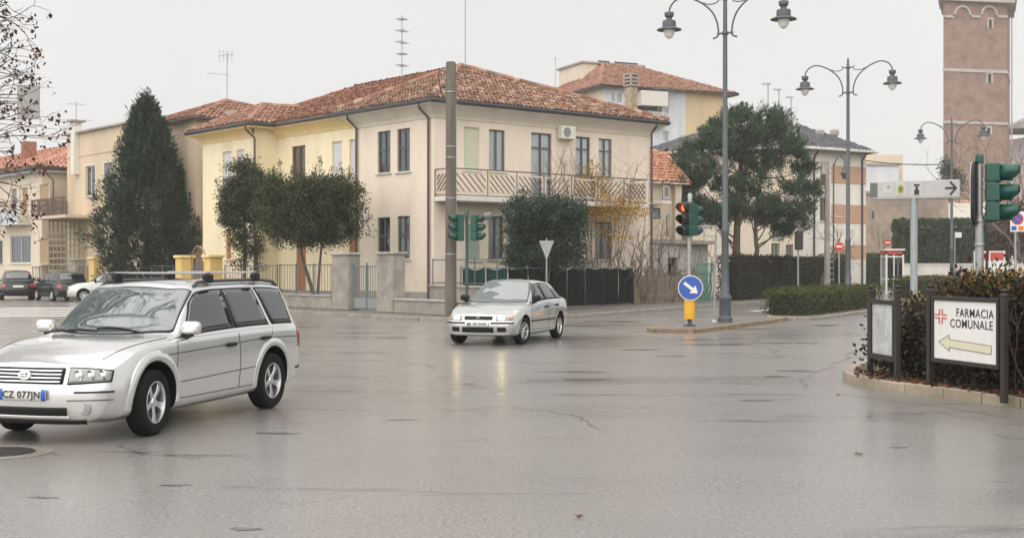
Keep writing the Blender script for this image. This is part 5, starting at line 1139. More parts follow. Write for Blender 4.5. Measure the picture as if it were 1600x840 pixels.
for k_, px in enumerate((115, 10)):
    s = FL(px); t = thing('gate_pillar', ('grey pillar near the lattice foot' if k_ == 0 else 'grey pillar at the far left behind the parked cars'), 'pillar', FPt(s, ZG, -.1)); q = MB(); q.pp(FPt(s-.5, ZG, -.1), FU3*1.0, FN3*.6, Z*1.95); q.build('shaft', M_CONC, t, bevel=.02); q = MB(); q.pp(FPt(s-.56, ZG+1.95, -.16), FU3*1.12, FN3*.72, Z*.1); q.build('cap', M_DGREY, t, bevel=.02)
# green screen fence on the right side of the corner lot
g0, g1 = Vector(XY(722, 43.6)), Vector(XY(990, 55)); gd = (g1-g0); gl_ = gd.length; gU = Vector((gd.x/gl_, gd.y/gl_, 0)); gN = Vector((gU.y, -gU.x, 0))
def GP(s, z, e=0): return Vector((g0.x, g0.y, z))+gU*s+gN*e
t = thing('screen_fence', 'fence covered with dark green windbreak sheeting behind the silver saloon', 'fence', GP(0, ZG))
M_SHEET = mat('sheeting_dark', (.010, .013, .012), .9, spec=.1, var=.35, vs=2.5, bump=.3, bs=12, stretch=(3, 3, .3)); M_SHEETG = mat('sheeting_green', (.022, .055, .048), .85, spec=.1, var=.25, vs=2.5)
n_ = 9
for i in range(n_):
    sa, sb = gl_*i/n_, gl_*(i+1)/n_; rows = []
    for j in range(9):
        s = sa+.02+(sb-sa-.04)*j/8; e_ = .02*math.sin(j*1.9+i)+.015*rnd.uniform(-1, 1); rows.append([GP(s, ZG+.05, e_), GP(s, ZG+.9, e_*1.3), GP(s, 1.62+.03*math.sin(j+i), e_*.6)])
    q = MB(); q.grid(rows); q.build('sheet', M_SHEETG if i < 2 else M_SHEET, t)
    q = MB(); q.bar(GP(sa, ZG, -.05), GP(sa, 1.75, -.05), .025); q.build('post', M_FENG, t)
q = MB(); q.bar(GP(0, 1.66, -.03), GP(gl_, 1.66, -.03), .015); q.build('top_wire', M_FENG, t)
# wooden stake fence beyond it and green mesh gate
g2, g3 = Vector(XY(992, 55.2)), Vector(XY(1088, 59.5)); d2 = g3-g2; t = thing('stake_fence', 'weathered wooden stake fence among bare shrubs', 'fence', (g2.x, g2.y, ZG)); MST = mat('stake_wood', (.20, .165, .13), .9, var=.35, vs=4)
for i in range(44): p = g2+d2*(i/43); h_ = 1.45+rnd.uniform(-.25, .2); q = MB(); q.box((p.x, p.y, ZG+h_/2), (rnd.uniform(.05, .09), .03, h_), .7); q.build('stake', MST, t)
for z in (.5, 1.2): q = MB(); q.bar((g2.x, g2.y+.03, z), (g3.x, g3.y+.03, z), .03); q.build('rail', MST, t)
g2, g3 = Vector(XY(1089, 59.6)), Vector(XY(1116, 60.6)); d2 = g3-g2; t = thing('mesh_gate', 'green wire mesh gate left of the near lamp post', 'gate', (g2.x, g2.y, ZG)); MG_ = mat('mesh_green', (.05, .22, .17), .6)
q = MB(); zt_ = ZZ(412, 60)
for a_, b_ in (((0, ZG+.05), (1, ZG+.05)), ((0, zt_), (1, zt_)), ((0, ZG), (0, zt_)), ((1, ZG), (1, zt_)), ((.5, ZG), (.5, zt_))): q.bar((*(g2+d2*a_[0]), a_[1]), (*(g2+d2*b_[0]), b_[1]), .03)
q.build('frame', MG_, t)
q = MB()
for i in range(1, 14): q.bar((*(g2+d2*(i/14)), ZG), (*(g2+d2*(i/14)), zt_), .008)
for i in range(1, 16): z = ZG+(zt_-ZG)*i/16; q.bar((*g2, z), (*g3, z), .008)
q.build('mesh', MG_, t)
# ------------------------------------------------------------------ vehicles
def pchip(pts):
    x = np.array([p[0] for p in pts], float); y = np.array([p[1] for p in pts], float); o = np.argsort(x); x, y = x[o], y[o]
    h = np.diff(x); d = np.diff(y)/h; m = np.zeros(len(x)); m[0], m[-1] = d[0], d[-1]
    for i in range(1, len(x)-1):
        if d[i-1]*d[i] > 0: w1, w2 = 2*h[i]+h[i-1], h[i]+2*h[i-1]; m[i] = (w1+w2)/(w1/d[i-1]+w2/d[i])
    def f(q):
        i = int(min(max(np.searchsorted(x, q)-1, 0), len(h)-1)); t = min(1, max(0, (q-x[i])/h[i]))
        return float((2*t**3-3*t*t+1)*y[i]+(t**3-2*t*t+t)*h[i]*m[i]+(3*t*t-2*t**3)*y[i+1]+(t**3-t*t)*h[i]*m[i+1])
    return f
M_TYRE = mat('tyre', (.008, .008, .008), .8, spec=.2, bump=.3, bs=60, world=False); M_RIM = mat('alloy', (.62, .63, .64), .28, metal=.9); M_RIMD = mat('alloy_gap', (.03, .03, .032), .6)
M_TRIM = mat('car_black_trim', (.009, .009, .01), .5, spec=.25); M_SEAM = mat('panel_gap', (.03, .03, .03), .7); M_CHROME = mat('chrome', (.8, .8, .8), .12, metal=1)
def cglass(name, col, ior=1.9):
    m = mat(name, col, .03, spec=.5); b = m.node_tree.nodes['Principled BSDF']; b.inputs['IOR'].default_value = ior; return m
M_CGL = cglass('car_glass', (.010, .012, .012), 2.1); M_CGLW = cglass('car_windscreen', (.07, .092, .092), 2.35)
M_LENS = mat('lamp_lens', (.22, .225, .23), .08, coat=1, spec=.8); M_TAIL = mat('tail_lamp', (.32, .012, .012), .15, coat=1); M_PLATE = mat('plate_white', (.62, .62, .6), .4); M_PBLUE = mat('plate_blue', (.02, .10, .45), .4)
def paint(name, col, metal=.55, rough=.3):
    m = mat(name, col, rough, metal=metal, coat=1, cr=.04)
    return m
class Body:
    def __init__(s, rows, sharp, xr, xf, kf, kr, hw, nose, tail):
        s.fy = [pchip([(p[0], p[1]) for p in r]) for r in rows]; s.fz = [pchip([(p[0], p[2]) for p in r]) for r in rows]
        s.n = len(rows); s.sharp = sharp; s.xr, s.xf, s.kf, s.kr, s.hw = xr, xf, kf, kr, hw; s.nose = pchip(nose); s.tail = pchip(tail); s.cache = {}
    def sec(s, x):
        k = round(x, 4)
        if k not in s.cache: s.cache[k] = [(f(x), g_(x)) for f, g_ in zip(s.fy, s.fz)]
        return s.cache[k]
    def D(s, x, y, z):
        f = smoothstep((x-(s.xf-1.0))/1.0); b = smoothstep(((s.xr+.8)-x)/.8); a_ = min(1.15, abs(y)/s.hw)
        f2 = smoothstep((x-(s.xf-.5))/.5); b2 = smoothstep(((s.xr+.4)-x)/.4)
        return Vector((x-f*s.kf*a_**3+b*s.kr*a_**3+f2*s.nose(z)-b2*s.tail(z), y, z))
    def yz(s, x, v):
        P_ = s.sec(x); i = int(min(max(math.floor(v), 0), s.n-2)); t = v-i
        def tg(j):
            a_, b_ = P_[max(j-1, 0)], P_[min(j+1, s.n-1)]; k = s.sharp[j]*.5
            if j == s.n-1: return (-(P_[j-1][0])*s.sharp[j], 0)
            return ((b_[0]-a_[0])*k, (b_[1]-a_[1])*k)
        m0, m1 = tg(i), tg(i+1); p0, p1 = P_[i], P_[i+1]
        h0, h1, h2, h3 = 2*t**3-3*t*t+1, t**3-2*t*t+t, 3*t*t-2*t**3, t**3-t*t
        return tuple(h0*p0[c]+h1*m0[c]+h2*p1[c]+h3*m1[c] for c in (0, 1))
    def S(s, x, v, sd=1):
        y, z = s.yz(x, v); return s.D(x, sd*y, z)
    def SN(s, x, v, sd, off):
        e = .012; p = s.S(x, v, sd); v2 = min(v, s.n-1.001)
        a_ = s.S(x+e, v2, sd)-s.S(x-e, v2, sd); b_ = s.S(x, min(v2+.04, s.n-1), sd)-s.S(x, max(v2-.04, 0), sd)
        n_ = a_.cross(b_); n_ = n_.normalized() if n_.length > 1e-12 else Vector((0, sd, 0))
        if n_.dot(Vector((0, p.y, (p.z-.55)*.8))) < 0: n_ = -n_
        return p+n_*off
    def vz(s, x, z):
        lo, hi = 0., s.n-1.
        for _ in range(26):
            m_ = (lo+hi)/2
            if s.yz(x, m_)[1] < z: lo = m_
            else: hi = m_
        return lo
    def ix(s, x, z):
        q = x
        for _ in range(8): q += x-s.S(q, s.vz(q, z), 1).x
        return q
    def shell(s, nst=64, sub=4):
        xs = list(np.linspace(s.xr, s.xf, nst)); xs = sorted(set(xs+[s.xr+.02, s.xr+.05, s.xf-.02, s.xf-.05])); nv = (s.n-1)*sub
        q = MB(); ring = 2*nv+1
        for x in xs:
            for i in range(nv+1): q.v.append(tuple(s.S(x, i/sub, 1)))
            for i in range(nv-1, -1, -1): q.v.append(tuple(s.S(x, i/sub, -1)))
        for a_ in range(len(xs)-1):
            for j in range(ring): k = (j+1) % ring; q.f.append([a_*ring+j, (a_+1)*ring+j, (a_+1)*ring+k, a_*ring+k])
        for x, fl in ((s.xr, 0), (s.xf, 1)):
            ny = 12; rows = []
            for i in range(nv+1):
                y, z = s.yz(x, i/sub); rows.append([s.D(x, y*(1-2*j/ny), z) for j in range(ny+1)])
            q.grid(rows, flip=bool(fl))
        return q
def apply_mods(o):
    dg = bpy.context.evaluated_depsgraph_get(); me = bpy.data.meshes.new_from_object(o.evaluated_get(dg)); o.modifiers.clear(); o.data = me
def wheel(par, x, y, r, wd, kind, steer=0, name='wheel'):
    sd = 1 if y > 0 else -1; h = wd/2
    M_ = Matrix.Rotation(steer, 3, 'Z') @ Matrix.Rotation(R(-90*sd), 3, 'X')      # local z points outwards
    c = Vector((x, y, r)); rr = r*.645
    q = MB(); q.lathe([(rr*.98, -h), (r*.9, -h), (r*.985, -h*.75), (r, -h*.4), (r, h*.4), (r*.985, h*.75), (r*.92, h*.98), (r*.8, h*1.03), (rr*1.02, h*.93), (rr*.98, h*.8)], c, 40, M_, cap=False)
    t = q.build(name, M_TYRE, par, world=False, smooth=True)
    q = MB(); q.lathe([(rr*1.0, h*.86), (rr*.985, h*.92), (rr*.93, h*.9), (rr*.9, h*.7), (rr*.9, -h*.2)], c, 36, M_, cap=False); q.build('rim', M_RIM, t, world=False, smooth=True)
    q = MB(); q.lathe([(rr*.92, -h*.1), (0, -h*.1)], c, 28, M_); q.build('rim_back', M_RIMD, t, world=False)
    n_ = {'five': 5, 'seven': 7, 'cover': 8}[kind]
    for i in range(n_):
        a_ = 2*math.pi*i/n_+.3; ca, sa = math.cos(a_), math.sin(a_); w0, w1 = (.26, .2) if kind == 'five' else (.17, .13)
        def pt(rad, tt, z): return c+M_ @ Vector((rad*ca-tt*sa, rad*sa+tt*ca, z))
        q = MB(); r0, r1 = rr*.16, rr*.93; zs = (h*.62, h*.72)
        q.add([pt(r0, -rr*w0*.5, zs[0]), pt(r0, rr*w0*.5, zs[0]), pt(r1*.6, rr*w1*.62, zs[1]), pt(r1, rr*w1, zs[1]*.98), pt(r1, -rr*w1, zs[1]*.98), pt(r1*.6, -rr*w1*.62, zs[1])]+[pt(r0, -rr*w0*.5, 0), pt(r0, rr*w0*.5, 0), pt(r1*.6, rr*w1*.62, h*.1), pt(r1, rr*w1, h*.1), pt(r1, -rr*w1, h*.1), pt(r1*.6, -rr*w1*.62, h*.1)],
              [(0, 5, 2, 1), (5, 4, 3, 2), (0, 6, 11, 5), (5, 11, 10, 4), (1, 2, 8, 7), (2, 3, 9, 8)])
        q.build('spoke', M_RIM, t, world=False, bevel=.006)
    q = MB(); q.lathe([(rr*.24, 0), (rr*.24, h*.6), (rr*.2, h*.72), (0, h*.74)], c, 18, M_); q.build('hub', M_RIM, t, world=False, smooth=True)
    return t
def make_car(name, label, loc, heading, spec, pm, cat='car', group=None, detail=2):
    t = thing(name, label, cat, loc, heading, group); B = spec['body']; ax, tr, wr = spec['axle'], spec['track'], spec['wr']
    q = B.shell(130 if detail > 1 else 60, 5 if detail > 1 else 3); b = q.build('body', pm, t, world=False, smooth=True, sharp=50)
    import bmesh
    bm = bmesh.new(); bm.from_mesh(b.data); bmesh.ops.remove_doubles(bm, verts=bm.verts, dist=1e-5); bmesh.ops.recalc_face_normals(bm, faces=bm.faces); bm.to_mesh(b.data); bm.free(); b.data.materials.append(M_TRIM)
    c_ = MB()
    for x in (ax, -ax):
        for sd in (1, -1): c_.lathe([(spec['arch'], -.32), (spec['arch'], .4), (0.0, .4)], (x, sd*(tr+.02), wr+.015), 28, Matrix.Rotation(R(-90*sd), 3, 'X'))
    cu = c_.build('cut', pm); cu.data.materials.append(M_TRIM); cu.data.polygons.foreach_set('material_index', [1]*len(cu.data.polygons)); cu.location = loc; cu.rotation_euler = (0, 0, heading)
    bm = bmesh.new(); bm.from_mesh(cu.data); bmesh.ops.holes_fill(bm, edges=[e_ for e_ in bm.edges if e_.is_boundary]); bmesh.ops.remove_doubles(bm, verts=bm.verts, dist=1e-5); bmesh.ops.recalc_face_normals(bm, faces=bm.faces); bm.to_mesh(cu.data); bm.free()
    for p in cu.data.polygons: p.material_index = 1
    md = b.modifiers.new('arch', 'BOOLEAN'); md.operation = 'DIFFERENCE'; md.solver = 'EXACT'; md.object = cu
    bpy.context.view_layer.update(); nf = len(b.data.polygons); old = b.data; apply_mods(b)
    if len(b.data.polygons) < nf*.5: b.data = old
    bpy.data.objects.remove(cu)
    b.data.set_sharp_from_angle(angle=R(50))
    def patch(nm, m, v0, v1, xf_, sd, off=.004, nx=10, nv=6, par=None):
        rows = []
        for j in range(nv+1):
            v = v0+(v1-v0)*j/nv; xa, xb = xf_(j/nv); rows.append([B.SN(xa+(xb-xa)*i/nx, v, sd, off) for i in range(nx+1)])
        q = MB(); q.grid(rows); o = q.build(nm, m, par or t, world=False, smooth=True, sharp=0); so_ = o.modifiers.new('s', 'SOLIDIFY'); so_.thickness = .004; so_.offset = 0; return o
    def seam(pts, sd, r=.005, par=None, nm='seam', m=None, off=0):
        q = MB(); out = []
        for (x0, z0), (x1, z1) in zip(pts[:-1], pts[1:]):
            k = max(1, int(math.hypot(x1-x0, z1-z0)/.06))
            for i in range(k): x, z = x0+(x1-x0)*i/k, z0+(z1-z0)*i/k; out.append(B.SN(x, B.vz(x, z), sd, off))
        x, z = pts[-1]; out.append(B.SN(x, B.vz(x, z), sd, off)); q.tube(out, r, 5); return q.build(nm, m or M_SEAM, par or b, world=False)
    lerp = lambda a_, b_: (lambda s: a_+(b_-a_)*s)
    for sd in (1, -1):
        for nm, (xb0, xb1, xt0, xt1, vb, vt) in spec['glass']:
            patch('window_trim', M_TRIM, vb-.06, vt+.05, lambda s: (lerp(xb0-.03, xt0-.03)(s), lerp(xb1+.04, xt1+.03)(s)), sd, .003)
            patch(nm, M_CGL, vb, vt, lambda s: (lerp(xb0, xt0)(s), lerp(xb1, xt1)(s)), sd, .007)
        for ln in spec['seams']: seam(ln, sd)
        for (x, z) in spec['handles']:
            p = B.SN(x, B.vz(x, z), sd, .02); q = MB(); q.box(p, (.2, .045, .045)); q.build('door_handle', spec.get('hm', M_TRIM), t, world=False, bevel=.018, segs=2)
        if 'moulding' in spec:
            (x0, x1, z) = spec['moulding']; seam([(x0, z), (x1, z)], sd, .016, t, 'side_moulding', M_TRIM, .004)
        mx_, mz = spec['mirror']; p = B.SN(mx_, B.vz(mx_, mz), sd, .13)
        q = MB(); q.box(p, (.12, .21, .14)); q.build('wing_mirror', spec.get('mm', pm), t, world=False, bevel=.05, segs=3)
        q = MB(); q.bar(B.SN(mx_, B.vz(mx_, mz), sd, -.01)-Vector((0, 0, .05)), p-Vector((0, 0, .06)), .03); q.build('mirror_arm', M_TRIM, t, world=False)
        if spec.get('flare'):
            for x in (ax, -ax):
                q = MB(); rws = []
                for a_ in np.linspace(R(-6), R(186), 30):
                    rw = []
                    for dr, of in ((0, -.012), (.004, .013), (.03, .018), (.07, .013), (.10, .0), (.105, -.006)):
                        xx, zz = x+(spec['arch']+dr)*math.cos(a_), max(.28, wr+.015+(spec['arch']+dr)*math.sin(a_)); xx = B.ix(xx, zz); rw.append(B.SN(xx, B.vz(xx, zz), sd, of))
                    rws.append(rw)
                q.grid(rws); q.build('arch_flare', pm, t, world=False, smooth=True, sharp=0)
    vw, vt_ = spec['vscreen']
    for nm, key, gm in (('windscreen', 'screen', M_CGLW), ('rear_window', 'rear', M_CGL)):
        (b4, b8, t4, t8) = spec[key]; top = B.n-1
        for off, m_, g_, nn in ((.003, M_TRIM, .03, nm+'_trim'), (.007, gm, 0, nm)):
            rows = []; sg_ = 1 if key == 'screen' else -1
            for j in range(-20, 21):
                a_ = abs(j)/20; v = top-(top-(vw-(g_*2)))*a_; w_ = a_**2; xa, xb = b8+(b4-b8)*w_+g_*sg_, t8+(t4-t8)*w_-g_*sg_*.6
                rows.append([B.SN(xa+(xb-xa)*i/26, v, 1 if j >= 0 else -1, off) for i in range(27)])
            q = MB(); q.grid(rows); o = q.build(nn, m_, t, world=False, smooth=True, sharp=0)
            so_ = o.modifiers.new('s', 'SOLIDIFY'); so_.thickness = .004; so_.offset = 0
    for x in (ax, -ax):
        for sd in (1, -1): wheel(t, x, sd*(tr-.005), wr, spec['tw'], spec['rim'], spec.get('steer', 0) if x > 0 else 0)
    q = MB(); q.box((0, 0, .3), (2*ax-.5, 1.3, .16)); q.tube([(ax, -tr+.1, wr), (ax, tr-.1, wr)], .06, 8); q.tube([(-ax, -tr+.1, wr), (-ax, tr-.1, wr)], .06, 8); q.build('chassis', M_TRIM, t, world=False)
    def FPf(y, z, off=0): p = B.D(B.xf, y, z); return Vector((p.x+off, p.y, p.z))
    def RPr(y, z, off=0): p = B.D(B.xr, y, z); return Vector((p.x-off, p.y, p.z))
    def fpatch(nm, m, y0, y1, zl, zh, off=.006, ny=10, fn=FPf, par=None):
        """front or rear panel: zl, zh give lower and upper edge along y"""
        rows = []
        for i in range(ny+1):
            s = i/ny; y = y0+(y1-y0)*s; a_, c2 = zl(s) if callable(zl) else zl, zh(s) if callable(zh) else zh
            rows.append([fn(y, a_+(c2-a_)*j/4, off) for j in range(5)])
        q = MB(); q.grid(rows); o = q.build(nm, m, par or t, world=False, smooth=True, sharp=0); so_ = o.modifiers.new('s', 'SOLIDIFY'); so_.thickness = .012; so_.offset = 0; return o
    return t, B, b, patch, seam, FPf, RPr, fpatch

# --- silver estate car
xr, xf = -2.27, 2.22
rows = [
 [(xr, .60, .34), (-2.1, .66, .24), (-1.5, .70, .21), (1.5, .70, .20), (2.0, .66, .20), (xf, .58, .215)],
 [(xr, .70, .38), (-2.1, .80, .30), (-1.5, .82, .27), (1.5, .82, .26), (2.0, .80, .26), (xf, .70, .27)],
 [(xr, .78, .48), (-2.1, .845, .45), (0, .855, .45), (1.7, .855, .44), (2.05, .84, .42), (xf, .765, .42)],
 [(xr, .80, .66), (-2.1, .862, .68), (0, .868, .68), (1.6, .866, .64), (2.05, .85, .58), (xf, .78, .55)],
 [(xr, .775, .86), (-2.1, .84, .94), (-1, .845, .95), (.6, .845, .925), (1.2, .84, .90), (1.8, .825, .83), (2.1, .80, .755), (xf, .755, .69)],
 [(xr, .75, .90), (-2.15, .79, .99), (-1, .80, 1.0), (.6, .80, .965), (1.0, .79, .945), (1.6, .765, .89), (2.05, .73, .80), (xf, .70, .735)],
 [(xr, .68, .93), (-2.23, .69, 1.0), (-2.1, .645, 1.30), (-1.98, .605, 1.445), (-1.2, .605, 1.485), (-.3, .61, 1.48), (.15, .61, 1.45), (.30, .635, 1.37), (.55, .68, 1.19), (.80, .72, 1.0), (.9, .705, .985), (1.5, .63, .935), (2.0, .55, .845), (xf, .50, .76)],
 [(xr, .36, .945), (-2.24, .36, 1.02), (-2.12, .35, 1.32), (-1.99, .34, 1.50), (-1.2, .345, 1.54), (-.3, .345, 1.535), (.18, .345, 1.505), (.36, .35, 1.40), (.7, .36, 1.17), (.96, .36, 1.0), (1.06, .35, .985), (1.5, .33, .955), (2.0, .29, .865), (xf, .26, .775)],
 [(xr, 0, .95), (-2.25, 0, 1.03), (-2.13, 0, 1.33), (-2.0, 0, 1.515), (-1.2, 0, 1.56), (-.3, 0, 1.555), (.22, 0, 1.52), (.38, 0, 1.42), (.72, 0, 1.19), (1.0, 0, 1.0), (1.1, 0, .99), (1.5, 0, .965), (2.0, 0, .872), (xf, 0, .78)]]
FB = Body(rows, [1, 1, 1, 1, .75, .45, .8, 1, 1], xr, xf, .30, .16, .86, [(.2, -.04), (.3, 0), (.5, .02), (.6, -.005), (.8, -.07), (1.2, -.1)], [(.2, -.05), (.4, .0), (.6, .0), (.9, -.03), (1.5, -.03)])
vb, vt = 5.12, 5.86
specF = dict(body=FB, axle=1.3, track=.765, wr=.335, arch=.405, tw=.21, rim='five', steer=R(6), flare=True, glass=[('side_window', (-.42, .80, -.36, .33, vb, vt)), ('side_window', (-1.27, -.5, -1.12, -.44, vb, vt)), ('side_window', (-2.02, -1.42, -1.90, -1.24, vb, vt))],
  seams=[[(.86, .93), (.92, .6), (.86, .33)], [(-.46, .95), (-.46, .33)], [(-1.32, .97), (-1.22, .8), (-.93, .62), (-.86, .40)], [(.86, .33), (-.86, .33)], [(1.05, .80), (-1.1, .86), (-2.1, .84)], [(.95, .50), (-.85, .54)]],
  handles=[(-.24, .83), (-1.08, .86)], mirror=(.66, 1.0), vscreen=(6.03, 0), screen=(.725, 1.0, .21, .31), rear=(-2.19, -2.22, -2.03, -2.05))
M_SILV = paint('paint_silver', (.68, .68, .675), .68, .25)
FH = math.atan2(-.961, -.277)
ctr = (-4.06, 14.42, 0)
sub, B, body, patch, seam, FPf, RPr, fpatch = make_car('estate_car', 'silver estate car with roof rack cutting in from the left edge', ctr, FH, specF, M_SILV)
fpatch('grille', M_TRIM, -.40, .40, .585, .735, .008)
for i in range(4): fpatch('grille_bar', M_CHROME, -.38, .38, .60+.034*i, .613+.034*i, .016)
q = MB(); p = FPf(0, .665, .03); q.lathe([(.075, 0), (.07, .012), (0, .014)], p, 24, Matrix.Rotation(R(90), 3, 'Y') @ Matrix.Diagonal((.62, 1, 1))); q.build('emblem', M_CHROME, sub, world=False, smooth=True)
q = MB()
for (yy, zz, s_) in ((.025, .012, .012), (-.005, .012, .007), (-.03, .01, .007), (.0, -.012, .007), (-.025, -.012, .007), (.025, -.008, .006)): q.lathe([(s_, .0), (0, .006)], p+Vector((.016, yy, zz)), 6, Matrix.Rotation(R(90), 3, 'Y'))
q.build('emblem_star', M_PBLUE, sub, world=False)
for sd in (1, -1):
    o = fpatch('headlight', M_TRIM, sd*.445, sd*.80, lambda s: .578+.02*s, lambda s: .742-.035*s**2, .007)
    o = fpatch('headlight', M_LENS, sd*.455, sd*.79, lambda s: .588+.02*s, lambda s: .732-.035*s**2, .013)
    for yy in (.53, .63, .72): p = FPf(sd*yy, .662, .012); q = MB(); q.lathe([(.055, 0), (.05, .012), (.03, .004), (.02, .016), (0, .018)], p, 16, Matrix.Rotation(R(90)+0, 3, 'Y')); q.build('reflector', M_CHROME, o, world=False, smooth=True)
    fpatch('bumper_strip', M_TRIM, sd*.52, sd*.83, .498, .516, .016)
    p = FPf(sd*.60, .345, .0); q = MB(); q.lathe([(.06, -.012), (.06, .01), (.05, .013), (.045, .003), (0, .006)], p, 20, Matrix.Rotation(R(90), 3, 'Y')); q.build('fog_lamp', M_LENS, sub, world=False, smooth=True)
    fpatch('bumper_crease', M_SEAM, sd*.45, sd*.82, .425, .432, .004)
for sd in (1, -1): q = MB(); q.tube([B.SN(x, 5.5, sd, 0) for x in np.linspace(.95, 2.08, 16)], .005, 5); q.build('seam', M_SEAM, body, world=False)
fpatch('lower_intake', M_TRIM, -.44, .44, .285, .36, .008); fpatch('chin_bar', M_SILV, -.46, .46, .25, .278, .012)
fpatch('underlip', M_TRIM, -.6, .6, .2, .235, .012)
fpatch('number_plate', M_PLATE, -.26, .26, .425, .535, .03)
pq = FPf(0, .48, .042); fpatch('plate_band', M_PBLUE, .215, .26, .427, .533, .034); fpatch('plate_band', M_PBLUE, -.26, -.215, .427, .533, .034)
Mw = rootM(sub); textmesh('CZ 077JN', .095, 'plate_lettering', M_BLK, sub, Mw @ pq, Mw.to_3x3() @ Vector((0, 1, 0)), (0, 0, 1), bold=.002)
for sd in (1, -1):
    fpatch('tail_lamp', M_TAIL, sd*.62, sd*.80, .70, .90, .008, fn=RPr)
    patch('tail_lamp', M_TAIL, B.vz(-2.2, .70), B.vz(-2.2, .88), lambda s: (-2.25, -2.12), sd, .006)
    rp = [B.S(x, 6.15, sd)+Vector((0, 0, .035)) for x in np.linspace(.02, -1.85, 12)]; rp = [rp[0]-Vector((-.08, 0, .05))]+rp+[rp[-1]-Vector((.1, 0, .06))]
    q = MB(); q.tube(rp, .021, 8); q.build('roof_rail', mat('rail_dark', (.035, .036, .04), .4), sub, world=False, smooth=True)
    seam([(-2.05, .45), (-2.22, .46)], sd, .014, sub, 'bumper_strip', M_TRIM, .004)
fpatch('number_plate', M_PLATE, -.26, .26, .62, .73, .012, fn=RPr)
for x in (-.22, -1.35):
    z = 1.655 if x > -1 else 1.66; q = MB(); q.pp((x-.035, -.60, z-.035), (.07, 0, 0), (0, 1.2, 0), (0, 0, .025)); q.build('crossbar', mat('bar_silver', (.28, .285, .29), .35, metal=.8), sub, world=False, bevel=.012, segs=2)
    for sd in (1, -1): q = MB(); y_ = sd*.585; q.box((x, y_, z-.085), (.15, .08, .105)); q.build('crossbar_foot', M_TRIM, sub, world=False, bevel=.025, segs=2)
for k, yy in enumerate((.52, -.05)):
    q = MB(); p0 = B.SN(.99 if k else .92, 8-abs(yy)*3.2, 1 if yy > 0 else -1, .02); a2 = []
    for i in range(8): s = i/7; a2.append(B.SN(.98-.05*abs(yy)-.06*math.sin(s*2.5)*.9, 8-abs(yy-.6*s)*2.6, 1 if (yy-.6*s) > 0 else -1, .022))
    q.tube(a2, .011, 6); q.build('wiper', M_TRIM, sub, world=False)

# --- silver saloon with lit headlamps
xr, xf = -2.2, 2.1
rows = [
 [(xr, .58, .36), (-2.0, .64, .24), (-1.4, .68, .19), (1.4, .68, .18), (1.9, .64, .19), (xf, .56, .22)],
 [(xr, .66, .40), (-2.0, .78, .30), (-1.4, .80, .25), (1.4, .80, .24), (1.9, .78, .24), (xf, .68, .26)],
 [(xr, .74, .50), (-2.0, .825, .46), (0, .835, .45), (1.6, .83, .43), (1.95, .81, .40), (xf, .74, .39)],
 [(xr, .76, .66), (-2.0, .838, .66), (0, .846, .64), (1.5, .84, .60), (1.95, .815, .54), (xf, .75, .51)],
 [(xr, .735, .86), (-2.0, .80, .90), (-1, .82, .90), (.6, .82, .86), (1.2, .81, .82), (1.7, .79, .74), (2.0, .755, .66), (xf, .72, .615)],
 [(xr, .70, .90), (-2.0, .74, .945), (-1, .775, .945), (.6, .775, .895), (1.0, .765, .87), (1.5, .735, .805), (1.95, .69, .70), (xf, .65, .65)],
 [(xr, .62, .925), (-2.05, .65, .965), (-1.75, .63, 1.03), (-1.35, .565, 1.24), (-1.0, .54, 1.285), (-.3, .545, 1.31), (.02, .55, 1.295), (.2, .58, 1.22), (.5, .64, 1.07), (.8, .69, .92), (.9, .675, .90), (1.4, .60, .84), (1.9, .50, .735), (xf, .45, .67)],
 [(xr, .33, .94), (-2.07, .34, .98), (-1.8, .335, 1.05), (-1.35, .31, 1.28), (-1.0, .305, 1.325), (-.3, .31, 1.355), (.05, .31, 1.34), (.25, .32, 1.25), (.62, .34, 1.05), (.92, .35, .915), (1.02, .34, .90), (1.4, .31, .86), (1.9, .27, .755), (xf, .24, .685)],
 [(xr, 0, .945), (-2.08, 0, .985), (-1.82, 0, 1.06), (-1.36, 0, 1.295), (-1.0, 0, 1.34), (-.3, 0, 1.37), (.08, 0, 1.355), (.28, 0, 1.26), (.66, 0, 1.055), (.97, 0, .915), (1.07, 0, .905), (1.4, 0, .868), (1.9, 0, .765), (xf, 0, .69)]]
rows = [r_ if i < 6 else [(p[0], p[1], p[2] if p[2] < .95 else .95+(p[2]-.95)*1.13) for p in r_] for i, r_ in enumerate(rows)]
HB = Body(rows, [1, 1, 1, 1, .8, .5, .8, 1, 1], xr, xf, .26, .16, .84, [(.2, -.06), (.3, -.01), (.45, .02), (.52, -.01), (.7, -.09), (1.2, -.12)], [(.2, -.05), (.4, .0), (.6, .0), (.9, -.04), (1.5, -.04)])
vb, vt = 5.12, 5.86
specH = dict(body=HB, axle=1.31, track=.735, wr=.30, arch=.35, tw=.185, rim='seven', steer=R(-8), glass=[('side_window', (-.33, .74, -.27, .24, vb, vt)), ('side_window', (-1.18, -.40, -1.02, -.34, vb, vt)), ('side_window', (-1.62, -1.25, -1.30, -1.08, vb, vt-.25))],
  seams=[[(.80, .86), (.86, .6), (.80, .30)], [(-.37, .88), (-.37, .30)], [(-1.2, .9), (-1.08, .7), (-.88, .55), (-.8, .32)], [(.8, .30), (-.8, .30)]], handles=[(-.2, .79), (-1.0, .81)], mirror=(.62, .93), mm=M_TRIM, moulding=(.9, -.9, .50),
  vscreen=(6.03, 0), screen=(.76, .98, .07, .13), rear=(-1.72, -1.83, -1.38, -1.36))
M_SILG = paint('paint_silver_green', (.54, .555, .535), .66, .25)
HH = math.atan2(-.945, -.326); hc = (-.06, 29.65, 0)
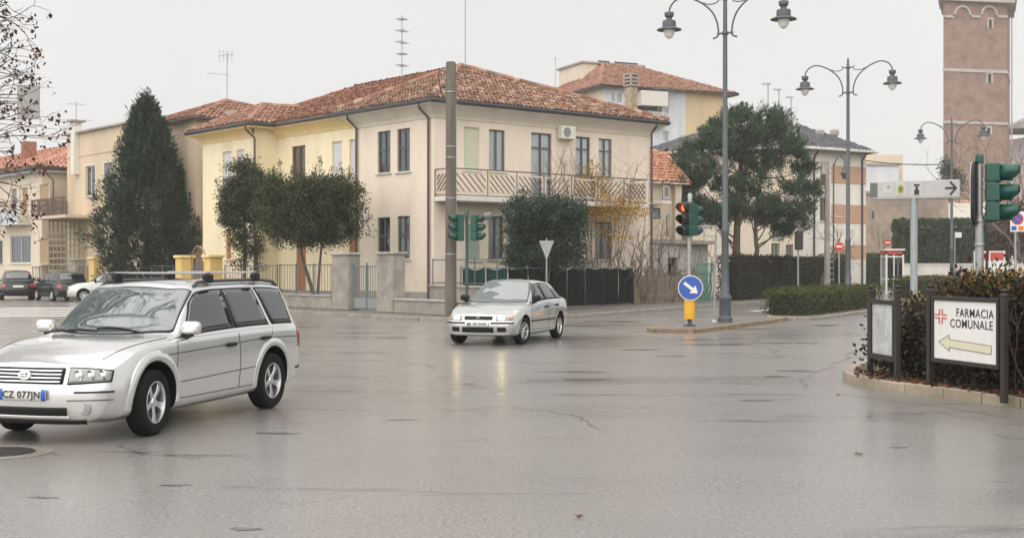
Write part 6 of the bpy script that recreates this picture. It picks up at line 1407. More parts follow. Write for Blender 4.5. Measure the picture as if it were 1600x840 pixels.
hon, B, body, patch, seam, FPf, RPr, fpatch = make_car('saloon_car', 'silver grey saloon with headlamps lit turning in the middle of the junction', hc, HH, specH, M_SILG)
fpatch('grille', M_TRIM, -.32, .32, .565, .635, .01)
q = MB(); p = FPf(0, .60, .02); q.box(p, (.01, .012, .05)); q.box(p+Vector((0, .025, 0)), (.01, .01, .055)); q.box(p+Vector((0, -.025, 0)), (.01, .01, .055)); q.build('emblem', M_CHROME, hon, world=False)
M_HLIT = mat('headlamp_lit', (1, .74, .40), .3, emit=9)
for sd in (1, -1):
    o = fpatch('headlight', M_LENS, sd*.40, sd*.74, lambda s: .545+.01*s, lambda s: .65-.02*s, .012)
    fpatch('lit_lamp', M_HLIT, sd*.455, sd*.575, .57, .628, .022, par=o)
    fpatch('indicator', mat('indicator_orange', (.40, .17, .10), .25, coat=.5), sd*.665, sd*.735, .56, .63, .022, par=o)
    fpatch('lower_intake', M_TRIM, sd*.44, sd*.62, .305, .40, .008)
fpatch('bumper_strip', M_TRIM, .30, .77, .478, .508, .016); fpatch('bumper_strip', M_TRIM, -.77, -.30, .478, .508, .016)
fpatch('lower_intake', M_TRIM, -.36, .36, .29, .40, .008); fpatch('chin', M_SILG, -.70, .70, .235, .268, .012)
fpatch('number_plate', M_PLATE, -.26, .26, .415, .525, .03); pq = FPf(0, .47, .042); Mw = rootM(hon); textmesh('BE 491NW', .092, 'plate_lettering', M_BLK, hon, Mw @ pq, Mw.to_3x3() @ Vector((0, 1, 0)), (0, 0, 1), bold=.002)
for sd in (1, -1): fpatch('tail_lamp', M_TAIL, sd*.45, sd*.76, .70, .85, .008, fn=RPr)

# --- cars parked up the left street
def hatch(L_, Hs):
    k = L_/4.485; out = []
    for r_ in specrows: out.append([(p[0]*k, p[1]*.97, p[2] if p[2] < .5 else .5+(p[2]-.5)*Hs) for p in r_])
    return out
xr0, xf0 = -2.27, 2.22
specrows = [
 [(-2.27, .60, .30), (-1.5, .70, .21), (1.5, .70, .20), (2.22, .58, .215)], [(-2.27, .72, .34), (-1.5, .82, .27), (1.5, .82, .26), (2.22, .70, .27)], [(-2.27, .78, .48), (0, .85, .45), (1.7, .85, .44), (2.22, .765, .42)],
 [(-2.27, .80, .66), (0, .862, .66), (1.6, .86, .62), (2.22, .78, .55)], [(-2.27, .77, .88), (-1, .84, .93), (.6, .84, .905), (1.4, .83, .87), (2.22, .755, .68)], [(-2.27, .745, .92), (-1, .80, .975), (.6, .80, .945), (1.4, .77, .9), (2.22, .70, .725)],
 [(-2.27, .68, .94), (-2.2, .67, 1.0), (-1.85, .60, 1.36), (-1.7, .58, 1.41), (-.3, .60, 1.44), (.1, .60, 1.41), (.5, .67, 1.2), (.85, .72, .97), (1.5, .62, .915), (2.22, .50, .745)],
 [(-2.27, .36, .95), (-2.22, .36, 1.02), (-1.9, .33, 1.38), (-1.75, .33, 1.45), (-.3, .34, 1.485), (.12, .34, 1.455), (.6, .36, 1.2), (.98, .36, .975), (1.5, .33, .935), (2.22, .26, .76)],
 [(-2.27, 0, .955), (-2.23, 0, 1.03), (-1.92, 0, 1.39), (-1.77, 0, 1.465), (-.3, 0, 1.50), (.15, 0, 1.47), (.66, 0, 1.2), (1.02, 0, .98), (1.5, 0, .94), (2.22, 0, .765)]]
def parked(label, loc, hd, L_, pm, Hs=1.0):
    k = L_/4.485; b_ = Body(hatch(L_, Hs), [1, 1, 1, 1, .8, .5, .8, 1, 1], -2.27*k, 2.22*k, .26, .16, .84, [(.2, -.04), (.5, .02), (.8, -.07), (1.2, -.1)], [(.2, -.05), (.4, .02), (.6, .02), (.9, -.04), (1.5, -.04)])
    g_ = lambda *a_: tuple(v*k for v in a_[:4])+a_[4:]
    sp = dict(body=b_, axle=1.27*k, track=.745, wr=.30, arch=.35, tw=.185, rim='cover', glass=[('side_window', g_(-.40, .78, -.34, .24, 5.12, 5.86)), ('side_window', g_(-1.35, -.48, -1.28, -.42, 5.12, 5.86)), ('side_window', g_(-1.98, -1.45, -1.74, -1.36, 5.12, 5.8))],
      seams=[[(.86*k, .9), (.86*k, .33)], [(-.44*k, .9), (-.44*k, .33)]], handles=[(-.24*k, .8), (-1.1*k, .82)], mirror=(.66*k, .98), mm=M_TRIM, moulding=(.9*k, -.9*k, .52), vscreen=(6.03, 0), screen=(.74*k, .98*k, .15*k, .2*k), rear=(-2.12*k, -2.18*k, -1.88*k, -1.9*k))
    t, B, bo_, pa, se, F_, R_, fp = make_car('parked_car', label, loc, hd, sp, pm, group='cars parked up the left street', detail=1)
    for sd in (1, -1):
        fp('tail_lamp', M_TAIL, sd*.60, sd*.79, .64, .84, .012, fn=R_); fp('headlight', M_LENS, sd*.42, sd*.74, .56, .68, .012)
        pa('tail_lamp', M_TAIL, B.vz(-2.2*k, .64), B.vz(-2.2*k, .84), lambda s: (-2.26*k, -2.16*k), sd, .008)
    fp('rear_bumper', M_TRIM, -.78, .78, .38, .52, .03, fn=R_); fp('number_plate', M_PLATE, -.26, .26, .66, .76, .02, fn=R_); fp('number_plate', M_PLATE, -.26, .26, .42, .52, .02)
    return t
def at(px, py): return Vector(G(px, py))
p = at(40, 468.5); parked('black hatchback with red tail lamps parked at the far left', (p.x-.95, p.y+1.2, 0), R(114), 4.0, mat('paint_black_green', (.006, .008, .0075), .25, coat=.4, cr=.1), 1.04)
p = at(104, 470); parked('dark green hatchback parked between the black one and the white one', (p.x-.6, p.y+.8, 0), R(128), 4.1, mat('paint_dark_green', (.006, .016, .014), .25, coat=.4, cr=.1), .98)
p = at(170, 470); parked('white car partly hidden behind the silver estate roof', (p.x, p.y, 0), R(196), 4.1, paint('paint_white', (.62, .62, .60), .1, .35), .98)
# ------------------------------------------------------------------ plants
def leafquads(C, D, ln, wd, rg, fold=.0):
    """diamond leaves: C centres, D pointing directions"""
    n = len(C); D = D/np.maximum(np.linalg.norm(D, axis=1, keepdims=True), 1e-6)
    A = np.cross(D, rg.normal(size=(n, 3))); A /= np.maximum(np.linalg.norm(A, axis=1, keepdims=True), 1e-6)
    l = (ln*rg.uniform(.6, 1.3, n))[:, None]; w_ = (wd*rg.uniform(.6, 1.3, n))[:, None]
    V = np.stack([C-D*l*.5, C+A*w_*.5-D*l*.05, C+D*l*.5, C-A*w_*.5-D*l*.05], 1).reshape(-1, 3)
    return V, np.arange(4*n).reshape(-1, 4)
def crown(name, par, clumps, per, sig, ln, wd, m, seed=0, outward=None, up=.3, kind=None):
    """leaf clumps: centres (n,3), leaves scattered about each"""
    rg = np.random.default_rng(seed); K = np.repeat(np.asarray(clumps, float), per, 0); n = len(K)
    sg = np.asarray(sig, float); O = rg.normal(size=(n, 3))*sg; C = K+O
    D = O/np.maximum(np.linalg.norm(O, axis=1, keepdims=True), 1e-6)+rg.normal(size=(n, 3))*.6+np.array([0, 0, up])
    V, F = leafquads(C, D, ln, wd, rg); return npmesh(name, V, F, m, par, kind=kind)
def shellpts(els, n, rg, lo=.55, noise=.19):
    """points in the outer part of a set of ellipsoids (cx, cy, cz, rx, ry, rz)"""
    E = np.array(els, float); vol = E[:, 3]*E[:, 4]*E[:, 5]; vol = vol**.75; idx = rg.choice(len(E), n, p=vol/vol.sum()); d = rg.normal(size=(n, 3)); d /= np.linalg.norm(d, axis=1, keepdims=True)
    r = (lo**3+(1-lo**3)*rg.uniform(size=n))**(1/3)*(1+rg.normal(size=n)*noise); return E[idx, :3]+d*E[idx, 3:]*r[:, None]
def grow(q, p, d, ln, r, depth, tips, spread=.55, up=.12, kids=(2, 3), shrink=.72, wob=.12, n=5, rs=None):
    rs = rs or rnd; pts = [Vector(p)]; rad = [r]; d = nrm(d); k = 4
    for i in range(k):
        d = nrm(d+Vector((rs.gauss(0, wob), rs.gauss(0, wob), rs.gauss(0, wob)+up*.3))); pts.append(pts[-1]+d*(ln/k)); rad.append(r*(1-.42*(i+1)/k))
    q.tube(pts, rad, n if r > .02 else 3, cap=False)
    if depth == 0: tips.append((pts[-1], d)); tips.append((pts[-2], d)); return
    for j in range(rs.randint(*kids)):
        dd = nrm(d+Vector((rs.gauss(0, spread), rs.gauss(0, spread), rs.gauss(0, spread)+up))); grow(q, pts[-1] if j < 2 else pts[-2], dd, ln*shrink*rs.uniform(.8, 1.2), r*.58, depth-1, tips, spread, up, kids, shrink, wob, n, rs)
M_BARK = mat('bark', (.10, .08, .065), .9, var=.4, vs=6, bump=.5, bs=25); M_BARKP = mat('bark_pine', (.13, .095, .08), .9, var=.45, vs=5, bump=.6, bs=18); M_TWIG = mat('twig', (.10, .075, .065), .85); M_TWIGP = mat('twig_pale', (.145, .105, .085), .85)
L_CON = leafmat('leaves_conifer', [(.018, .037, .021), (.034, .06, .034), (.066, .098, .056), (.022, .042, .025), (.012, .022, .015)], .6, .1)
L_PIN = leafmat('needles_pine', [(.024, .05, .028), (.04, .076, .04), (.06, .098, .054), (.085, .115, .065), (.02, .035, .022)], .6, .12)
L_PRI = leafmat('leaves_privet', [(.02, .034, .013), (.038, .056, .02), (.066, .082, .032), (.024, .038, .016), (.11, .115, .055), (.012, .018, .008)], .45, .15)
L_IVY = leafmat('leaves_ivy', [(.025, .042, .03), (.045, .07, .052), (.10, .13, .105), (.035, .055, .042), (.02, .03, .02)], .5, .12)
L_HDG = leafmat('leaves_hedge', [(.05, .06, .015), (.08, .09, .02), (.03, .045, .015), (.12, .11, .03)], .5, .2)
L_HDR = leafmat('leaves_hedge_brown', [(.022, .017, .011), (.04, .026, .017), (.018, .02, .011), (.028, .022, .013)], .6, .15)
L_FAR = leafmat('leaves_far', [(.04, .065, .03), (.06, .09, .035), (.035, .055, .03)], .6, .2)
L_RED = leafmat('leaves_copper', [(.11, .05, .035), (.09, .055, .035), (.15, .07, .05)], .6, .2)
L_YEL = leafmat('leaves_yellow', [(.42, .23, .02), (.52, .32, .05), (.34, .17, .02), (.28, .2, .06)], .5, .35)
L_BRN = leafmat('leaves_dead', [(.09, .032, .018), (.17, .07, .035), (.05, .025, .018), (.22, .12, .07), (.035, .022, .018), (.03, .02, .016)], .6, .25)
L_PHO = leafmat('leaves_photinia', [(.018, .026, .012), (.03, .02, .012), (.08, .028, .018), (.024, .04, .017), (.014, .013, .008), (.03, .022, .013), (.06, .08, .04)], .4, .2)
L_PHT = leafmat('leaves_photinia_tips', [(.30, .16, .03), (.40, .26, .05), (.16, .06, .03), (.08, .06, .025), (.24, .22, .06)], .4, .3)
def rg_(s): return np.random.default_rng(s)

# dark conifer
x, y = XY(228, 64.5); T = thing('conifer_tree', 'dark green conical conifer in front of the beige house', 'tree', (x, y, ZG))
q = MB(); q.tube([(x, y, 0), (x+.05, y, 4), (x, y, 10)], [.22, .16, .03], 10); q.build('trunk', M_BARK, T, smooth=True)
g_ = rg_(3); n = 1350; h = g_.uniform(0, 1, n)**.85; ph = g_.uniform(0, 2*math.pi, n); prof = np.interp(h, [0, .08, .2, .45, .7, .85, .94, 1], [1.7, 2.1, 2.3, 1.95, 1.25, .78, .38, .08]); lob = 1+.17*np.sin(ph*3+h*9)+.15*np.sin(ph*5-h*14)+.08*np.sin(ph*9+h*25)
rr = prof*lob*(.35+.65*g_.uniform(size=n)**.45)*(1+g_.normal(size=n)*.06); Cn = np.stack([x+rr*np.cos(ph), y+rr*np.sin(ph), 1.0+h*9.0], 1)
K = np.repeat(Cn, 46, 0); out = K-np.array([x, y, 0]); out[:, 2] = 0; out /= np.maximum(np.linalg.norm(out, axis=1, keepdims=True), .1); O = g_.normal(size=K.shape)*np.array([.17, .17, .2]); D = out*.7+O*2+np.array([0, 0, .75])
V, F = leafquads(K+O, D, .24, .055, g_); npmesh('crown', V, F, L_CON, T)
n = 90; hh = g_.uniform(.3, 1, n); ph = g_.uniform(0, 2*math.pi, n); rr = np.interp(hh, [0, .3, .7, .9, 1], [2.4, 2.35, 1.4, .6, .05])*1.02; Cn = np.stack([x+rr*np.cos(ph), y+rr*np.sin(ph), 1.15+hh*9.1], 1); K = np.repeat(Cn, 40, 0); s = np.tile(np.linspace(0, .55, 40), n)[:, None]
V, F = leafquads(K+np.array([0, 0, 1])*s*1.1+g_.normal(size=K.shape)*(.085*(1-s)), np.array([0, 0, 1.])+g_.normal(size=K.shape)*.5, .17, .04, g_); npmesh('leader_shoots', V, F, L_CON, T)

def leafy_tree(name, label, base, els, n, per, sig, ln, wd, lm, stems, seed, lo=.5, up=.3):
    T = thing(name, label, 'tree', base); q = MB()
    for s_ in stems: q.tube(spline(s_[0], 4), np.linspace(s_[1], s_[1]*.45, (len(s_[0])-1)*4+1), 8)
    q.build('trunk', M_BARK, T, smooth=True); crown('crown', T, shellpts(els, n, rg_(seed), lo), per, sig, ln, wd, lm, seed, up=up); return T
# slender evergreen with two stems, and the clipped round one beside it
Y = 54.5; E = lambda px, py, rx, ry, Y_=Y, k=1.0: (*P(px, py, Y_), rx/FOC*Y_, rx/FOC*Y_*k, ry/FOC*Y_)
b1, b2 = XY(379, Y), XY(402, Y)
leafy_tree('evergreen_tree', 'slender loose evergreen with two stems left of the clipped round tree', (b1[0], Y, ZG), [E(384, 290, 30, 36), E(372, 318, 32, 34), E(398, 310, 30, 44), E(377, 370, 15, 52), E(400, 372, 12, 50), E(362, 300, 16, 24), E(356, 330, 12, 40), E(380, 262, 16, 14)], 560, 60, .13, .10, .05, L_PRI,
  [([(b1[0], Y, .1), (b1[0]+.1, Y, 2), (b1[0]+.05, Y, 5)], .1), ([(b2[0], Y, .1), (b2[0]-.05, Y, 2), (b2[0]-.2, Y, 4.6)], .09)], 21, .3)
Y = 50.5; b1, b2 = XY(491, Y), XY(486, Y)
t_ = leafy_tree('evergreen_tree', 'clipped dark round headed evergreen on two bare stems before the yellow house', (b1[0], Y, ZG), [E(440, 322, 38, 44, Y), E(485, 328, 58, 46, Y), E(530, 326, 40, 46, Y), E(470, 358, 52, 26, Y), E(520, 358, 42, 24, Y), E(500, 300, 60, 24, Y), E(430, 300, 26, 24, Y)], 900, 62, .14, .10, .052, L_PRI,
  [([(b1[0]+.1, Y, .1), (b1[0]-.2, Y, 1.2), (b1[0]-.5, Y, 2.2), (b1[0]-.65, Y, 3.6)], .09), ([(b1[0]+.12, Y, .1), (b1[0]+.2, Y, 1.6), (b1[0]+.4, Y, 3.6)], .07)], 22, .55)
g_ = rg_(5); sp_ = [(px, py) for px, py in ((438, 258), (456, 262), (492, 262), (500, 250), (533, 262), (545, 268), (518, 268), (470, 268), (560, 285), (428, 262), (552, 276))]
K = np.concatenate([np.array(P(px, py+18, Y))+np.outer(np.linspace(0, 1, 60), [0, 0, (18+10*g_.uniform())/FOC*Y])+g_.normal(size=(60, 3))*.05 for px, py in sp_]); V, F = leafquads(K, g_.normal(size=K.shape)+np.array([0, 0, .8]), .09, .045, g_); npmesh('top_shoots', V, F, L_PRI, t_, kind='stuff')
# ivy bush
Y = 48.3; x, y = XY(853, Y); IV = thing('ivy_tree', 'blue green ivy clad bush with flat top and hollow front in the corner garden', 'tree', (x, y, ZG))
els = [E(853, 330, 58, 20, Y), E(815, 345, 26, 34, Y), E(893, 345, 24, 32, Y), E(812, 385, 22, 36, Y), E(850, 400, 50, 26, Y+.9), E(880, 388, 20, 34, Y+.5), E(850, 360, 40, 30, Y+1.1), E(835, 322, 30, 16, Y-.3), E(875, 322, 30, 14, Y-.3), E(803, 334, 14, 18, Y), E(903, 336, 14, 20, Y), E(804, 392, 15, 34, Y), E(840, 405, 30, 20, Y+.3), E(902, 385, 12, 34, Y+.3)]
q = MB()
for k in range(7): p0 = Vector((x+rnd.uniform(-.3, .3), y+.2, .1)); q.tube([p0, p0+Vector((rnd.uniform(-.3, .3), 0, 1.4)), p0+Vector((rnd.uniform(-.8, .8), 0, 3.2))], [.08, .06, .03], 6)
q.build('trunk', M_BARK, IV, smooth=True); crown('crown', IV, shellpts(els, 900, rg_(31), .55), 62, .12, .085, .055, L_IVY, 31, up=.1)
# arching yellow leaved shrub
Y = 54.3; x, y = XY(935, Y); YS = thing('yellow_shrub', 'arching bare shrub with yellow leaves in front of the balcony', 'shrub', (x, y, ZG)); q = MB(); tips = []; rs = random.Random(4)
for k in range(15):
    px = 895+8*k; top = P(px+rs.uniform(-12, 16), rs.uniform(235, 330), Y); b0 = Vector((x+rs.uniform(-.5, .9), Y+rs.uniform(-.3, .3), .1)); mid = b0.lerp(Vector(top), .55)+Vector((0, 0, .5)); pts = spline([b0, mid, top], 5); q.tube(pts, np.linspace(.022, .006, len(pts)), 4, False)
    for j in range(4, len(pts)): grow(q, pts[j], Vector((rs.gauss(0, .6), rs.gauss(0, .5), rs.uniform(-.1, .8))), rs.uniform(.35, .8), .008, 1, tips, .5, .1, (2, 3), .7, .15, 3, rs)
q.build('branches', M_TWIGP, YS)
g_ = rg_(41); cl = np.array([P(px, py, Y-.2) for px, py in ((905, 300), (930, 290), (945, 300), (960, 312), (975, 318), (990, 322), (940, 318), (920, 325), (955, 330), (985, 335), (1000, 325), (935, 270), (960, 345), (945, 360), (915, 265), (970, 370), (928, 340))]); cl = np.repeat(cl, 5, 0)+g_.normal(size=(len(cl)*5, 3))*np.array([.22, .3, .2])
crown('leaves', YS, cl, 28, .19, .11, .065, L_YEL, 41, up=-.4)
Y = 52.4; x, y = XY(880, Y); TS = thing('bare_shrub', 'thin bare twiggy shrub rising before the balcony door', 'shrub', (x, y, ZG)); q = MB(); tips = []; rs = random.Random(9)
for k in range(6): grow(q, (x+rs.uniform(-.3, .3), y, 3.2), (rs.gauss(0, .18), 0, 1), 1.5, .022, 3, tips, .4, .35, (2, 3), .62, .08, 4, rs)
q.tube([(x, y, .1), (x, y, 3.3)], .05, 6); q.build('branches', M_TWIGP, TS)
def bare(label, px, Y, h, n, seed, spread=.4, lean=0, name='bare_shrub', m=None, r=.045, dep=3, zb=ZG):
    x, y = XY(px, Y); T = thing(name, label, 'shrub', (x, y, zb)); q = MB(); tips = []; rs = random.Random(seed)
    for k in range(n): grow(q, (x+rs.uniform(-.25, .25)*n*.3, y+rs.uniform(-.2, .2), zb-.05), (rs.gauss(lean, .25), rs.gauss(0, .2), 1), h*.42, r, dep, tips, spread, .2, (2, 3), .66, .16, 5, rs)
    q.build('branches', m or M_TWIGP, T); return tips, T
bare('gnarled bare shrub between screen fence and island signal', 1012, 55.5, 4.0, 5, 3, .42, .1)
bare('small bare shrub just right of the screen fence', 985, 55.6, 3.0, 4, 5, .4); bare('bare thorny shrub behind the blue arrow sign', 1040, 57.5, 3.2, 4, 8, .5)
bare('bare shrub behind the thin steel sign frame', 1102, 60.8, 3.4, 3, 12, .5); bare('brown bare shrub under the yellow leaves', 950, 54.6, 2.6, 5, 15, .5, m=M_TWIG)
# pine
Y = 67; x, y = XY(1152, Y); PN = thing('pine_tree', 'large dark pine with forked trunk behind the near lamp', 'tree', (x, y, ZG)); q = MB(); rs = random.Random(17)
tr_ = spline([(x-.05, y, 0), (x-.05, y, 2), (x+.0, y, 4), (x+.2, y, 7), (x+.2, y, 9.6)], 5); q.tube(tr_, np.linspace(.27, .07, len(tr_)), 10)
t2 = spline([(x+.05, y, 1.1), (x+.55, y-.1, 1.7), (x+1.0, y-.1, 2.4), (x+.95, y-.1, 3.2), (x+1.0, y, 5), (x+1.4, y, 7)], 5); q.tube(t2, np.linspace(.17, .06, len(t2)), 8)
tuft = []
outl = [(1075, 255), (1070, 290), (1085, 235), (1105, 200), (1120, 185), (1140, 172), (1158, 165), (1180, 175), (1205, 185), (1215, 170), (1225, 205), (1240, 235), (1258, 265), (1262, 295), (1255, 320), (1240, 345), (1225, 358), (1200, 345), (1180, 330), (1150, 318), (1120, 330), (1100, 320), (1080, 310), (1110, 260), (1130, 230), (1160, 210), (1190, 215), (1215, 240), (1235, 285), (1205, 310), (1160, 280), (1130, 290), (1185, 270), (1150, 245), (1170, 300), (1220, 325), (1095, 285), (1200, 250), (1145, 200), (1105, 335), (1130, 340)]
outl = [(px, py+(16 if py < 215 else 0)) for px, py in outl]
for (px, py) in outl:
    for k in range(3):
        c_ = Vector(P(px+rs.uniform(-9, 9), py+rs.uniform(-8, 8), Y+rs.uniform(-2.0, 2.0))); tuft.append(c_)
    s_ = tr_[min(len(tr_)-2, max(6, int((c_.z-1.2)/9.6*len(tr_))))] if px < 1180 or py < 230 else t2[min(len(t2)-2, max(8, int((c_.z-.5)/7*len(t2))))]
    pts = spline([s_, s_.lerp(c_, .5)+Vector((0, 0, -.15)), c_], 4); q.tube(pts, np.linspace(.05, .015, len(pts)), 5, False)
q.build('trunk', M_BARKP, PN, smooth=True); g_ = rg_(51)
tf = np.array([list(c_) for c_ in tuft]); cl = np.repeat(tf, 7, 0)+g_.normal(size=(len(tf)*7, 3))*np.array([.34, .34, .22]); K = np.repeat(cl, 72, 0); O = g_.normal(size=K.shape)*np.array([.13, .13, .15]); V, F = leafquads(K+O, O*4+np.array([0, 0, .55])+g_.normal(size=K.shape)*.25, .24, .042, g_); npmesh('crown', V, F, L_PIN, PN)
up_ = [(1107, 195), (1122, 178), (1143, 160), (1158, 152), (1168, 165), (1190, 172), (1205, 160), (1222, 166), (1098, 215), (1234, 200), (1075, 240), (1246, 235)]
up_ = [(px, py+8) for px, py in up_]
pc = Vector(P(1165, 275, Y)); sp2 = []
for (px, py) in outl[:23]:
    for k in range(3):
        p0 = Vector(P(px+rs.uniform(-8, 8), py+rs.uniform(-8, 8), Y+rs.uniform(-1.2, 1.2))); d_ = nrm(p0-pc)*.7+Vector((0, 0, .75)); L_ = rs.uniform(.35, .7)
        sp2.append(np.array(p0)+np.outer(np.linspace(0, 1, 110), np.array(nrm(d_)*L_))+g_.normal(size=(110, 3))*.11*np.linspace(1, .35, 110)[:, None])
K = np.concatenate(sp2); V, F = leafquads(K, np.array([0, 0, .6])+g_.normal(size=K.shape)*.6, .2, .038, g_); npmesh('outer_shoots', V, F, L_PIN, PN)
K = np.concatenate([np.array(P(px, py+22, Y))+np.outer(np.linspace(0, 1, 90), [0, 0, 22/FOC*Y])+g_.normal(size=(90, 3))*.1*np.linspace(1, .3, 90)[:, None] for px, py in up_]); V, F = leafquads(K, np.array([0, 0, 1.])+g_.normal(size=K.shape)*.5, .2, .035, g_); npmesh('candles', V, F, L_PIN, PN)

# hedges: leaf coats over a twiggy core
def hedge(label, a_, b_, wd, h, lm, seed, dens=260, z0=ZG, leaf=(.07, .045), core=(.012, .014, .008), name='hedge', top=None, round_=.25, tipm=None):
    a_, b_ = Vector((*a_, 0)), Vector((*b_, 0)); d = b_-a_; ln = d.length; d.normalize(); n_ = Vector((-d.y, d.x, 0)); T = thing(name, label, 'hedge', ((a_.x+b_.x)/2, (a_.y+b_.y)/2, z0)); g_ = rg_(seed)
    q = MB(); q.pp(a_-n_*wd*.34+d*.18+Vector((0, 0, z0)), d*(ln-.36), n_*wd*.68, (0, 0, h*.86)); q.build('core', mat('hedge_core_%d' % seed, core, .95), T)
    area = ln*h*2+ln*wd+wd*h*2; k = int(area*dens); u = g_.uniform(size=k); fc = g_.choice(5, k, p=np.array([ln*h, ln*h, ln*wd, wd*h, wd*h])/area)
    s = g_.uniform(0, ln, k); v = g_.uniform(-.5, .5, k)*wd; z = g_.uniform(0, 1, k)*h
    v = np.where(fc == 0, -wd/2, np.where(fc == 1, wd/2, v)); z = np.where(fc == 2, h, z); s = np.where(fc == 3, 0, np.where(fc == 4, ln, s))
    bump = .11*np.sin(s*2.1+seed)+.07*np.sin(s*5.3+z*4)+.05*np.sin(v*7+s*3); r_ = g_.uniform(0, .22, k)**1.0
    v = v*(1-r_+bump*.6*(fc != 2)); z = z*(1-r_*.5*(fc == 2))+bump*.5*(fc == 2)*1; z = z-np.maximum(0, np.abs(v)/(wd/2)-.75)*round_*h*(fc == 2); s = s+g_.normal(size=k)*.05
    z = np.maximum(z, .03)
    C = np.array(a_)[None]+np.outer(s, d)+np.outer(v, n_)+np.outer(z+z0, [0, 0, 1])+g_.normal(size=(k, 3))*.035
    V, F = leafquads(C, g_.normal(size=(k, 3))+np.array([0, 0, .3]), leaf[0], leaf[1], g_)
    if tipm is not None:
        tp = z > h*.80; npmesh('top_leaves', V.reshape(-1, 4, 3)[tp].reshape(-1, 3), np.arange(4*tp.sum()).reshape(-1, 4), tipm, T); tp = ~tp; V = V.reshape(-1, 4, 3)[tp].reshape(-1, 3); F = np.arange(len(V)).reshape(-1, 4)
    npmesh('foliage', V, F, lm, T); return T
hedge('low clipped green hedge on the near median', (8.95, 42.0), (14.3, 52.2), 1.7, .82, L_HDG, 61, 330)
hedge('low green hedge on the far median by the telephone box', (19.9, 64.5), (25.2, 74.5), 2.0, 1.05, L_HDG, 62, 200)
hedge('tall brown green hedge along the pavement under the pine', XY(1138, 61.0), XY(1292, 80), 1.2, 2.15, L_HDR, 63, 210, leaf=(.09, .055))
hedge('dark ivy hedge beside the concrete pole', XY(1296, 80), XY(1350, 92), 1.5, 2.4, L_PRI, 64, 150, leaf=(.12, .07))
hedge('dark hedge left of the telephone box', XY(1318, 95), XY(1384, 104), 2.0, 2.6, L_PRI, 65, 130, leaf=(.14, .09))
hedge('tall clipped green hedge behind the boundary wall', XY(1404, 112), XY(1530, 112), 4, 5.9, L_FAR, 66, 60, leaf=(.3, .2), z0=0, round_=.1)
hedge('low reddish hedge beyond the far median', (27.0, 79), (33, 82), 1.2, .9, L_RED, 67, 160)
def blob(name, label, els, n, per, sig, ln, wd, m, seed, base, cat='tree', lo=.3):
    T = thing(name, label, cat, base); q = MB(); h_ = max(e_[2] for e_ in els); q.tube([(base[0], base[1], 0), (base[0], base[1], h_)], [.2, .06], 7); q.build('trunk', M_BARK, T); crown('crown', T, shellpts(els, n, rg_(seed), lo), per, sig, ln, wd, m, seed); return T
Y = 116; blob('copper_tree', 'reddish brown bushy tree behind the large green traffic light', [E(1565, 370, 36, 30, Y), E(1590, 350, 30, 30, Y), E(1545, 385, 25, 24, Y), E(1610, 380, 30, 35, Y)], 300, 40, .5, .3, .2, L_RED, 71, (*XY(1575, Y), 0))
Y = 150; blob('columnar_tree', 'small dark columnar tree at the foot of the brick tower', [E(1480, 268, 8, 24, Y), E(1490, 285, 16, 22, Y)], 90, 40, .3, .25, .16, L_CON, 72, (*XY(1483, Y), 0))
tips, T = bare('bare grey tree at the right edge before the tower', 1592, 110, 13, 3, 33, .4, 0, 'bare_tree', M_TWIGP, .16, 5, 0)
tips, T = bare('bare leafless tree beside the concrete pole', 1282, 70, 4.5, 2, 44, .5, 0, 'bare_tree', M_TWIGP, .07, 4)
tips, T = bare('bare shrub by the foot of the brown house', 1375, 108, 5, 3, 46, .5, 0, 'bare_shrub', M_TWIGP, .08, 4, 0)
# planted bed in the right foreground
g_ = rg_(81); PB = thing('planter_shrubs', 'dark photinia hedge with red and yellow leaf tips behind the pharmacy board', 'hedge', (6.9, 18.6, .13))
els = []
for k in range(44):
    px = 1408+rnd.uniform(0, 290); Yk = 18.7-(px-1357)*.0151+.95+rnd.uniform(0, 1.7); X_, Y_ = XY(px, Yk); hh = .82 if px < 1490 else 1.2
    els.append((X_, Y_, .13+rnd.uniform(.25, hh), .34, .34, .3))
els += [(*XY(px, 18.7-(px-1357)*.0151+.75), .45, .35, .35, .38) for k, px in enumerate((1400, 1422, 1445, 1470, 1500, 1530, 1560))]
els += [(*XY(px, 18.7-(px-1357)*.0151+1.5), 1.2+.05*math.sin(px), .33, .33, .32) for px in range(1520, 1680, 18)]
cl = shellpts(els, 1500, g_, .2); q = MB(); tips = []; rs = random.Random(5)
for k in range(26): px = 1405+rs.uniform(0, 250); X_, Y_ = XY(px, 18.7-(px-1357)*.0151+.8+rs.uniform(0, 1.2)); grow(q, (X_, Y_, .12), (rs.gauss(0, .2), rs.gauss(0, .2), 1), .5, .014, 2, tips, .4, .3, (2, 3), .7, .1, 4, rs)
q.build('stems', M_TWIG, PB, kind='stuff'); crown('foliage', PB, cl, 30, .11, .085, .045, L_PHO, 82)
tp = cl[cl[:, 2] > np.quantile(cl[:, 2], .72)]; crown('leaf_tips', PB, tp+np.array([0, 0, .07]), 7, .08, .085, .045, L_PHT, 83, up=.8)
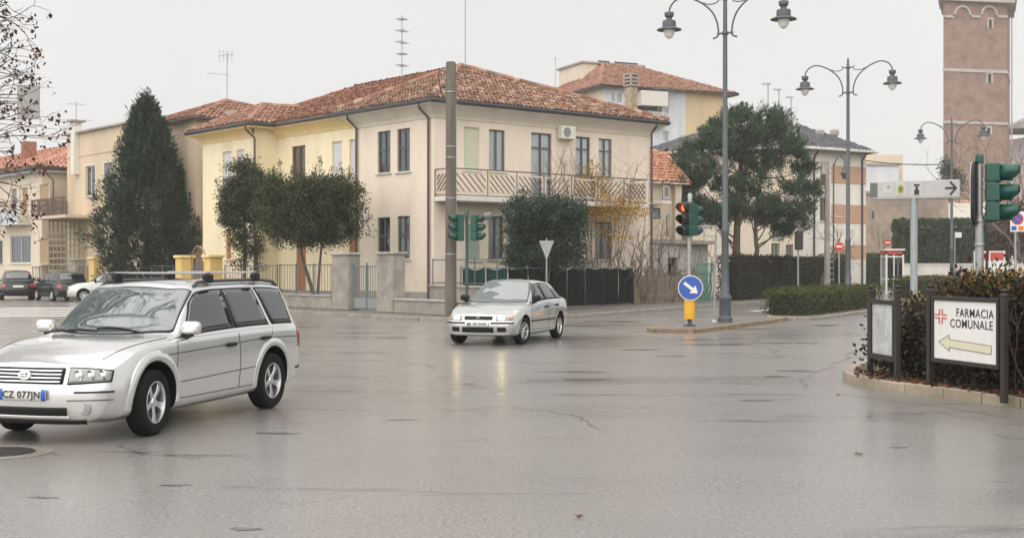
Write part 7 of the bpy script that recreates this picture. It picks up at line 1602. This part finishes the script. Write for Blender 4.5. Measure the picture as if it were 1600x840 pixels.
# fallen leaves in the bed and on the road
n = 420; px = g_.uniform(1335, 1640, n); t_ = g_.uniform(.05, 1, n); pts = []
for a_, b_ in zip(px, t_):
    yb = np.interp(a_, [1335, 1400, 1500, 1600, 1640], [591, 599, 612, 625, 630]); g0 = Vector(G(a_, yb-2-b_*14, .13)); pts.append((g0.x, g0.y, .145))
V, F = leafquads(np.array(pts), g_.normal(size=(n, 3))*np.array([1, 1, .25]), .09, .06, g_); o = npmesh('fallen_leaves', V, F, L_BRN); tag(o, 'rust brown leaf litter strewn along the planter kerb', 'leaf litter', kind='stuff')
for k, (a_, b_) in enumerate(((1342, 708), (1310, 616), (905, 805))):
    c_ = Vector(G(a_, b_, .012)); r_ = .035 if k else .05; q = MB(); an = rnd.uniform(0, 6); prof = [1, .55, .9, .5, .95, .5, .9, .55, .7, .2]
    q.prism([(c_.x+r_*pr*math.cos(an+2*math.pi*i/10), c_.y+r_*pr*math.sin(an+2*math.pi*i/10), c_.z+.008*math.sin(i*2)) for i, pr in enumerate(prof)], (0, 0, .003)); o = q.build('fallen_leaf', L_BRN)
    tag(o, ('lone orange brown leaf lying on the wet road left of the planter', 'brown leaf beside the planter kerb nose', 'small leaf near the bottom centre of the road')[k], 'leaf', 'single leaves lying on the road')
# plane tree reaching in from the left
kp = [(-9.6, 12), (-9.6, 20.5), (-10.2, 21.5), (-16, 23), (-16, 8), (-10.2, 10)]
kerbed('pavement', kp, True, KERB, PAVE)
T = thing('plane_tree', 'bare branched plane tree with rusty dead leaves reaching in from the left edge', 'tree', (-11.0, 17.6, .12)); q = MB(); tips = []; rs = random.Random(23)
q.tube(spline([(-11, 17.6, .1), (-10.95, 17.6, 1.5), (-10.8, 17.5, 3.2)], 4), np.linspace(.24, .17, 9), 10)
def toward(px, py, Y): return Vector(P(px, py, Y))
J = Vector((-10.8, 17.5, 3.2)); limbs = []
for (px, py, Y, r) in ((-60, 60, 17.0, .07), (-90, 180, 16.6, .06), (-50, 250, 17.2, .05), (-120, -60, 17.4, .08), (-40, -150, 17.2, .08), (-300, -150, 17.5, .09), (-70, 120, 18.0, .055), (-60, 310, 16.8, .045), (-350, 50, 18.5, .07), (-300, -100, 15.5, .08), (-420, 0, 15.8, .07), (60, -160, 16.4, .08), (-40, -330, 15.2, .08), (160, -420, 15.0, .07), (60, -520, 16.0, .07), (-140, -420, 16.8, .08), (150, -280, 16.6, .07), (-20, 20, 16.4, .045), (-10, 150, 17.2, .04), (-30, 215, 16.4, .04), (-160, -700, 16.6, .08), (60, -800, 15.8, .06)):
    e_ = toward(px, py, Y); m_ = J.lerp(e_, .5)+Vector((0, 0, .45)); pts = spline([J-Vector((0, 0, rs.uniform(0, 1.0))), m_, e_], 6); q.tube(pts, np.linspace(r, r*.35, len(pts)), 6, False); limbs.append((pts, r))
for pts, r in limbs:
    for j in range(5, len(pts)):
        for k in range(2):
            d = nrm(pts[j]-pts[j-1])+Vector((rs.uniform(.0, .8), rs.gauss(0, .4), rs.gauss(.05, .55))); grow(q, pts[j], d, rs.uniform(.38, .62), r*.26, 2, tips, .5, .02, (2, 3), .68, .14, 4, rs)
q.build('branches', M_TWIG, T); g_ = rg_(91)
tp = [t_ for t_ in tips if g_.uniform() < .95]; K = np.repeat(np.array([list(t_[0]) for t_ in tp]), 1, 0)+g_.normal(size=(len(tp), 3))*.03-np.array([0, 0, .045])
V, F = leafquads(K, g_.normal(size=K.shape)*.6+np.array([0, 0, -.8]), .068, .05, g_); npmesh('leaves', V, F, L_BRN, T)
K2 = K[g_.uniform(size=len(K)) < .5]+g_.normal(size=(1, 3))*.02; V, F = leafquads(K2-np.array([0, 0, .05]), g_.normal(size=K2.shape)+np.array([0, 0, -.4]), .04, .035, g_); npmesh('seed_balls', V, F, mat('seed_dark', (.035, .022, .016), .8), T, kind='stuff')

hedge('tall evergreen hedge added out of view past the right edge to darken car window reflections', (25, 36), (46, 76), 3, 5.5, L_PRI, 95, 40, leaf=(.3, .2), z0=0)  # unseen; added to give the car side windows something dark to reflect
# ------------------------------------------------------------------ damp air
mh_ = bpy.data.materials.new('haze'); mh_.use_nodes = True; t = mh_.node_tree; t.nodes.remove(t.nodes['Principled BSDF'])
pv = N(t, 'ShaderNodeVolumePrincipled'); pv.inputs['Color'].default_value = (.94, .95, .96, 1); pv.inputs['Density'].default_value = .0005; pv.inputs['Anisotropy'].default_value = .0
t.links.new(pv.outputs[0], t.nodes['Material Output'].inputs['Volume'])
q = MB(); q.box((0, 110, 27), (300, 320, 58)); hz = q.build('haze', mh_); tag(hz, kind='stuff')
